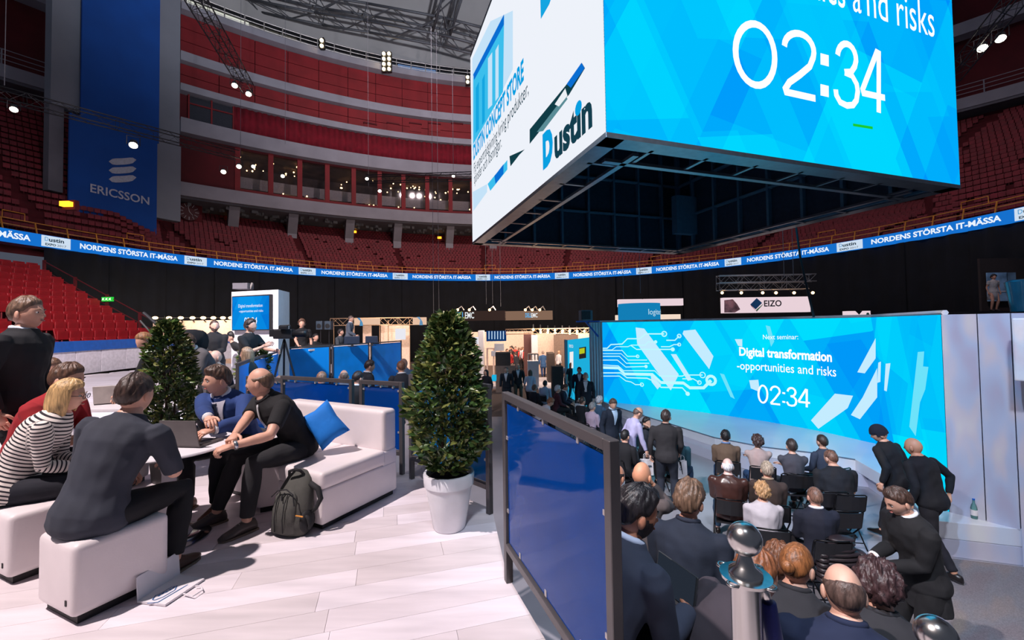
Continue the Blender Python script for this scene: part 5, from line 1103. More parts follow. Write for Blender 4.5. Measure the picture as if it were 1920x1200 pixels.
for i in range(3): fence('bright blue screen panel of the control area, '+nm_[i], tp[i], tp[i+1], zt=1.12, zb=.1, pane=mPaneL, sec=.04, clips=False)
nm_ = ['below the technician at the table', 'in the middle below the monitors', 'at the right end beside the big tree']
for i in range(3): fence('bright blue screen panel of the control area, '+nm_[i], (tq[i][0]+.04, tq[i][1]), (tq[i+1][0]-.04, tq[i+1][1]), zt=1.12, zb=-.3, pane=mPaneL, sec=.04, clips=False)
# television tower -----------------------------------------------------
tt = thing('television_tower', 'white tower with a television showing the blue seminar picture', 'display tower', tuple(P(488, 700, 9.5))); a, c, e = P(434, 548, 9.6), P(522, 543, 9.2), P(543, 546, 9.9); a.z = c.z = e.z = P(488, 545, 9.4).z
b = MB(); bk = a+(e-c); b.prism([(a.x, a.y), (c.x, c.y), (e.x, e.y), (bk.x, bk.y)], PL+.001, a.z); b.build('tower_body', mWhite, tt, bevel=.01)
fu = Vector((c.x-a.x, c.y-a.y, 0)).normalized(); fn_ = Vector((fu.y, -fu.x, 0)); fn_ = fn_ if fn_.y < 0 else -fn_
def onT(px, py): return PP(px, py, a, fn_)
q = [onT(441, 556), onT(512, 552), onT(512, 619), onT(441, 620)]; b = MB(); b.plate([v+fn_*.01 for v in q], fn_*.07); b.build('television', mPlinth, tt)
o = quad_panel('tv_picture', q[3]+fn_*.085+fu*.02+zz*.02, fu, zz, (q[2]-q[3]).length-.04, (q[0]-q[3]).length-.04, led('tv_led', (2, 2), (0, 92, 200), (10, 150, 235), 1.0, 5.), tt, .003, fn_)
for tx, p0, p1, s in (('Digital transformation', (454, 577), (499, 576), .1), ('-opportunities and risks', (455, 586), (500, 585), .075), ('02:34', (465, 607), (489, 607), .2)):
    x0, x1 = onT(*p0), onT(*p1); letters('lettering', tx, x0+fn_*.088, fu, zz, fn_, s, mW1, tt, fit=(x1-x0).length, lift=.004)
# backpack -------------------------------------------------------------
mPack = mat('olive_grey_fabric', (74, 74, 70), .85, var=.08, scale=14, bump=.3, bscale=150); mPackD = mat('black_webbing', (26, 26, 30), .8)
bp = G(533, 1012, PL); bp = Vector((bp.x, bp.y+.12, PL)); bk_ = thing('backpack', 'dark olive backpack leaning against the front of the white sofa', 'backpack', tuple(bp), -.35)
b = MB(); secs = []
for k, (z, w, dd, y) in enumerate(((0, .13, .07, .0), (.015, .15, .09, .0), (.1, .165, .105, .0), (.22, .165, .10, .02), (.33, .145, .085, .045), (.41, .11, .06, .07), (.455, .06, .03, .085), (.465, .02, .01, .09))): secs.append(((0, y, z), (w, 0, 0), (0, dd, 0)))
b.loft(secs, 24); o = b.build('pack_body', mPack, bk_, smooth=True, world=False)
b = MB(); secs = []
for z, w, dd, y in ((.03, .09, .02, -.075), (.04, .115, .045, -.08), (.2, .115, .05, -.062), (.30, .10, .035, -.045), (.335, .06, .015, -.03)): secs.append(((-.01, y, z), (w, 0, 0), (0, dd, 0)))
b.loft(secs, 20); b.build('front_pocket', mPack, bk_, smooth=True, world=False)
for x in (-.045, .035): MB().tube([(x, -.125, .05), (x, -.128, .15), (x, -.108, .26), (x, -.07, .33)], .004, 5).build('seam', mPackD, bk_, world=False)
MB().tube([(-.1, -.105, .3), (-.06, -.085, .345), (.02, -.075, .36), (.09, -.08, .33), (.115, -.09, .25)], .005, 6).build('zip', mPackD, bk_, world=False)
MB().tube([(-.03, .0, .44), (-.02, -.01, .475), (.02, .0, .49), (.05, .03, .475), (.055, .05, .45)], .012, 8).build('carry_loop', mPackD, bk_, world=False, smooth=True)
MB().tube([(.13, .05, .38), (.20, .06, .34), (.235, .05, .27), (.21, .03, .2), (.16, .03, .16)], [.02, .022, .02, .014, .012], 8).build('shoulder_strap', mPackD, bk_, world=False, smooth=True)
MB().tube([(.13, -.02, .17), (.19, -.03, .15), (.2, -.02, .09), (.16, .0, .05)], .014, 8).build('side_strap', mPackD, bk_, world=False, smooth=True)
b = MB(); b.ball((.15, .0, .11), (.035, .07, .09), 12, 8); b.build('side_pocket', mPackD, bk_, world=False, smooth=True)
b = MB(); b.box((.12, -.085, .175), (.19, -.075, .181)); b.build('orange_trim', mat('orange_trim', (210, 140, 60)), bk_, world=False)
MB().tube([(0, -.07, .33), (-.01, -.09, .31), (0, -.1, .28)], .006, 6).build('zip_puller', mSteel, bk_, world=False)
# paper bag lying on the floor ----------------------------------------
pbag = thing('paper_bag', 'white paper carrier bag with blue print lying by the ottoman', 'bag', tuple(G(315, 1120, PL)))
q = [G(257, 1131, PL+.004), G(310, 1137, PL+.004), G(383, 1088, PL+.004), G(336, 1080, PL+.004)]
b = MB(); b.plate(q, (0, 0, .012)); b.build('front_sheet', mWhite, pbag)
r1 = Vector(q[0]); r2 = Vector(q[3]); up_ = [r1+Vector((0.0, 0.02, 0)), r2+Vector((0, 0.02, 0)), r2+Vector((-.04, .10, .13)), r1+Vector((-.03, .09, .14))]; b = MB(); b.plate([r1, r2, r2+Vector((-.035, .03, .14)), r1+Vector((-.035, .03, .13))], (.004, .004, 0)); b.build('side_sheet', mWhite, pbag)
mPr = mat('blue_print', (30, 92, 150), .6)
b = MB()
def onB(px, py): return G(px, py, PL+.018)
ribbon(b, [onB(276, 1131), onB(296, 1129), onB(352, 1096)], .007, zz); ribbon(b, [onB(286+ 20*0, 1124), onB(292, 1116), onB(306, 1110), onB(322, 1100), onB(332, 1098), onB(328, 1106), onB(306, 1119), onB(290, 1125)], .006, zz, closed=True)
for x, y in ((296, 1118), (303, 1114), (310, 1111), (317, 1107), (323, 1103)): ribbon(b, [onB(x, y), onB(x+5, y-3)], .012, zz)
b.build('print', mPr, pbag); MB().tube([onB(344, 1113), onB(362, 1118), onB(380, 1106), onB(376, 1098), onB(366, 1099)], .004, 6).build('cord_handle', mWhite, pbag)
b = MB(); ribbon(b, [r1+Vector((.0, -.003, .02)), r2+Vector((0, -.003, .02))], .02, Vector((0, -1, 0)));
# chrome posts and rope -----------------------------------------------
mChr = mat('brushed_steel', (196, 194, 192), .22, metal=1., var=.06, scale=3, stretch=(14, 14, .6)); mRope = mat('blue_velvet_rope', (12, 26, 110), .85, sheen=.5)
def stanchion(label, c, zb, h):
    t = thing('rope_stanchion', label, 'barrier post', (c[0], c[1], zb)); z = h
    MB().lathe([(0, 0), (.16, 0), (.16, .012), (.03, .03), (0, .03)], (0, 0, 0), 32).build('foot', mChr, t, world=False, smooth=True, angle=40)
    MB().lathe([(0, .03), (.031, .03), (.031, z-.115), (0, z-.115)], (0, 0, 0), 32).build('tube', mChr, t, world=False, smooth=True, angle=40)
    MB().lathe([(0, z-.116), (.035, z-.115), (.034, z-.105), (.02, z-.095), (.015, z-.08), (.012, z-.07), (0, z-.07)], (0, 0, 0), 28).build('collar', mChr, t, world=False, smooth=True, angle=60)
    MB().lathe([(0.0, z-.122), (.052, z-.121), (.053, z-.114), (.0, z-.113)], (0, 0, 0), 28).build('hook_plate', mChr, t, world=False, smooth=True, angle=40)
    for k in range(4): a = k*PI/2+.6; MB().tube([(math.cos(a)*.052+.011*math.cos(s_), math.sin(a)*.052+.011*math.sin(s_), z-.1175) for s_ in [2*PI*i/10 for i in range(10)]], .0035, 6, closed=True).build('hook_ring', mChr, t, world=False, smooth=True)
    MB().ball((0, 0, z-.036), .036, 28, 18).build('ball', mChr, t, world=False, smooth=True); return t
s1 = P(1396, 1010, .96); stanchion('chrome ball-topped rope post in the near foreground', s1, PL, s1.z+.036-PL)
s2 = P(1755, 1190, .90); stanchion('second chrome ball-topped post at the bottom right picture edge', s2, PL-.35, s2.z+.036-(PL-.35))
MB().box((s2.x-.25, s2.y-.25, .001), (s2.x+.25, s2.y+.25, PL-.35)).build('post_plinth', mTier, None); tag(bpy.data.objects['post_plinth'], 'dark stair landing carrying the bottom right chrome post', 'landing')
rp = thing('velvet_rope', 'dark blue velvet rope hanging from the near chrome post', 'rope', (s1.x+.03, s1.y, s1.z-.1)); a = Vector((s1.x+.035, s1.y+.0, s1.z-.09)); MB().tube([a, a+Vector((.006, 0, -.03)), a+Vector((.012, 0, -.05))], .011, 12).build('chrome_end', mChr, rp, smooth=True)
MB().tube([a+Vector((.012, 0, -.05)), a+Vector((.03, 0, -.16)), a+Vector((.06, .0, -.32)), a+Vector((.16, .02, -.5)), a+Vector((.3, .02, -.55)), Vector((s2.x-.03, s2.y, s2.z-.1))], .017, 12).build('rope', mRope, rp, smooth=True)
# ================================================================== PEOPLE
JOBS = []
def rotm(ax, deg): return Matrix.Rotation(math.radians(deg), 3, ax)
def ik(a, t, l1, l2, hint):
    d = t-a; L_ = d.length; mx = (l1+l2)*.995
    if L_ > mx: t = a+d*(mx/L_); d = t-a; L_ = mx
    if L_ < abs(l1-l2)+.03: L_ = abs(l1-l2)+.03; d = d.normalized()*L_; t = a+d
    u = d/L_; x = (l1*l1-l2*l2+L_*L_)/(2*L_); h = math.sqrt(max(l1*l1-x*x, 0)); w = hint-u*hint.dot(u); w = w.normalized() if w.length > 1e-5 else u.orthogonal().normalized()
    return a+u*x+w*h, t
def dirgrid(n, k):
    out = []
    for i in range(k+1):
        ph = PI*i/k
        for j in range(n): t = 2*PI*j/n; out.append((math.sin(ph)*math.sin(t), math.sin(ph)*math.cos(t), -math.cos(ph)))
    return np.array(out)
def gridfaces(n, k): return [(i*n+j, i*n+(j+1) % n, (i+1)*n+(j+1) % n, (i+1)*n+j) for i in range(k) for j in range(n)]
def ga(v, c, w): return np.exp(-((v-c)/w)**2)
def headsurf(D):
    x, y, z = D[:, 0], D[:, 1], D[:, 2]; t = np.clip(-z, 0, 1); fr = np.clip(y, 0, 1)
    X = x*.077*(1-.27*t**1.6); Y = np.where(y > 0, y*.097*(1-.04*t), y*.100*(1-.38*t**1.3)); Z = z*.118
    Y = Y+.012*t*(y > -.3)
    Y = Y+fr**2*(ga(x, 0, .16)*np.where(z > -.2, ga(z, -.2, .24), ga(z, -.2, .09))*.024)       # nose
    Y = Y-fr*(ga(x, .36, .17)+ga(x, -.36, .17))*ga(z, .04, .12)*.009                            # sockets
    Y = Y+fr*ga(z, .2, .09)*ga(x, 0, .6)*.004+fr*ga(x, 0, .26)*ga(z, -.48, .06)*.006-fr*ga(x, 0, .3)*ga(z, -.40, .03)*.002
    Y = Y+fr*ga(x, 0, .25)*ga(z, -.86, .16)*.010
    X = X*(1+.04*ga(z, -.15, .2)*fr)
    return np.stack([X, Y, Z], 1)
def hairbound(az):     # az 0 front .. pi back -> lowest z of the hair
    return np.interp(az, [0, .5, 1.0, 1.3, 1.5, 1.8, 2.1, 2.6, PI], [.60, .58, .42, .14, .10, .06, -.30, -.48, -.52])
MEMAT = {}
def skin(c): return mat('skin_%d_%d_%d' % c, c, .5, var=.05, scale=14, bump=.05, bscale=120)
def hairm(c): return mat('hair_%d_%d_%d' % c, c, .45, var=.28, scale=60, stretch=(1, 1, .18), bump=.5, bscale=90, obj=True)
def cloth(c, nm='cloth'): return mat('%s_%d_%d_%d' % ((nm,)+tuple(c)), c, .88, var=.07, scale=5, bump=.55, bscale=7)
mLeatherC = None
def striped():
    if 'striped_jersey' in MATS: return MATS['striped_jersey']
    mt, nt, out = new_mat('striped_jersey'); N = nt.nodes.new; L = nt.links.new; b = N('ShaderNodeBsdfPrincipled'); L(b.outputs[0], out.inputs[0]); b.inputs['Roughness'].default_value = .9
    at = N('ShaderNodeAttribute'); at.attribute_name = 'along'; m1 = N('ShaderNodeMath'); m1.operation = 'MULTIPLY'; m1.inputs[1].default_value = 1/.0245; L(at.outputs['Fac'], m1.inputs[0])
    m2 = N('ShaderNodeMath'); m2.operation = 'FRACT'; L(m1.outputs[0], m2.inputs[0]); m3 = N('ShaderNodeMath'); m3.operation = 'GREATER_THAN'; m3.inputs[1].default_value = .60; L(m2.outputs[0], m3.inputs[0])
    mx = N('ShaderNodeMix'); mx.data_type = 'RGBA'; mx.inputs['A'].default_value = lin((226, 216, 210))+(1,); mx.inputs['B'].default_value = lin((38, 34, 44))+(1,); L(m3.outputs[0], mx.inputs['Factor']); L(mx.outputs['Result'], b.inputs['Base Color']); MATS['striped_jersey'] = mt; return mt
def hand(b, w, d, nrm, side, L_=1., curl=.5, n=6):
    d = d.normalized(); nrm = (nrm-d*nrm.dot(d)).normalized(); s = d.cross(nrm).normalized()*side   # s points to the thumb side
    secs = []
    for f, hw, ht in ((-.01, .026, .019), (.02, .031, .017), (.06, .041, .015), (.09, .039, .012)): secs.append((w+d*f*L_, s*hw*L_, nrm*ht*L_))
    b.loft(secs, max(n, 8) if n > 5 else 6)
    for k, (o, ln) in enumerate(((.030, .072), (.010, .080), (-.010, .074), (-.030, .058))):
        p = w+d*(.086-.004*abs(k-1))*L_+s*o*L_; pts = [p-d*.01]; a = .25*curl; q = p
        for sg in (.42, .33, .25):
            a += curl*(.75+.05*k); dd = (d*math.cos(a)-nrm*math.sin(a)+s*(.02*(1.5-k))).normalized(); q = q+dd*ln*sg*L_; pts.append(q)
        b.tube(pts, [.0098*L_, .0092*L_, .0085*L_, .0062*L_], n)
    p = w+d*.022*L_+s*.024*L_; q1 = p+(d*.6+s*.75-nrm*.25).normalized()*.036*L_; q2 = q1+(d*.9+s*.3-nrm*(.3+.4*curl)).normalized()*.030*L_; q3 = q2+(d*.9-s*.05-nrm*(.3+.5*curl)).normalized()*.024*L_
    b.tube([p-d*.006, q1, q2, q3], [.013*L_, .0115*L_, .0098*L_, .007*L_], n)
PIDX = [0]
def person(label, root=None, head=None, face=0., pose='stand', H=1.78, z0=None, seat=.45, lean=6., side=0., twist=0., hyaw=0., hpitch=0., top=('tee', (30, 30, 34), 1.), legs=(28, 28, 34), shoes=(30, 26, 26),
           hair=('short', (60, 44, 34)), skn=(214, 164, 142), hL=None, hR=None, eL=None, eR=None, fL=None, fR=None, kL=None, kR=None, lod='mid', group=None, collar=None, front=None, tie=None, woman=False, ex=(), wide=1., curl=.5, skirt=False, nL=None, nR=None, beard=None, cat='person', hemx=0.):
    s = H/1.76; lo = lod == 'lo'; nseg = {'hi': 16, 'mid': 12, 'lo': 8}[lod]; PIDX[0] += 1
    shw = (.172 if woman else .188)*s*wide; hipw = .092*s
    Pz = (seat+.095*s if pose == 'sit' else .945*s)
    P_ = Vector((0, 0, Pz))
    X = Vector((1, 0, 0)); 
    Rs = rotm('Y', side) 
    def dirl(a): return (Rs @ (rotm('X', -a) @ Vector((0, 0, 1)))).normalized()
    a1, a2, an = lean*.65, lean*1.12, lean*.55+hpitch*.25
    W_ = P_+dirl(a1)*.17*s; Ch = W_+dirl(a2)*.20*s; Nk = Ch+dirl(a2*1.02)*.160*s; Hb = Nk+dirl(an)*.022*s
    Rh0 = rotm('Z', hyaw) @ rotm('X', -hpitch); up_h = Rh0 @ Vector((0, 0, 1)); Hc = Hb+(up_h*.9+dirl(an)*.3).normalized()*.112*s+(Rh0 @ Vector((0, 1, 0)))*.018*s
    chain = [P_-dirl(a1*.4)*.12*s, P_, W_, Ch, Nk, Nk+dirl(an)*.05*s]; cs = [-.12, 0, .17, .37, .535, .585]; angs = [a1*.4, a1*.7, a1, a2, a2, an]
    def frame(f):
        c = Vector([np.interp(f, cs, [p[i] for p in chain]) for i in range(3)]); a = float(np.interp(f, cs, angs)); tw = twist*min(max(f/.4, 0), 1)
        Sx = rotm('Z', tw) @ (Rs @ X); upv = dirl(a); Fy = upv.cross(Sx).normalized()*1.; Sx = Fy.cross(upv).normalized(); 
        return c, Sx, (Fy if Fy.y > 0 or abs(tw) > 80 else Fy), upv
    wm = woman
    prof = [(-.12, .125, .095), (-.06, .168 if wm else .160, .118), (0., .170 if wm else .160, .116), (.10, .138 if wm else .148, .102), (.17, .128 if wm else .146, .098), (.27, .146 if wm else .160, .112), (.37, .158 if wm else .176, .120), (.44, .165 if wm else .180, .110), (.495, .135 if wm else .150, .088), (.535, .075, .068), (.57, .052, .054)]
    def torso(b, f0, f1, infl, extra=0., n=nseg):
        secs = []; fs_ = sorted(set([f0, f1]+[p[0] for p in prof if f0 < p[0] < f1]))
        for f in fs_:
            c, Sx, Fy, U = frame(f); hw = np.interp(f, [p[0] for p in prof], [p[1] for p in prof])*s*wide+infl; hd = np.interp(f, [p[0] for p in prof], [p[2] for p in prof])*s*wide+infl
            if f < .1: hw += extra; hd += extra
            secs.append((c, Sx*hw, Fy*hd))
        b.loft(secs, max(n, 12))
    cS, SxS, FyS, US = frame(.46)
    shR = cS+SxS*shw; shL = cS-SxS*shw
    # ---- where the figure stands
    if z0 is None and head is not None:
        hp = P(*head); z0 = hp.z-(Hc.z+.118*s)
    rz = math.radians(face)
    if root is None:
        hp = P(*head); off = Matrix.Rotation(rz, 3, 'Z') @ Vector((Hc.x, Hc.y, 0)); root = (hp.x-off.x, hp.y-off.y)
    M = Matrix.Translation((root[0], root[1], z0)) @ Matrix.Rotation(rz, 4, 'Z'); iM = M.inverted()
    def loc(v, default):
        if v is None: return Vector(default)
        if v[0] == 'P': return iM @ P(*v[1:])
        if v[0] == 'G': return iM @ G(v[1], v[2], z0+(v[3] if len(v) > 3 else .085*s))
        if v[0] == 'W': return iM @ Vector(v[1:])
        return Vector(v)
    # ---- legs
    hR_, hL_ = P_+Vector((hipw, .0, -.03*s)), P_+Vector((-hipw, .0, -.03*s)); lt, ls = .435*s, .43*s
    if pose == 'sit': dR, dL = (.14*s, .47*s, .085*s), (-.14*s, .47*s, .085*s)
    elif pose == 'walk': dR, dL = (.09*s, .26*s, .085*s), (-.08*s, -.26*s, .11*s)
    else: dR, dL = (.11*s, .02, .085*s), (-.11*s, -.02, .085*s)
    aR, aL = loc(fR, dR), loc(fL, dL); khint = Vector((0, 1, .6)) if pose == 'sit' else Vector((0, 1, 0))
    knR, aR = ik(hR_, aR, lt, ls, loc(kR, khint) if kR else khint+Vector((.12, 0, 0))); knL, aL = ik(hL_, aL, lt, ls, loc(kL, khint) if kL else khint-Vector((.12, 0, 0)))
    # ---- arms
    if pose == 'sit': wR, wL = (.12*s, .34*s, Pz+.09*s), (-.12*s, .34*s, Pz+.09*s)
    else: wR, wL = (shw+.06*s, .06*s, Pz-.06*s), (-shw-.06*s, .06*s, Pz-.06*s)
    la, lf = .285*s, .255*s
    wR, wL = loc(hR, wR), loc(hL, wL); eh = Vector((.35, -.8, -.5)) 
    elR, wR = ik(shR, wR, la, lf, (loc(eR, (0, 0, 0)) if eR else eh)); elL, wL = ik(shL, wL, la, lf, (loc(eL, (0, 0, 0)) if eL else Vector((-eh.x, eh.y, eh.z))))
    def ctube(b, pts, rs, n=nseg):
        b.tube(pts, rs, n)
    def limb(b, a, c, d, rs, infl=0., cut=2., n=nseg):
        """arm or leg from a over c to d; cut 0..2 along its length"""
        pts = []; rr = []
        tt_ = [0, .35, .75, 1., 1.25, 1.55, 2.]; 
        for t_, r_ in zip(tt_, rs):
            if t_ > cut+1e-6: break
            p = a+(c-a)*t_ if t_ <= 1 else c+(d-c)*(t_-1); pts.append(p); rr.append(r_*s+infl)
        if cut < 2 and cut not in tt_:
            p = a+(c-a)*cut if cut <= 1 else c+(d-c)*(cut-1); pts.append(p); rr.append(float(np.interp(cut, tt_, rs))*s+infl)
        d0 = (pts[1]-pts[0]).normalized(); pts.insert(0, pts[0]-d0*rr[0]*.7); rr.insert(0, rr[0]*.55)
        b.tube(pts, rr, n)
    armr = [.052, .050, .043, .040, .041, .035, .026]; legr = [.088, .084, .064, .056, .058, .050, .036]
    if wm: armr = [r*.86 for r in armr]
    skm = skin(skn); vox = {'hi': .010, 'mid': .017, 'lo': 0}[lod]
    nm = 'person'
    # ---- body
    b = MB(); torso(b, -.12, .57, 0); limb(b, shR, elR, wR, armr); limb(b, shL, elL, wL, armr); limb(b, hR_, knR, aR, legr); limb(b, hL_, knL, aL, legr)
    b.tube([Nk-dirl(a2)*.02, Nk+(Hb-Nk)*.6, Hc-up_h*.05*s], [.062*s, .055*s if not wm else .046*s, .052*s], nseg)
    for a_, kn in ((aR, knR), (aL, knL)): b.tube([a_+Vector((0, -.02, -.02))*s, a_+Vector((0, .05, -.045))*s, a_+Vector((0, .12, -.06))*s], [.034*s, .032*s, .026*s], nseg)
    # ---- fine pieces: head, ears, hands
    e = MB(); hn, hk = {'hi': (44, 34), 'mid': (28, 20), 'lo': (14, 10)}[lod]
    D_ = dirgrid(hn, hk); V_ = headsurf(D_)*s*(.95 if wm else 1.); Rh = rotm('Z', hyaw+twist*.3) @ rotm('X', -hpitch-lean*.12)
    def hp_(v): return Hc+Rh @ Vector(v)
    e.add([hp_(v) for v in V_], gridfaces(hn, hk))
    if not lo or True:
        for sx in (1, -1): e.ball(hp_((sx*.081*s, -.008*s, -.014*s)), (.010*s, .020*s, .033*s), 8, 6, 0, Rh @ rotm('Z', sx*-22))
    # palm normals: back of the hand up/outward
    for sd, w, el, nn_ in ((1, wR, elR, nR), (-1, wL, elL, nL)):
        d = (w-el).normalized(); bn_ = Vector(nn_) if nn_ else (Vector((sd*.9, 0, .25)) if pose != 'sit' else Vector((sd*.25, 0, 1)))
        # thumb side: towards the body's midline/front
        th_s = 1 if (d.cross((bn_-d*bn_.dot(d)).normalized())).dot(Vector((-sd, .9, .35))) > 0 else -1
        hand(e, w, d, bn_, th_s, s*(.93 if wm else 1.), curl, {'hi': 8, 'mid': 6, 'lo': 4}[lod])
    me = bpy.data.meshes.new(nm); ob = bpy.data.objects.new(nm, me); link(ob); ob.matrix_world = M; BASE[ob.name] = M
    tag(ob, label, cat, group); JOBS.append((ob, b, e, vox, [skm], None))
    def garment(name, b_, mt, v=vox, post=None, sm=None):
        m2 = bpy.data.meshes.new(name); o2 = bpy.data.objects.new(name, m2); link(o2, ob); JOBS.append((o2, b_, None, v*.8 if v else 0, mt if isinstance(mt, list) else [mt], post)); return o2
    def piece(name, b_, mt, smooth=True): return b_.build(name, mt, ob, smooth=smooth, world=False)
    # ---- clothes
    kind, tc_, sl_ = top; jk = kind in ('jacket', 'coat'); inf = (.020 if jk else .011)*(1 if not lo else 1.1)
    if kind == 'leather': inf = .022
    b = MB(); f0 = -.12+hemx if pose != 'sit' else (-.085+hemx); torso(b, f0, .558, inf*.8, .014)
    if jk and pose != 'sit': 
        c, Sx, Fy, U = frame(-.12); b.loft([(c-U*.13*s, Sx*(.185*s+inf), Fy*(.125*s+inf)), (c+U*.04*s, Sx*(.165*s+inf), Fy*(.12*s+inf))], nseg)
    if sl_ > 0:
        for a_, c_, d_ in ((shR, elR, wR), (shL, elL, wL)): limb(b, a_, c_, d_, armr, inf+(.004 if sl_ < 1.2 else 0), sl_)
    tm = cloth(tc_, kind) if kind not in ('stripe', 'leather') else (striped() if kind == 'stripe' else mat('leather_%d' % tc_[0], tc_, .32, var=.1, scale=4, bump=.35, bscale=6, coat=.25))
    post = None
    if kind == 'stripe':
        segs = [(P_, Nk, 0, 1), (shR, elR, .0, 2), (elR, wR, la, 2), (shL, elL, .0, 3), (elL, wL, la, 3)]
        def post(me_, segs=segs):
            n = len(me_.vertices); co = np.zeros(n*3); me_.vertices.foreach_get('co', co); co = co.reshape(-1, 3); best = np.full(n, 1e9); al = np.zeros(n)
            for a_, c_, o_, k in segs:
                a_, c_ = np.array(a_), np.array(c_); d_ = c_-a_; L_ = np.linalg.norm(d_); u = d_/L_; t_ = (co-a_)@u; tc = np.clip(t_, 0, L_); ds = np.linalg.norm(co-a_-tc[:, None]*u, axis=1)-(.10 if k == 1 else .0); m_ = ds < best; best[m_] = ds[m_]; al[m_] = (o_+t_)[m_]
            at = me_.attributes.new('along', 'FLOAT', 'POINT'); at.data.foreach_set('value', al)
    garment({'jacket': 'jacket', 'coat': 'coat', 'tee': 'shirt', 'shirt': 'shirt', 'stripe': 'striped_top', 'sweater': 'sweater', 'polo': 'polo_shirt', 'leather': 'leather_jacket', 'dress': 'dress'}[kind], b, tm, post=post)
    # trousers or skirt
    if skirt:
        b = MB(); c, Sx, Fy, U = frame(0.0); b.loft([(c+U*.06*s, Sx*.150*s, Fy*.115*s), (c-U*.05*s, Sx*.18*s, Fy*.135*s), (c-U*.42*s, Sx*.22*s, Fy*.17*s)], nseg+4); piece('skirt', b, tm)
    if legs:
        b = MB(); torso(b, -.12, .05, .004); lc = 2.0 if legs != 'skin' else 0
        limb(b, hR_, knR, aR, legr, .013, 1.93); limb(b, hL_, knL, aL, legr, .013, 1.93); garment('trousers', b, cloth(legs, 'trouser'))
    if shoes:
        for a_, kn in ((aR, knR), (aL, knL)):
            sh = (a_-kn); tiptoe = 0; fwd = Vector((a_.x*.25, 1, 0)).normalized(); sd = Vector((fwd.y, -fwd.x, 0)); zb_ = a_.z-.085*s; b = MB(); secs = []
            for f, w, h in ((-.075, .02, .03), (-.06, .036, .045), (-.01, .04, .052), (.04, .04, .046), (.10, .046, .032), (.155, .042, .024), (.19, .022, .016)): secs.append((Vector((a_.x, a_.y, zb_+.004+h*s))+fwd*f*s, sd*w*s, Vector((0, 0, h*s))))
            b.loft(secs, 12 if not lo else 8); o3 = piece('shoe', b, mat('shoe_%d_%d_%d' % shoes, shoes, .35, var=.08))
            if lod == 'hi':
                b = MB(); b.prism([(a_.x+(fwd*f+sd*w).x*s, a_.y+(fwd*f+sd*w).y*s) for f, w in ((-.08, -.03), (-.02, -.043), (.06, -.043), (.12, -.048), (.17, -.036), (.195, 0), (.17, .036), (.12, .048), (.06, .043), (-.02, .043), (-.08, .03))], zb_+.001, zb_+.016); b.build('sole', mat('shoe_sole', (120, 104, 90), .6), o3, world=False)
                b = MB()
                for q in range(4): f = .035+q*.02; z_ = zb_+(.098-q*.012)*s; c0 = Vector((a_.x, a_.y, z_))+fwd*f*s; b.tube([c0-sd*.016*s, c0+Vector((0, 0, .004)), c0+sd*.016*s], .0024, 5)
                b.build('laces', mat('lace_%d' % shoes[0], tuple(min(255, c+70) for c in shoes)), o3, world=False)
    if jk or collar:
        cc = collar or (230, 232, 240); b = MB(); c, Sx, Fy, U = frame(.556); ring = []
        for q in range(16): t_ = 2*PI*q/16; ring.append(c+Sx*math.cos(t_)*.066*s+Fy*math.sin(t_)*.066*s-U*(.016 if math.sin(t_) > 0 else -.004)*abs(math.sin(t_))*s)
        b.tube(ring, .0165*s, 8, closed=True); piece('collar', b, cloth(cc, 'collar'))
    def strip(f0_, f1_, wf, lift, mt, name, dx=0., n=8):
        b = MB(); rows = []
        for q in range(n+1):
            f = f0_+(f1_-f0_)*q/n; c, Sx, Fy, U = frame(f); A_ = np.interp(f, [p[0] for p in prof], [p[1] for p in prof])*s*wide+inf; B_ = np.interp(f, [p[0] for p in prof], [p[2] for p in prof])*s*wide+inf; w = wf(q/n)
            for k in (-1, -.5, 0, .5, 1):
                x = k*w+dx; yy = B_*math.sqrt(max(1-(x/A_)**2, 0)); rows.append(c+Sx*x+Fy*(yy+lift))
        fs = [(r*5+k, r*5+k+1, (r+1)*5+k+1, (r+1)*5+k) for r in range(n) for k in range(4)]; b.add(rows, fs); b.add([v-FyS*.008 for v in rows], [f_[::-1] for f_ in fs]); return piece(name, b, mt)
    if front: strip(.53, .20, lambda t_: .070*(1-t_)*s+.006, .006, cloth(front, 'shirtfront'), 'shirt_front')
    if tie: strip(.525, .16, lambda t_: (.016+.014*t_)*s, .013, cloth(tie, 'tie'), 'tie')
    if 'lanyard' in ex:
        strip(.54, .25, lambda t_: .006*s, .016, cloth((220, 222, 226), 'lanyard'), 'lanyard', dx=-.03); strip(.27, .20, lambda t_: .035*s, .02, mWhite, 'name_badge')
    if 'cuff' in ex:
        for w, el in ((wR, elR), (wL, elL)): d = (w-el).normalized(); piece('cuff', MB().tube([w-d*.045*s, w-d*.005*s], [.040*s, .041*s], 14), cloth((236, 236, 242), 'cuff'))
    if 'watch' in ex or 'watchL' in ex:
        w, el = (wR, elR) if 'watch' in ex else (wL, elL); d = (w-el).normalized(); piece('watch', MB().tube([w-d*.040*s, w-d*.018*s], [.036*s, .036*s], 14), mat('steel_watch', (190, 190, 195), .25, metal=.9))
    # ---- hair
    st, hc = hair; hm = hairm(hc) if st != 'none' else None
    if st not in ('none',):
        gn, gk = {'hi': (110, 60), 'mid': (72, 36), 'lo': (16, 12)}[lod]; D2 = dirgrid(gn, gk); x, y, z = D2.T; az = np.abs(np.arctan2(x, y)); zb2 = hairbound(az); m_ = np.clip((z-zb2)/.16, 0, 1)
        V2 = headsurf(D2)*s*(.95 if wm else 1.); base_t = {'short': .014, 'buzz': .006, 'curly': .034, 'fringe': .008, 'long': .018, 'bun': .012, 'pony': .014, 'beanie': .016, 'thin': .008, 'quiff': .016, 'mop': .024}[st]
        r = np.random.RandomState(PIDX[0]); ph = r.rand(6)*6
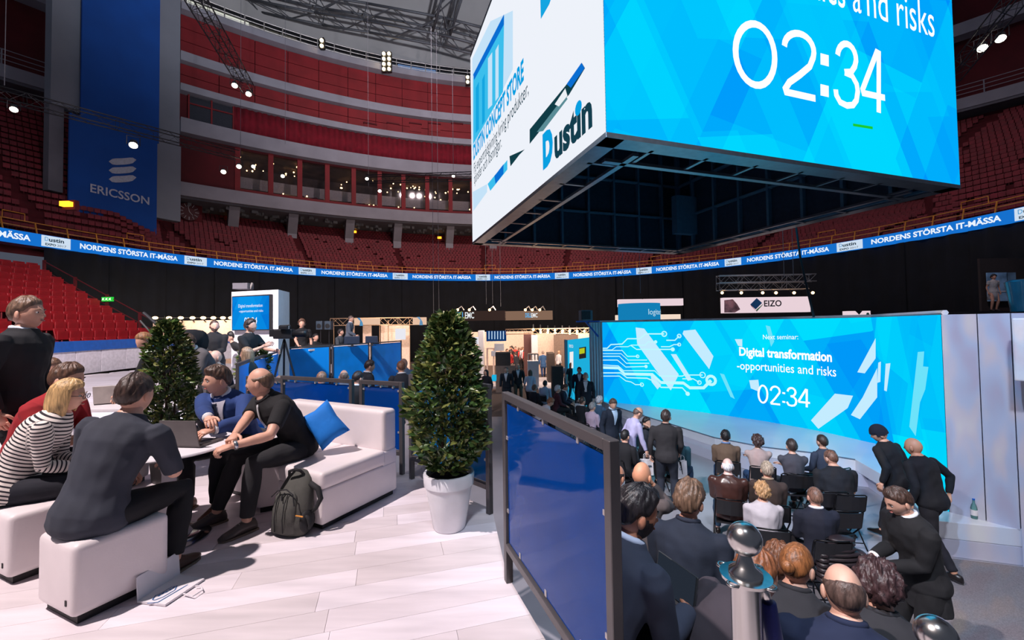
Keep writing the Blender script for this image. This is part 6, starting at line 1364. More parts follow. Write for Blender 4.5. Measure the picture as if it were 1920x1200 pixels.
        nz = np.sin(x*9+ph[0])*np.sin(y*8+ph[1])*np.sin(z*9+ph[2]); amp = {'curly': .45, 'short': .22, 'quiff': .2, 'mop': .3, 'long': .1, 'bun': .08, 'pony': .1}.get(st, .08)
        if not lo: nz = nz+(1.6 if st not in ('buzz', 'fringe', 'thin') else .4)*.5*np.sin(az*17+4*np.sin(z*3+ph[2])+ph[3])*np.sin(x*5+z*4+ph[4])
        if st == 'curly': nz = nz+.8*np.sin(x*24+ph[3])*np.sin(y*22+ph[4])*np.sin(z*23+ph[5])
        ms = (z-zb2)/.16
        if st == 'fringe': ms = np.minimum(np.minimum(ms, (.34+.22*np.clip((az-1.6)/1.2, 0, 1)-z)/.14), (az-1.05)/.25)
        if st == 'thin': ms = np.minimum(ms, np.maximum((az-.75)/.25, (z-.72)/.1))
        ms = np.clip(ms, -.7, 1); t2 = base_t*s*np.sign(ms)*(np.abs(ms)**.6)*(1+amp*nz)*np.where(ms < 0, min(1, .006/base_t), 1)
        if st in ('short', 'quiff', 'mop'): t2 = t2*(1+.5*np.clip(z, 0, 1))
        if st == 'quiff': t2 = t2+.018*s*ga(z, .7, .25)*np.clip(y, 0, 1)
        if st == 'beanie': m_ = np.clip((z-.16+.30*(az > 1.1))/.02, 0, 1); t2 = base_t*s*m_*(1+1.3*np.clip(z-.1, 0, 1))
        L2 = np.linalg.norm(V2, axis=1)[:, None]; V3 = V2+V2/L2*t2[:, None]
        fs = []; n0 = len(V3); ok = (m_ > .01) if st == 'beanie' else (ms > -.69)
        for f_ in gridfaces(gn, gk):
            if sum(ok[i] for i in f_) >= 3: fs.append(f_)
        b = MB(); b.add([hp_(v) for v in V3], fs)
        if st in ('long', 'pony', 'bun'):
            pass
        if st == 'long':
            rows = 9; cols = 22; vs_ = []; Ln = (.20 if lod != 'hi' else .185)*s
            for lay in (0, 1):
                for i in range(rows+1):
                    f = i/rows
                    for j in range(cols+1):
                        a_ = math.radians(62)+(math.radians(298)-math.radians(62))*j/cols; rr_ = (1+.10*math.sin(PI*f*.9)+.05*math.sin(j*2.1+ph[0])*f-.10*f*f)*(1-.14*lay); zt_ = .055*s-f*Ln*(1+.08*math.sin(j*1.7)); vs_.append((math.sin(a_)*.091*s*rr_, math.cos(a_)*.105*s*rr_, zt_))
            q0 = (rows+1)*(cols+1); fs2 = []
            for lay in (0, 1):
                for i in range(rows):
                    for j in range(cols): a_ = lay*q0+i*(cols+1)+j; fs2.append((a_, a_+1, a_+cols+2, a_+cols+1))
            for j in range(cols): a_ = rows*(cols+1)+j; fs2.append((a_, a_+1, q0+a_+1, q0+a_))
            for i in range(rows):
                for j in (0, cols): a_ = i*(cols+1)+j; fs2.append((a_, a_+cols+1, q0+a_+cols+1, q0+a_))
            b.add([hp_(v) for v in vs_], fs2)
        if st == 'bun': b.ball(hp_((0, -.118*s, .0)), (.036*s, .030*s, .036*s), 12, 8)
        if st == 'pony': b.tube([hp_((0, -.10*s, .05*s)), hp_((0, -.145*s, .03*s)), hp_((0, -.15*s, -.06*s)), hp_((0, -.12*s, -.15*s))], [.02*s, .028*s, .03*s, .008*s], 10)
        b.build('knit_hat' if st == 'beanie' else 'hair', cloth(hc, 'knit') if st == 'beanie' else hm, ob, smooth=True, world=False)
        if st == 'beanie': 
            b = MB(); b.add([hp_(v) for v in ((-.03, .112, .035), (.03, .112, .035), (.03, .114, .055), (-.03, .114, .055))], [(0, 1, 2, 3)]); b.build('hat_lettering', mWhite, ob, world=False)
    if beard:
        gn, gk = (40, 30) if lod == 'hi' else (26, 20); D2 = dirgrid(gn, gk); x, y, z = D2.T; az = np.abs(np.arctan2(x, y)); m_ = (z < np.interp(az, [0, .35, .6, 1.4], [-.42, -.36, -.35, .05]))*(z > -.93)*(az < 1.75)
        V2 = headsurf(D2)*s; V3 = V2*(1+.045*m_)[:, None]; ok = m_ > 0; b = MB(); b.add([hp_(v) for v in V3], [f_ for f_ in gridfaces(gn, gk) if sum(ok[i] for i in f_) >= 3]); b.build('beard', hairm(beard), ob, smooth=True, world=False)
    if lod == 'hi' or 'face' in ex:
        for sx in (1, -1):
            b = MB(); b.ball(hp_((sx*.029*s, .079*s, .008*s)), (.0125*s, .010*s, .0085*s), 12, 8, 0, Rh); o4 = b.build('eye', mat('eye_white', (222, 216, 212), .3), ob, smooth=True, world=False)
            b = MB(); b.ball(hp_((sx*.029*s, .0872*s, .008*s)), (.0058*s, .0032*s, .0058*s), 10, 6, 0, Rh); b.build('iris', mat('iris_dark', (48, 38, 34), .3), o4, smooth=True, world=False)
            b = MB(); b.tube([hp_((sx*.012*s, .0945*s, .027*s)), hp_((sx*.028*s, .0935*s, .033*s)), hp_((sx*.048*s, .082*s, .027*s))], [.0032*s, .0036*s, .002*s], 6); b.build('eyebrow', hairm(hc if st != 'none' else (90, 70, 60)), ob, smooth=True, world=False)
        b = MB(); b.ball(hp_((0, .0985*s, -.0545*s)), (.021*s, .007*s, .0065*s), 12, 6, 0, Rh); b.build('lips', mat('lip', (176, 104, 96), .5), ob, smooth=True, world=False)
    if 'glasses' in ex:
        b = MB()
        for sx in (1, -1):
            b.tube([hp_((sx*.032*s+.022*s*math.cos(t_), .108*s, .006*s+.018*s*math.sin(t_))) for t_ in [2*PI*i/14 for i in range(14)]], .0022, 5, closed=True); b.tube([hp_((sx*.054*s, .106*s, .01*s)), hp_((sx*.082*s, .05*s, .01*s)), hp_((sx*.084*s, -.01*s, .0))], .0022, 5)
        b.tube([hp_((-.010*s, .112*s, .01*s)), hp_((.010*s, .112*s, .01*s))], .0022, 5); b.build('glasses', mat('glasses_frame', (30, 28, 34), .3), ob, world=False, smooth=True)
    if 'headset' in ex:
        b = MB(); b.tube([hp_((math.cos(t_)*.098*s, 0, math.sin(t_)*.135*s)) for t_ in [PI*i/12 for i in range(13)]], .006, 6); b.ball(hp_((.09*s, 0, -.01*s)), .026*s, 8, 6); b.ball(hp_((-.09*s, 0, -.01*s)), .026*s, 8, 6); b.tube([hp_((.09*s, .02*s, -.02*s)), hp_((.07*s, .10*s, -.05*s))], .004, 5); b.build('headset', mPlinth, ob, world=False, smooth=True)
    info = {'ob': ob, 'wR': M @ wR, 'wL': M @ wL, 'head': M @ Hc, 'z0': z0, 'M': M, 'root': root, 'top': M @ Vector((Hc.x, Hc.y, Hc.z+.118*s)), 'knR': M @ knR, 'elR': M @ elR}
    return info
def finish_people():
    tmp = []
    for ob, b, e, vox, mats, post in JOBS:
        src = bpy.data.meshes.new('src'); src.from_pydata([tuple(v) for v in b.v], [], b.f); src.update()
        if vox:
            o = bpy.data.objects.new('src', src); COL.objects.link(o); m_ = o.modifiers.new('r', 'REMESH'); m_.mode = 'VOXEL'; m_.voxel_size = vox; m_.use_smooth_shade = True
            m2 = o.modifiers.new('s', 'SMOOTH'); m2.iterations = 7; m2.factor = .5; tmp.append((o, src))
        else: tmp.append((None, src))
    dg = bpy.context.evaluated_depsgraph_get()
    for (ob, b, e, vox, mats, post), (o, src) in zip(JOBS, tmp):
        me = bpy.data.meshes.new_from_object(o.evaluated_get(dg)) if o else src
        if vox and e is None:                    # cloth folds
            n = len(me.vertices); co = np.zeros(n*3); no = np.zeros(n*3); me.vertices.foreach_get('co', co); me.vertex_normals.foreach_get('vector', no); co = co.reshape(-1, 3); no = no.reshape(-1, 3); k = sum(map(ord, ob.name)) % 7
            w = np.sin(co[:, 2]*38+3*np.sin(co[:, 0]*11+k)+2*co[:, 1]*9)*np.sin(co[:, 0]*17+co[:, 1]*23+k); co = co+no*(w*.0032)[:, None]; me.vertices.foreach_set('co', co.ravel())
        if e is not None:
            bm = bmesh.new(); bm.from_mesh(me); m2 = bpy.data.meshes.new('e'); m2.from_pydata([tuple(v) for v in e.v], [], e.f); m2.update(); bm.from_mesh(m2); bmesh.ops.recalc_face_normals(bm, faces=bm.faces); bm.to_mesh(me); bm.free(); bpy.data.meshes.remove(m2)
        me.name = ob.data.name; old = ob.data; me.materials.clear()
        for mm in mats: me.materials.append(mm)
        me.polygons.foreach_set('use_smooth', [True]*len(me.polygons)); me.polygons.foreach_set('material_index', [0]*len(me.polygons))
        if not vox:
            bm = bmesh.new(); bm.from_mesh(me); bmesh.ops.recalc_face_normals(bm, faces=bm.faces); bm.to_mesh(me); bm.free()
        ob.data = me; me.update()
        if post: post(me)
        if o: bpy.data.objects.remove(o)
# ================================================================== CAST
BK = (24, 24, 28); NAVY = (26, 32, 52); DSUIT = (34, 36, 44); WH = (226, 230, 240)
# lounge group
navy = person('man in a dark grey short-sleeved shirt sitting on the nearest white ottoman', root=(-2.50, 2.53), face=-2, pose='sit', H=1.82, z0=PL, seat=.445, lean=20, side=6, hyaw=4, hpitch=4, top=('tee', (50, 54, 66), .98), legs=(22, 23, 28), shoes=(66, 40, 32), hair=('short', (62, 46, 40)), lod='hi',
    hR=('P', 318, 868, 2.95), eR=(.6, -.3, -.6), hL=(-.22, .42, .62), fR=('G', 326, 1050), fL=('G', 245, 1000), wide=1.12, hemx=-.02, curl=.8)
woman = person('woman with a blonde bob, glasses and black-striped top seated at the left edge', root=(-3.50, 2.98), face=-58, pose='sit', H=1.74, z0=PL, seat=.45, lean=27, hyaw=-8, hpitch=8, top=('stripe', (0, 0, 0), 1.9), legs=(20, 22, 34), hair=('long', (198, 162, 112)), lod='hi', woman=True, ex=('glasses',),
    hR=(.02, .40, .60), hL=(-.05, .42, .60), wide=1.1)
red = person('man in a dark red shirt seated behind the striped woman', root=(-3.92, 3.42), face=-78, pose='sit', H=1.88, z0=PL, seat=.46, lean=25, hyaw=0, hpitch=10, top=('tee', (150, 24, 34), .9), legs=(30, 30, 38), hair=('short', (92, 66, 52)), lod='hi', hR=(.18, .62, .78), hL=(-.1, .55, .72), wide=1.1)
stand1 = person('standing man in a black suit jacket at the left picture edge', head=(52, 543, 3.6), z0=PL, face=-72, H=1.93, lean=4, hyaw=-4, top=('jacket', (28, 30, 36), 1.92), legs=(24, 25, 30), hair=('short', (112, 88, 72)), lod='hi', collar=(214, 226, 246), wide=1.12)
blue = person('man in a blue suit and dark tie leaning to the laptop on the sofa', root=(-2.62, 4.12), face=176, pose='sit', H=1.78, z0=PL, seat=.46, lean=31, hyaw=-34, hpitch=2, top=('jacket', (36, 62, 118), 1.9), legs=(24, 25, 32), shoes=(112, 70, 50), hair=('quiff', (74, 54, 44)), lod='hi', collar=(234, 234, 244), front=(234, 230, 240), tie=(28, 38, 60), ex=('cuff', 'watchL'),
    hR=('P', 392, 790, 3.42), hL=('P', 398, 806, 3.42), eL=(-1, -.4, -.5), eR=(1, -.3, -.6), fL=('G', 405, 948), fR=('G', 352, 938), wide=1.05)
polo = person('man in a black polo shirt with clasped hands on the white sofa', root=(-1.97, 3.90), face=145, pose='sit', H=1.80, z0=PL, seat=.46, lean=33, hyaw=-46, hpitch=2, top=('polo', (22, 22, 26), .72), legs=(34, 34, 38), shoes=(74, 66, 64), hair=('fringe', (104, 82, 66)), lod='hi', collar=(26, 26, 30), ex=('lanyard', 'watchL'),
    hR=('P', 430, 829, 3.22), hL=('P', 433, 837, 3.19), eL=(-1, .0, -.9), eR=(.9, -.2, -.6), fL=('G', 462, 978), fR=('G', 405, 962), wide=1.1, curl=1.0)
# people behind the lounge
person('woman with a ponytail in a black sweater leaning over the white table', head=(272, 592, 5.1), z0=PL, face=150, H=1.70, lean=30, hyaw=20, hpitch=20, top=('sweater', (20, 26, 28), 1.9), hair=('pony', (150, 108, 76)), woman=True, hR=(.25, .45, .85), hL=(-.2, .5, .9))
person('man looking down with short brown hair behind the red shirt man', head=(100, 648, 5.9), z0=PL, face=-150, pose='sit', H=1.76, lean=30, hpitch=25, top=('shirt', (40, 90, 160), 1.9), hair=('short', (96, 70, 54)))
person('bearded man in black with folded hands standing by the warm booth wall', head=(402, 594, 8.9), z0=PL, face=-160, H=1.84, top=('shirt', BK, 1.9), hair=('buzz', (70, 50, 42)), beard=(70, 48, 38), hR=(.05, .28, 1.12), hL=(-.05, .28, 1.10), hyaw=30)
cam_op = person('camera operator in a black polo with headset in front of the television', head=(470, 589, 7.7), z0=PL, face=-95, H=1.82, top=('polo', BK, .7), hair=('short', (60, 46, 42)), ex=('headset',), hR=(.1, .42, 1.3), hL=(-.1, .5, 1.2))
person('bald man in a grey jacket seated below the bearded man', head=(404, 651, 6.9), face=150, pose='sit', z0=PL-.0, H=1.70, lean=20, top=('sweater', (92, 98, 104), 1.9), hair=('none', (0, 0, 0)))
person('woman with long fair hair seated in front of the television tower', head=(463, 640, 7.0), z0=PL, face=100, pose='sit', H=1.72, top=('sweater', (44, 44, 46), 1.9), hair=('long', (150, 120, 96)), woman=True)
person('man in a grey jacket with name badge half hidden by the left tree', head=(352, 622, 5.9), z0=PL, face=160, H=1.68, lean=34, hpitch=20, top=('jacket', (96, 94, 98), 1.9), hair=('short', (80, 62, 52)), hR=(.2, .45, .8), hL=(-.2, .45, .8), ex=('lanyard',))
person('young technician in a black tee standing right of the television tower', head=(566, 597, 12.4), face=-150, H=1.80, top=('tee', BK, .7), hair=('mop', (96, 66, 52)), hR=(.1, .35, 1.0), ex=('headset',), z0=PL+.1)
person('dark-haired technician seated at the mixing desk', head=(592, 626, 13.8), face=-120, pose='sit', H=1.76, top=('tee', BK, .7), hair=('short', (30, 26, 28)), lod='mid')
person('technician with headset seated left of the monitors', head=(639, 617, 14.8), face=-100, pose='sit', H=1.76, top=('sweater', (70, 76, 84), 1.8), hair=('short', (50, 40, 40)), ex=('headset',))
person('man in a grey suit standing side-on behind the monitors', head=(658, 592, 16.5), face=-85, H=1.86, top=('jacket', (86, 96, 112), 1.9), hair=('buzz', (96, 80, 74)), hR=(.1, .3, 1.05))
person('black-clad person at the left booth counter behind the bearded man', head=(434, 615, 9.6), face=120, H=1.70, lean=40, top=('tee', BK, 1.), hair=('short', BK), lod='lo', z0=PL)
# pit between the fence panels
for hx, hy, d, f, ho, tp, lb in ((693, 676, 8.6, -60, ('short', (60, 44, 40)), ('jacket', DSUIT, 1.9), 'suited man with a white shirt in front of the blue screen panels'), (752, 678, 8.4, 30, ('short', (120, 84, 66)), ('jacket', (30, 34, 46), 1.9), 'suited man with reddish hair left of the big potted tree'), (757, 672, 9.6, 60, ('none', BK), ('shirt', (120, 140, 170), 1.9), 'bald man half hidden behind the red-haired suited man'),
                             (671, 697, 7.4, -30, ('short', (40, 34, 36)), ('jacket', (22, 26, 34), 1.9), 'dark-haired man just above the gap of the two framed panels'), (645, 694, 7.8, 20, ('fringe', (120, 100, 90)), ('shirt', (90, 100, 120), 1.9), 'balding man peeping over the middle framed fence panel'), (603, 698, 7.8, 0, ('short', (150, 112, 90)), ('shirt', (160, 150, 170), 1.9), 'fair-haired man peeping over the middle framed fence panel'), (524, 706, 7.2, 30, ('short', (120, 96, 84)), ('shirt', (190, 170, 176), 1.9), 'person in a pale shirt behind the black polo man')):
    person(lb, head=(hx, hy, d), face=f, pose='sit', H=1.76, top=tp, hair=ho, lod='lo', front=WH if tp[0] == 'jacket' else None, hpitch=12)
# far visitors
for hx, hy, d, f, po, H_, ho, tp, lg_, lb, wmn in (
    (949, 686, 17.6, 170, 'walk', 1.78, ('short', (110, 90, 82)), ('jacket', (34, 40, 52), 1.9), (34, 38, 48), 'man in a dark suit and blue shirt walking towards us right of the tree', False), (971, 679, 18.6, 178, 'stand', 1.8, ('fringe', (110, 90, 80)), ('jacket', (36, 38, 46), 1.9), (110, 92, 76), 'man with glasses, dark jacket and tan trousers facing us', False),
    (994, 686, 17.2, -20, 'stand', 1.68, ('long', (110, 82, 66)), ('shirt', (214, 220, 236), 1.0), (30, 30, 38), 'woman with long brown hair and white blouse seen from behind', True), (1018, 654, 27.5, 0, 'walk', 1.8, ('short', (150, 130, 120)), ('jacket', (50, 84, 128), 1.9), (44, 66, 110), 'man in a mid-blue suit walking away in the far centre', False),
    (966, 658, 27, 60, 'stand', 1.78, ('short', (80, 60, 54)), ('jacket', (40, 40, 48), 1.9), (36, 36, 44), 'dark-suited man left of the glass showcase', False), (957, 655, 29, 120, 'stand', 1.74, ('short', (90, 70, 60)), ('sweater', (190, 50, 50), 1.9), (30, 30, 34), 'visitor in a red top beside the brown display box', False),
    (1048, 642, 28, -60, 'stand', 1.78, ('short', (190, 150, 120)), ('shirt', (214, 208, 212), 1.9), (30, 30, 34), 'fair man in a white shirt by the cyan booth', False), (1071, 671, 19.8, -150, 'stand', 1.72, ('long', (150, 90, 66)), ('tee', (26, 26, 34), .8), (26, 26, 34), 'woman with reddish hair in a black dress before the cyan booth', True), (1064, 676, 20.5, 170, 'stand', 1.7, ('short', (150, 110, 90)), ('shirt', (222, 218, 226), 1.), (60, 50, 60), 'person in a white top beside the woman in black', True),
    (1086, 685, 16.8, 170, 'stand', 1.8, ('short', (44, 36, 38)), ('jacket', (22, 36, 62), 1.9), (24, 28, 40), 'dark-haired man in a navy jacket left of the screen curtain', False), (1104, 660, 23.5, 40, 'stand', 1.86, ('long', (34, 28, 30)), ('coat', (36, 36, 42), 1.9), (30, 30, 36), 'tall figure in a long dark coat beside the cyan booth', True),
    (911, 676, 17, 140, 'stand', 1.74, ('long', (24, 22, 28)), ('coat', (22, 24, 34), 1.9), (24, 24, 30), 'dark-haired woman in black just right of the big tree', True), (1098, 702, 14.4, 165, 'stand', 1.84, ('short', (170, 166, 168)), ('jacket', (26, 34, 48), 1.9), (24, 28, 38), 'grey-haired man with name badge and white bag near the screen curtain', False)):
    i = person(lb, head=(hx, hy, d), face=f, pose=po, H=H_, top=tp, hair=ho, legs=lg_, lod='lo' if d > 16 else 'mid', z0=0.001, woman=wmn, front=WH if tp[0] == 'jacket' and f > 90 else None, tie=None, ex=('lanyard',) if hx == 1098 else ())
    if hx == 1098: bagman = i
rr2 = random.Random(21)
for k in range(13):
    hx = 950+(k*31) % 48+rr2.random()*3; d = 31+(k*1.7) % 5; col = [(40, 36, 40), (30, 34, 46), (190, 60, 56), (60, 52, 52), (200, 196, 204)][k % 5]
    person(['dark-clothed', 'navy-clothed', 'red-clothed', 'brown-clothed', 'pale-clothed'][k % 5]+' visitor in the dense far crowd, '+['first', 'second', 'third'][k//5]+' of that colour from the front', head=(hx, 640, d), z0=0.001, face=rr2.random()*360, pose='stand', H=1.7+.15*rr2.random(), top=('sweater', col, 1.9), hair=('short', [(60, 44, 38), (120, 90, 70), (40, 34, 34)][k % 3]), legs=(34, 32, 38), lod='lo')
# seated and standing seminar guests, left block
CH = []
def guest(lb, hx, hy, d=None, face=-32, H=1.76, z0=0.001, chair=True, **k):
    if d is None: d = 2.13*F/(hy-(610.4-.0147*(hx-960)))
    i = person(lb, head=(hx, hy, d), face=face, pose='sit', H=H, z0=z0, seat=.46, **k)
    if chair and z0 == 0.001: CH.append((i['root'][0], i['root'][1], face, lb))
    return i
guest('man with rolled dark jacket seated farthest left above the big fence panel', 1002, 722, face=-50, top=('jacket', (36, 34, 42), 1.9), hair=('short', (110, 84, 72)), lod='lo'); guest('man in a pale shirt seated behind the bending man', 1022, 714, face=-30, top=('shirt', (176, 190, 214), 1.9), hair=('short', (44, 38, 40)), lod='lo')
guest('man in a white shirt bending forward above the big fence panel', 1032, 738, face=-75, lean=42, hpitch=25, top=('shirt', (228, 218, 226), 1.9), hair=('mop', (150, 100, 72))); guest('white-haired person in a maroon cardigan holding papers', 1046, 724, face=-80, top=('sweater', (74, 34, 46), 1.9), hair=('mop', (200, 200, 205)))
guest('man in a dark blue suit writing in the left seating block', 1060, 720, face=-110, hpitch=20, top=('jacket', (30, 40, 62), 1.9), hair=('short', (90, 66, 56)), front=WH); guest('grey-haired man in a pale pink shirt with his back to the fence', 1111, 755, face=-55, top=('shirt', (214, 186, 208), 1.9), hair=('short', (150, 148, 150)))
guest('white-haired man in a grey-blue jacket behind the pink shirt', 1124, 744, face=-60, top=('jacket', (70, 100, 130), 1.9), hair=('mop', (214, 214, 222)))
guest('dark-suited person low between the pink shirt and the lavender shirt', 1092, 745, face=-60, top=('jacket', (30, 32, 40), 1.9), hair=('short', (70, 56, 50)), lod='lo')
for i, (x, y) in enumerate(((3.3, 11.2), (3.0, 12.2), (1.9, 12.6), (2.3, 10.9))): CH.append((x, y, -50, None))
person('man in a dark suit with light blue shirt looking down, left of the lavender shirt', head=(1149, 741, 9.7), z0=0.001, face=-155, H=1.80, hpitch=24, hyaw=-20, top=('jacket', (26, 36, 54), 1.9), hair=('short', (84, 66, 58)), front=(190, 214, 240), lod='mid', collar=(190, 214, 240))
lav = person('balding man in a lavender shirt and glasses holding a white carrier bag', head=(1196, 756, 8.8), z0=0.001, face=-80, H=1.80, lean=16, hpitch=26, top=('shirt', (190, 184, 224), 1.92), legs=(56, 58, 66), hair=('fringe', (96, 78, 72)), ex=('glasses',), hR=(.24, .28, .80), lod='mid')
zipm = person('man in a black zip sweater standing with his back to us in the aisle', head=(1248, 761, 8.05), z0=0.001, face=-22, H=1.84, lean=2, hyaw=-12, top=('sweater', (40, 38, 42), 1.9), legs=(30, 36, 50), shoes=(40, 26, 24), hair=('short', (58, 46, 44)), lod='mid', wide=1.15, hR=(.22, .22, .98), collar=(36, 34, 38))
guest('man in dark clothes holding a phone to his ear behind the lavender shirt', 1212, 771, 9.6, face=-150, top=('sweater', (44, 46, 56), 1.9), hair=('short', (40, 36, 38)), hR=(.16, .16, 1.22)); guest('man in jeans seated half behind the black zip sweater', 1272, 800, 8.6, face=-40, lean=25, top=('sweater', (40, 80, 96), 1.9), legs=(36, 62, 92), hair=('short', (60, 50, 46)), lod='lo')
guest('man in dark clothes seated behind the bag of the lavender man', 1172, 800, 8.5, face=-50, top=('sweater', (26, 26, 32), 1.9), hair=('short', (30, 28, 30)), lod='lo')
# right block rows
guest('man in an olive brown sweater, leftmost of the front row', 1360, 807, face=-22, top=('sweater', (104, 84, 70), 1.9), legs=(28, 62, 104), hair=('short', (34, 30, 32)), collar=(110, 140, 190), wide=1.05); guest('person with curly dark hair and beige top in the front row', 1420, 814, face=-18, top=('sweater', (176, 152, 146), 1.9), legs=(30, 60, 100), hair=('curly', (66, 48, 46)), H=1.70, hR=(-.1, .25, .85), hL=(.1, .28, .82))
guest('man in a charcoal tee with folded arms in the front row', 1484, 824, face=-14, top=('tee', (70, 68, 76), 1.0), hair=('short', (58, 48, 46)), hR=(-.12, .22, .84), hL=(.12, .24, .82)); guest('broad man in a black polo leaning forward, rightmost of the front row', 1557, 830, 6.9, face=-10, H=1.88, lean=16, hpitch=14, hyaw=18, top=('polo', (24, 26, 34), .9), hair=('buzz', (110, 78, 66)), wide=1.25, ex=('lanyard',))
guest('man whose head shows left of the black polo man', 1541, 826, 7.9, face=10, top=('sweater', (50, 60, 80), 1.9), hair=('short', (60, 44, 38)), lod='lo')
guest('bald white-haired man in a shiny brown leather jacket', 1364, 859, face=-22, top=('leather', (70, 44, 40), 1.9), legs=(38, 70, 100), hair=('fringe', (226, 226, 232)), skn=(226, 190, 182), wide=1.15); guest('grey-haired man in a dark brown jacket behind the curly blonde', 1438, 866, 6.45, face=-20, top=('jacket', (60, 46, 42), 1.9), hair=('short', (150, 136, 124)), collar=(150, 130, 110))
curly = guest('woman with curly blonde hair and light grey cardigan', 1428, 894, 5.75, face=-14, H=1.66, top=('sweater', (206, 200, 208), 1.9), legs=(200, 180, 180), hair=('curly', (190, 150, 108)), woman=True, wide=1.2)
guest('man in a navy jacket with white collar in the second row', 1527, 909, 5.45, face=-8, top=('jacket', (26, 30, 46), 1.9), hair=('thin', (120, 88, 72)), wide=1.05)
# near tiers
person('bald man in a grey-brown sweater resting his cheek on his hand', head=(1203, 867, 3.95), face=-42, pose='sit', H=1.78, lean=18, top=('sweater', (88, 78, 78), 1.9), hair=('none', BK), skn=(226, 160, 126), hR=('P', 1222, 905, 4.05), eR=(.6, .3, -.9), lod='mid', wide=1.15)
person('bald man partly hidden by the post of the big fence panel', head=(1156, 872, 4.5), face=-50, pose='sit', H=1.74, lean=15, top=('shirt', (214, 214, 226), 1.9), hair=('fringe', (60, 46, 42)), skn=(214, 150, 120))
bd = person('bearded man with thick black hair in a slate suit working on a laptop', head=(1192, 914, 2.1), face=-66, pose='sit', H=1.80, lean=22, hyaw=-16, hpitch=12, top=('jacket', (56, 62, 80), 1.92), legs=(40, 44, 58), hair=('quiff', (26, 22, 26)), beard=(40, 34, 36), skn=(176, 118, 92), lod='hi', collar=(206, 216, 240), hR=(.1, .48, .70), hL=(-.12, .46, .70), wide=1.1)
ds = person('man with straight brown hair and dark navy jacket seen from behind', head=(1292, 907, 3.0), face=-36, pose='sit', H=1.80, lean=12, hyaw=-8, hpitch=6, top=('jacket', (26, 34, 50), 1.92), hair=('mop', (104, 80, 64)), skn=(206, 150, 126), lod='mid', wide=1.12, hR=('P', 1338, 1050, 3.05), collar=(28, 34, 50))
person('auburn-haired person in a dark suit leaning forward behind the near chrome post', head=(1416, 1034, 2.1), face=-84, pose='sit', H=1.78, lean=50, hpitch=4, hyaw=4, top=('jacket', (52, 46, 54), 1.92), hair=('short', (128, 78, 50)), lod='mid', collar=(90, 80, 86))
person('woman with a chestnut bun and glasses in a black jacket', head=(1492, 1021, 2.45), face=-36, pose='sit', H=1.74, lean=16, hyaw=-18, hpitch=12, top=('jacket', (36, 36, 42), 1.92), hair=('bun', (134, 84, 48)), woman=True, lod='mid', ex=('glasses',), collar=(36, 36, 42), wide=1.25)
person('brown-haired person just left of the woman with the bun', head=(1458, 1022, 3.0), face=-40, pose='sit', H=1.70, top=('sweater', (70, 46, 44), 1.92), hair=('mop', (110, 70, 48)), lod='mid', woman=True)
person('balding man in a dark blue suit at the bottom of the picture', head=(1580, 1062, 2.12), face=-30, pose='sit', H=1.82, lean=14, hpitch=10, hyaw=4, top=('jacket', (22, 32, 60), 1.92), hair=('fringe', (84, 66, 60)), skn=(206, 160, 140), lod='mid', wide=1.25, collar=(22, 32, 60))
person('person with curly dark brown hair in a black jacket at the bottom right', head=(1646, 1060, 2.4), face=-32, pose='sit', H=1.74, lean=14, hpitch=8, top=('jacket', (40, 40, 46), 1.92), hair=('curly', (62, 42, 44)), lod='mid', wide=1.2, collar=(40, 40, 46))
ph = person('man in a black suit standing and looking at his phone on the right', head=(1684, 921, 4.1), z0=0.001, face=84, H=1.91, lean=13, hyaw=0, hpitch=24, top=('jacket', (30, 30, 34), 1.92), legs=(22, 22, 26), hair=('short', (70, 50, 42)), collar=(226, 230, 240), lod='hi', hR=(.06, .40, 1.16), hL=(-.04, .36, 1.12), wide=1.12, ex=('cuff',), curl=.8)
bn_ = person('man in black with a black knitted cap walking across the front of the seats', head=(1648, 797, 6.75), z0=0.001, face=20, pose='walk', H=1.84, lean=14, hyaw=40, hpitch=20, top=('sweater', (20, 22, 30), 1.92), legs=(26, 26, 34), hair=('beanie', (20, 26, 44)), lod='mid', hL=(-.34, .0, .98), wide=1.15)
person('bald man in black walking behind the man with the knitted cap', head=(1712, 817, 6.1), z0=0.001, face=15, pose='walk', H=1.82, lean=16, hyaw=10, hpitch=10, top=('sweater', (18, 20, 28), 1.92), legs=(24, 24, 32), hair=('none', BK), skn=(206, 150, 120), lod='mid', wide=1.2, hR=(.30, -.02, 1.0), eR=(1, -.3, -.3))
wm2 = person('woman in a patterned short dress standing high above the right of the stage', head=(1863, 515, 18.4), face=165, H=1.62, top=('dress', (176, 168, 166), .5), legs=None, shoes=(40, 30, 30), hair=('curly', (40, 30, 32)), woman=True, skirt=True, lod='mid', skn=(196, 140, 116)) 
MB().box((wm2['root'][0]-1.6, wm2['root'][1]-.5, .001), (wm2['root'][0]+3, wm2['root'][1]+.5, wm2['z0']-.002)).build('deck_box', mBlack, None); tag(bpy.data.objects['deck_box'], 'dark booth deck hidden behind the stage wall carrying the woman in the dress', 'booth deck')
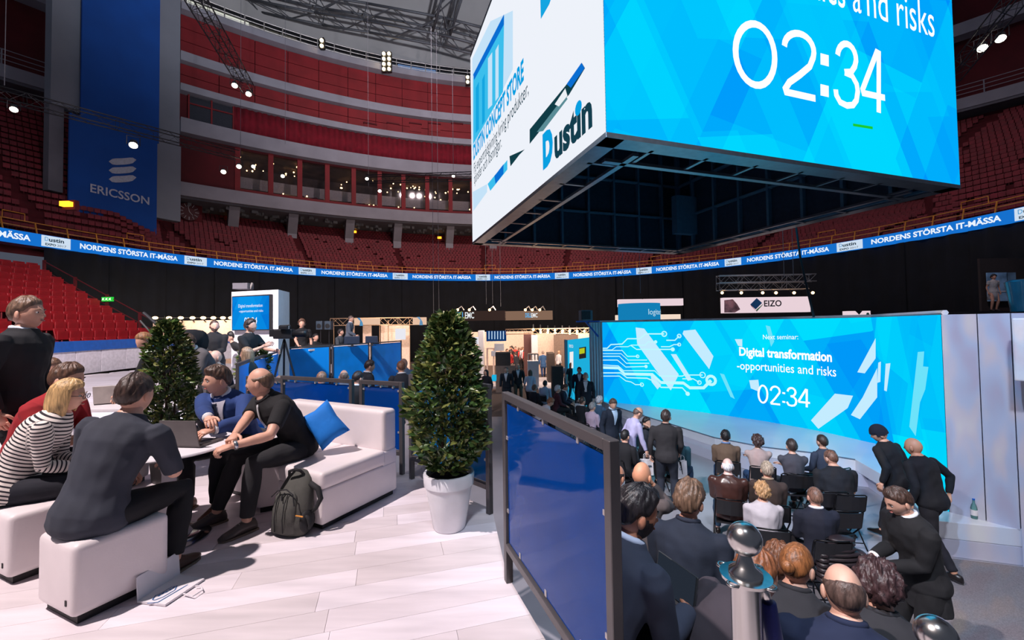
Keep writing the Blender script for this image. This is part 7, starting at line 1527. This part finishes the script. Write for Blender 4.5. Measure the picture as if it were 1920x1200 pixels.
# ------------------------------------------------------------ chairs
mCh = mat('black_chair_plastic', (30, 30, 34), .42, var=.05); mChM = mat('black_chair_tube', (22, 22, 26), .3, metal=.5)
def folding_chair():
    t = thing('folding_chair', 'black folding chair', 'chair', (0, 0, 0), 0, 'black folding chairs')
    b = MB(); b.box((-.20, -.17, .425), (.20, .22, .452)); b.build('seat', mCh, t, world=False, bevel=.012)
    b = MB(); vs = []
    for z, y in ((.60, -.235), (.70, -.255), (.82, -.275)):
        for x in (-.195, -.1, 0, .1, .195): vs.append((x, y-.025*(1-(x/.2)**2), z))
    v2 = [(x, y-.014, z) for x, y, z in vs]; fs = [(r*5+c, r*5+c+1, (r+1)*5+c+1, (r+1)*5+c) for r in range(2) for c in range(4)]; b.add(vs+v2, fs+[tuple(i+15 for i in f[::-1]) for f in fs]+[(c, c+15, c+16, c+1) for c in range(4)]+[(10+c, 11+c, 26+c, 25+c) for c in range(4)]); b.build('backrest', mCh, t, world=False, smooth=False)
    for sx in (-1, 1):
        MB().tube([(sx*.215, .26, .012), (sx*.215, -.05, .44), (sx*.212, -.22, .60), (sx*.205, -.28, .83), (sx*.18, -.285, .845)], .011, 8).build('side_frame', mChM, t, world=False, smooth=True)
        MB().tube([(sx*.205, -.26, .012), (sx*.205, .02, .30), (sx*.205, .14, .43)], .010, 8).build('leg', mChM, t, world=False, smooth=True)
    for z, y in ((.845, -.285),): MB().tube([(-.18, y, z), (0, y-.025, z), (.18, y, z)], .011, 8).build('top_bar', mChM, t, world=False, smooth=True)
    MB().tube([(-.205, -.20, .10), (.205, -.20, .10)], .008, 6).build('cross_bar', mChM, t, world=False); MB().tube([(-.215, .22, .07), (.215, .22, .07)], .008, 6).build('cross_bar', mChM, t, world=False)
    return t
ch0 = folding_chair(); used = False
def put_chair(x, y, face, label, z=0.0):
    global used
    c = ch0 if not used else copy_tree(ch0); used = True
    c.location = (x, y, z); c.rotation_euler = (0, 0, math.radians(face)); c['label'] = label; return c
n = 0
for x, y, f, lb in CH:
    n += 1; L_ = ('black folding chair under the '+' '.join(lb.split(' ')[:11]).rstrip(',')) if lb else 'empty black folding chair in the left seating block, '+['near the aisle', 'in its back row', 'far left', 'nearest the fence'][n % 4]
    L_ = ' '.join(L_.split(' ')[:16]); put_chair(x, y, f, L_)
for px, py, f, lb in ((1497, 889, -12, 'empty black folding chair with papers on its seat, between the two second-row jackets'), (1568, 922, -8, 'empty black folding chair behind the broad man in the black polo'), (1592, 958, -6, 'empty black folding chair right of the navy jacket with white collar'), (1570, 1005, 10, 'empty black folding chair carrying the quilted jacket near the standing phone man')):
    z = .845; p = G(px, py, z); put_chair(p.x, p.y+.28, f, lb)
    if '1497' in str(px):
        t = thing('paper_stack', 'white papers lying on the empty chair in the second row', 'papers', (p.x, p.y+.3, .455)); MB().cbox((p.x, p.y+.3, .462), (.21, .297, .006), 0, .3).build('sheet', mWhite, t); MB().cbox((p.x+.03, p.y+.32, .469), (.21, .297, .004), 0, -.1).build('sheet', mat('pale_blue_paper', (190, 205, 235)), t)
    if px == 1570:
        q = Vector((p.x, p.y, 0)); t = thing('quilted_jacket', 'black quilted jacket hung over an empty chair near the phone man', 'jacket', (p.x, p.y, .5)); mQ = mat('quilted_nylon', (44, 36, 40), .4, var=.1)
        for k in range(9): MB().ball((p.x, p.y-.06, .40+k*.055), (.23-.01*k*(k > 5), .085, .036), 18, 8).build('quilt_roll', mQ, t, smooth=True)
        for sx in (-1, 1):
            for k in range(6): MB().ball((p.x+sx*.22, p.y-.04, .36+k*.06), (.07, .08, .038), 12, 8).build('sleeve_roll', mQ, t, smooth=True)
# ------------------------------------------------------------ things held
def carrier(label, top_, h=.30, w=.24, txt='Dustin', yaw=0.):
    x, y, z = top_; t = thing('carrier_bag', label, 'bag', (x, y, z-h-.14), yaw); b = MB(); b.plate([(-w/2, -.04, 0), (w/2, -.04, 0), (w/2, -.03, h), (-w/2, -.03, h)], (0, .08, 0)); b.build('bag_body', mWhite, t, world=False)
    for yy in (-.035, .045): MB().tube([(-.05, yy, h), (-.045, yy, h+.09), (0, yy*.3, h+.13), (.045, yy, h+.09), (.05, yy, h)], .004, 6).build('handle', mWhite, t, world=False)
    vs, fs = text_mesh(txt, .07, 1., .002); b = MB(); b.add([(v.x-.1, -.0425, v.y+.16) for v in vs], fs); b.build('print', mat('dark_print', (24, 70, 96)), t, world=False); return t
w = lav['wR']; carrier('white paper carrier bag with dark lettering held by the lavender shirt man', (w.x, w.y, w.z-.02)); w = bagman['wR']; carrier('white carrier bag held by the grey-haired man with name badge', (w.x, w.y, w.z-.02)); w = zipm['wR']; carrier('white carrier bag with blue ring print at the zip sweater man\'s side', (w.x+.03, w.y, w.z-.02), txt='O', yaw=.5)
w = (ph['wR']+ph['wL'])/2; t = thing('phone', 'dark smartphone in the hands of the standing man in the black suit', 'phone', tuple(w)); MB().cbox(w+Vector((-.10, .0, .02)), (.14, .07, .01), 0, .3).build('case', mPlinth, t, bevel=.003, bseg=1)
wl = (bd['wR']+bd['wL'])/2; laptop(0, 0, 0, 0, wl.z-.03, 'black laptop with open lid on the bearded man\'s knees', centre=(wl.x+.02, wl.y+.02), yaw=math.radians(112), w=.28, lid=.17, lid_mat=mat('charcoal_lid', (50, 52, 56), .5))
w = ds['wR']; t = thing('phone', 'small dark phone held out by the brown-haired man in navy', 'phone', tuple(w)); MB().cbox(w+Vector((.08, .05, .0)), (.13, .06, .01), 0, .5).build('case', mPlinth, t)
# video camera at the television tower and the covered camera behind the left tree
p = P(533, 626, 7.9); t = thing('video_camera', 'black broadcast video camera on a tripod in front of the television tower', 'camera', (p.x, p.y, PL)); b = MB(); b.cbox(p, (.34, .16, .18), 0, .1); b.build('camera_body', mKey, t, bevel=.02)
MB().tube([p+Vector((.15, .0, .0)), p+Vector((.34, .03, 0)), p+Vector((.40, .03, 0))], [.06, .065, .075], 14).build('lens', mKey, t, smooth=True); MB().tube([p+Vector((-.1, 0, .08)), p+Vector((-.08, 0, .15)), p+Vector((.1, 0, .16)), p+Vector((.12, 0, .09))], .014, 8).build('top_handle', mKey, t, smooth=True); MB().cbox(p+Vector((.05, -.12, .12)), (.16, .05, .06)).build('viewfinder', mKey, t, bevel=.01)
MB().cbox(p+Vector((-.2, 0, .02)), (.1, .12, .14)).build('battery', mKey, t, bevel=.01)
for a_ in (0, 2.1, 4.2): MB().tube([p+Vector((0, 0, -.1)), (p.x+.38*math.cos(a_), p.y+.38*math.sin(a_), PL+.01)], .018, 6).build('leg', mKey, t)
p = P(362, 637, 6.4); t = thing('covered_camera', 'large black covered camera on a crane arm above the left tree', 'camera', (p.x, p.y, p.z)); b = MB(); b.loft([(p+Vector((-.40, 0, .12)), (0, .05, 0), (0, 0, .05)), (p+Vector((-.2, 0, .06)), (0, .13, 0), (0, 0, .10)), (p+Vector((.0, 0, .0)), (0, .17, 0), (0, 0, .16)), (p+Vector((.12, 0, -.03)), (0, .17, 0), (0, 0, .17))], 14); b.build('cover', mBlack, t, smooth=True)
MB().tube([p+Vector((-.75, 0, .42)), p+Vector((-.5, 0, .2)), p+Vector((-.1, 0, .05))], [.02, .025, .03], 8).build('crane_arm', mSteel, t); MB().tube([p+Vector((-.1, 0, -.1)), Vector((p.x-.1, p.y, PL+.01))], .03, 8).build('column', mSteel, t); MB().tube([p+Vector((-.8, 0, .30)), p+Vector((-.55, 0, .02)), p+Vector((-.2, 0, -.08))], .014, 6).build('cable', mKey, t)
# technicians' desk
t = thing('control_desk', 'long control desk with mixing gear behind the blue screen panels', 'desk', (-5.0, 13.6, PL)); b = MB(); b.prism([(-6.3, 12.1), (-5.6, 11.7), (-4.5, 14.4), (-5.3, 14.9)], PL+.98, PL+1.03); b.build('desktop', mWhite, t)
for x, y in ((-6.1, 12.15), (-5.7, 12.0), (-4.75, 14.3), (-5.2, 14.6)): MB().box((x-.03, y-.03, PL+.001), (x+.03, y+.03, PL+.98)).build('leg', mSteel, t)
b = MB(); b.cbox((-5.75, 12.6, PL+1.08), (.7, .4, .09), 0, 1.1); b.build('mixer', mKey, t, bevel=.01)
for px, x1, y0, y1, d, lb in ((645, 674, 630, 645, 12.8, 'black monitor back, left of the two on the control desk'), (685, 708, 630, 643, 13.3, 'black monitor back, right of the two on the control desk')):
    a, c = P(px, y1, d), P(x1, y0, d); t = thing('monitor', lb, 'monitor', ((a.x+c.x)/2, d, PL+1.03)); MB().box((a.x, d, a.z), (c.x, d+.05, c.z)).build('screen_case', mat('monitor_back', (30, 44, 66), .4), t, bevel=.01); MB().box(((a.x+c.x)/2-.03, d+.02, PL+1.035), ((a.x+c.x)/2+.03, d+.06, a.z+.02)).build('stand', mKey, t); MB().cbox(((a.x+c.x)/2, d+.04, PL+1.04), (.22, .16, .012)).build('foot', mKey, t)
for px, py, d, lb in ((601, 610, 18, 'hanging black loudspeaker left of the trussed booth'), (617, 610, 18, 'smaller grey loudspeaker beside the trussed booth')):
    p = P(px, py, d); t = thing('loudspeaker', lb, 'speaker', tuple(p)); MB().cbox(p, (.26, .3, .36)).build('cabinet', mat('blue_grey_case', (56, 72, 88), .5), t, bevel=.02); MB().tube([p+Vector((0, -.155, -.03)), p+Vector((0, -.16, -.03))], [.10, .09], 16).build('cone', mKey, t); MB().tube([p+Vector((0, 0, -.18)), Vector((p.x, p.y, PL+.01))], .02, 6).build('stand_pole', mSteel, t)
p = P(486, 540, 18); 
p = P(456, 537, 12); t = thing('projector_box', 'grey projector box hanging above the television tower', 'projector', tuple(p)); MB().cbox(p, (.42, .3, .17)).build('case', mGreyD, t, bevel=.01); MB().bar(p+Vector((.2, 0, -.08)), p+Vector((.26, 0, .1)), .04).build('bracket', mSteelL, t)
finish_people()
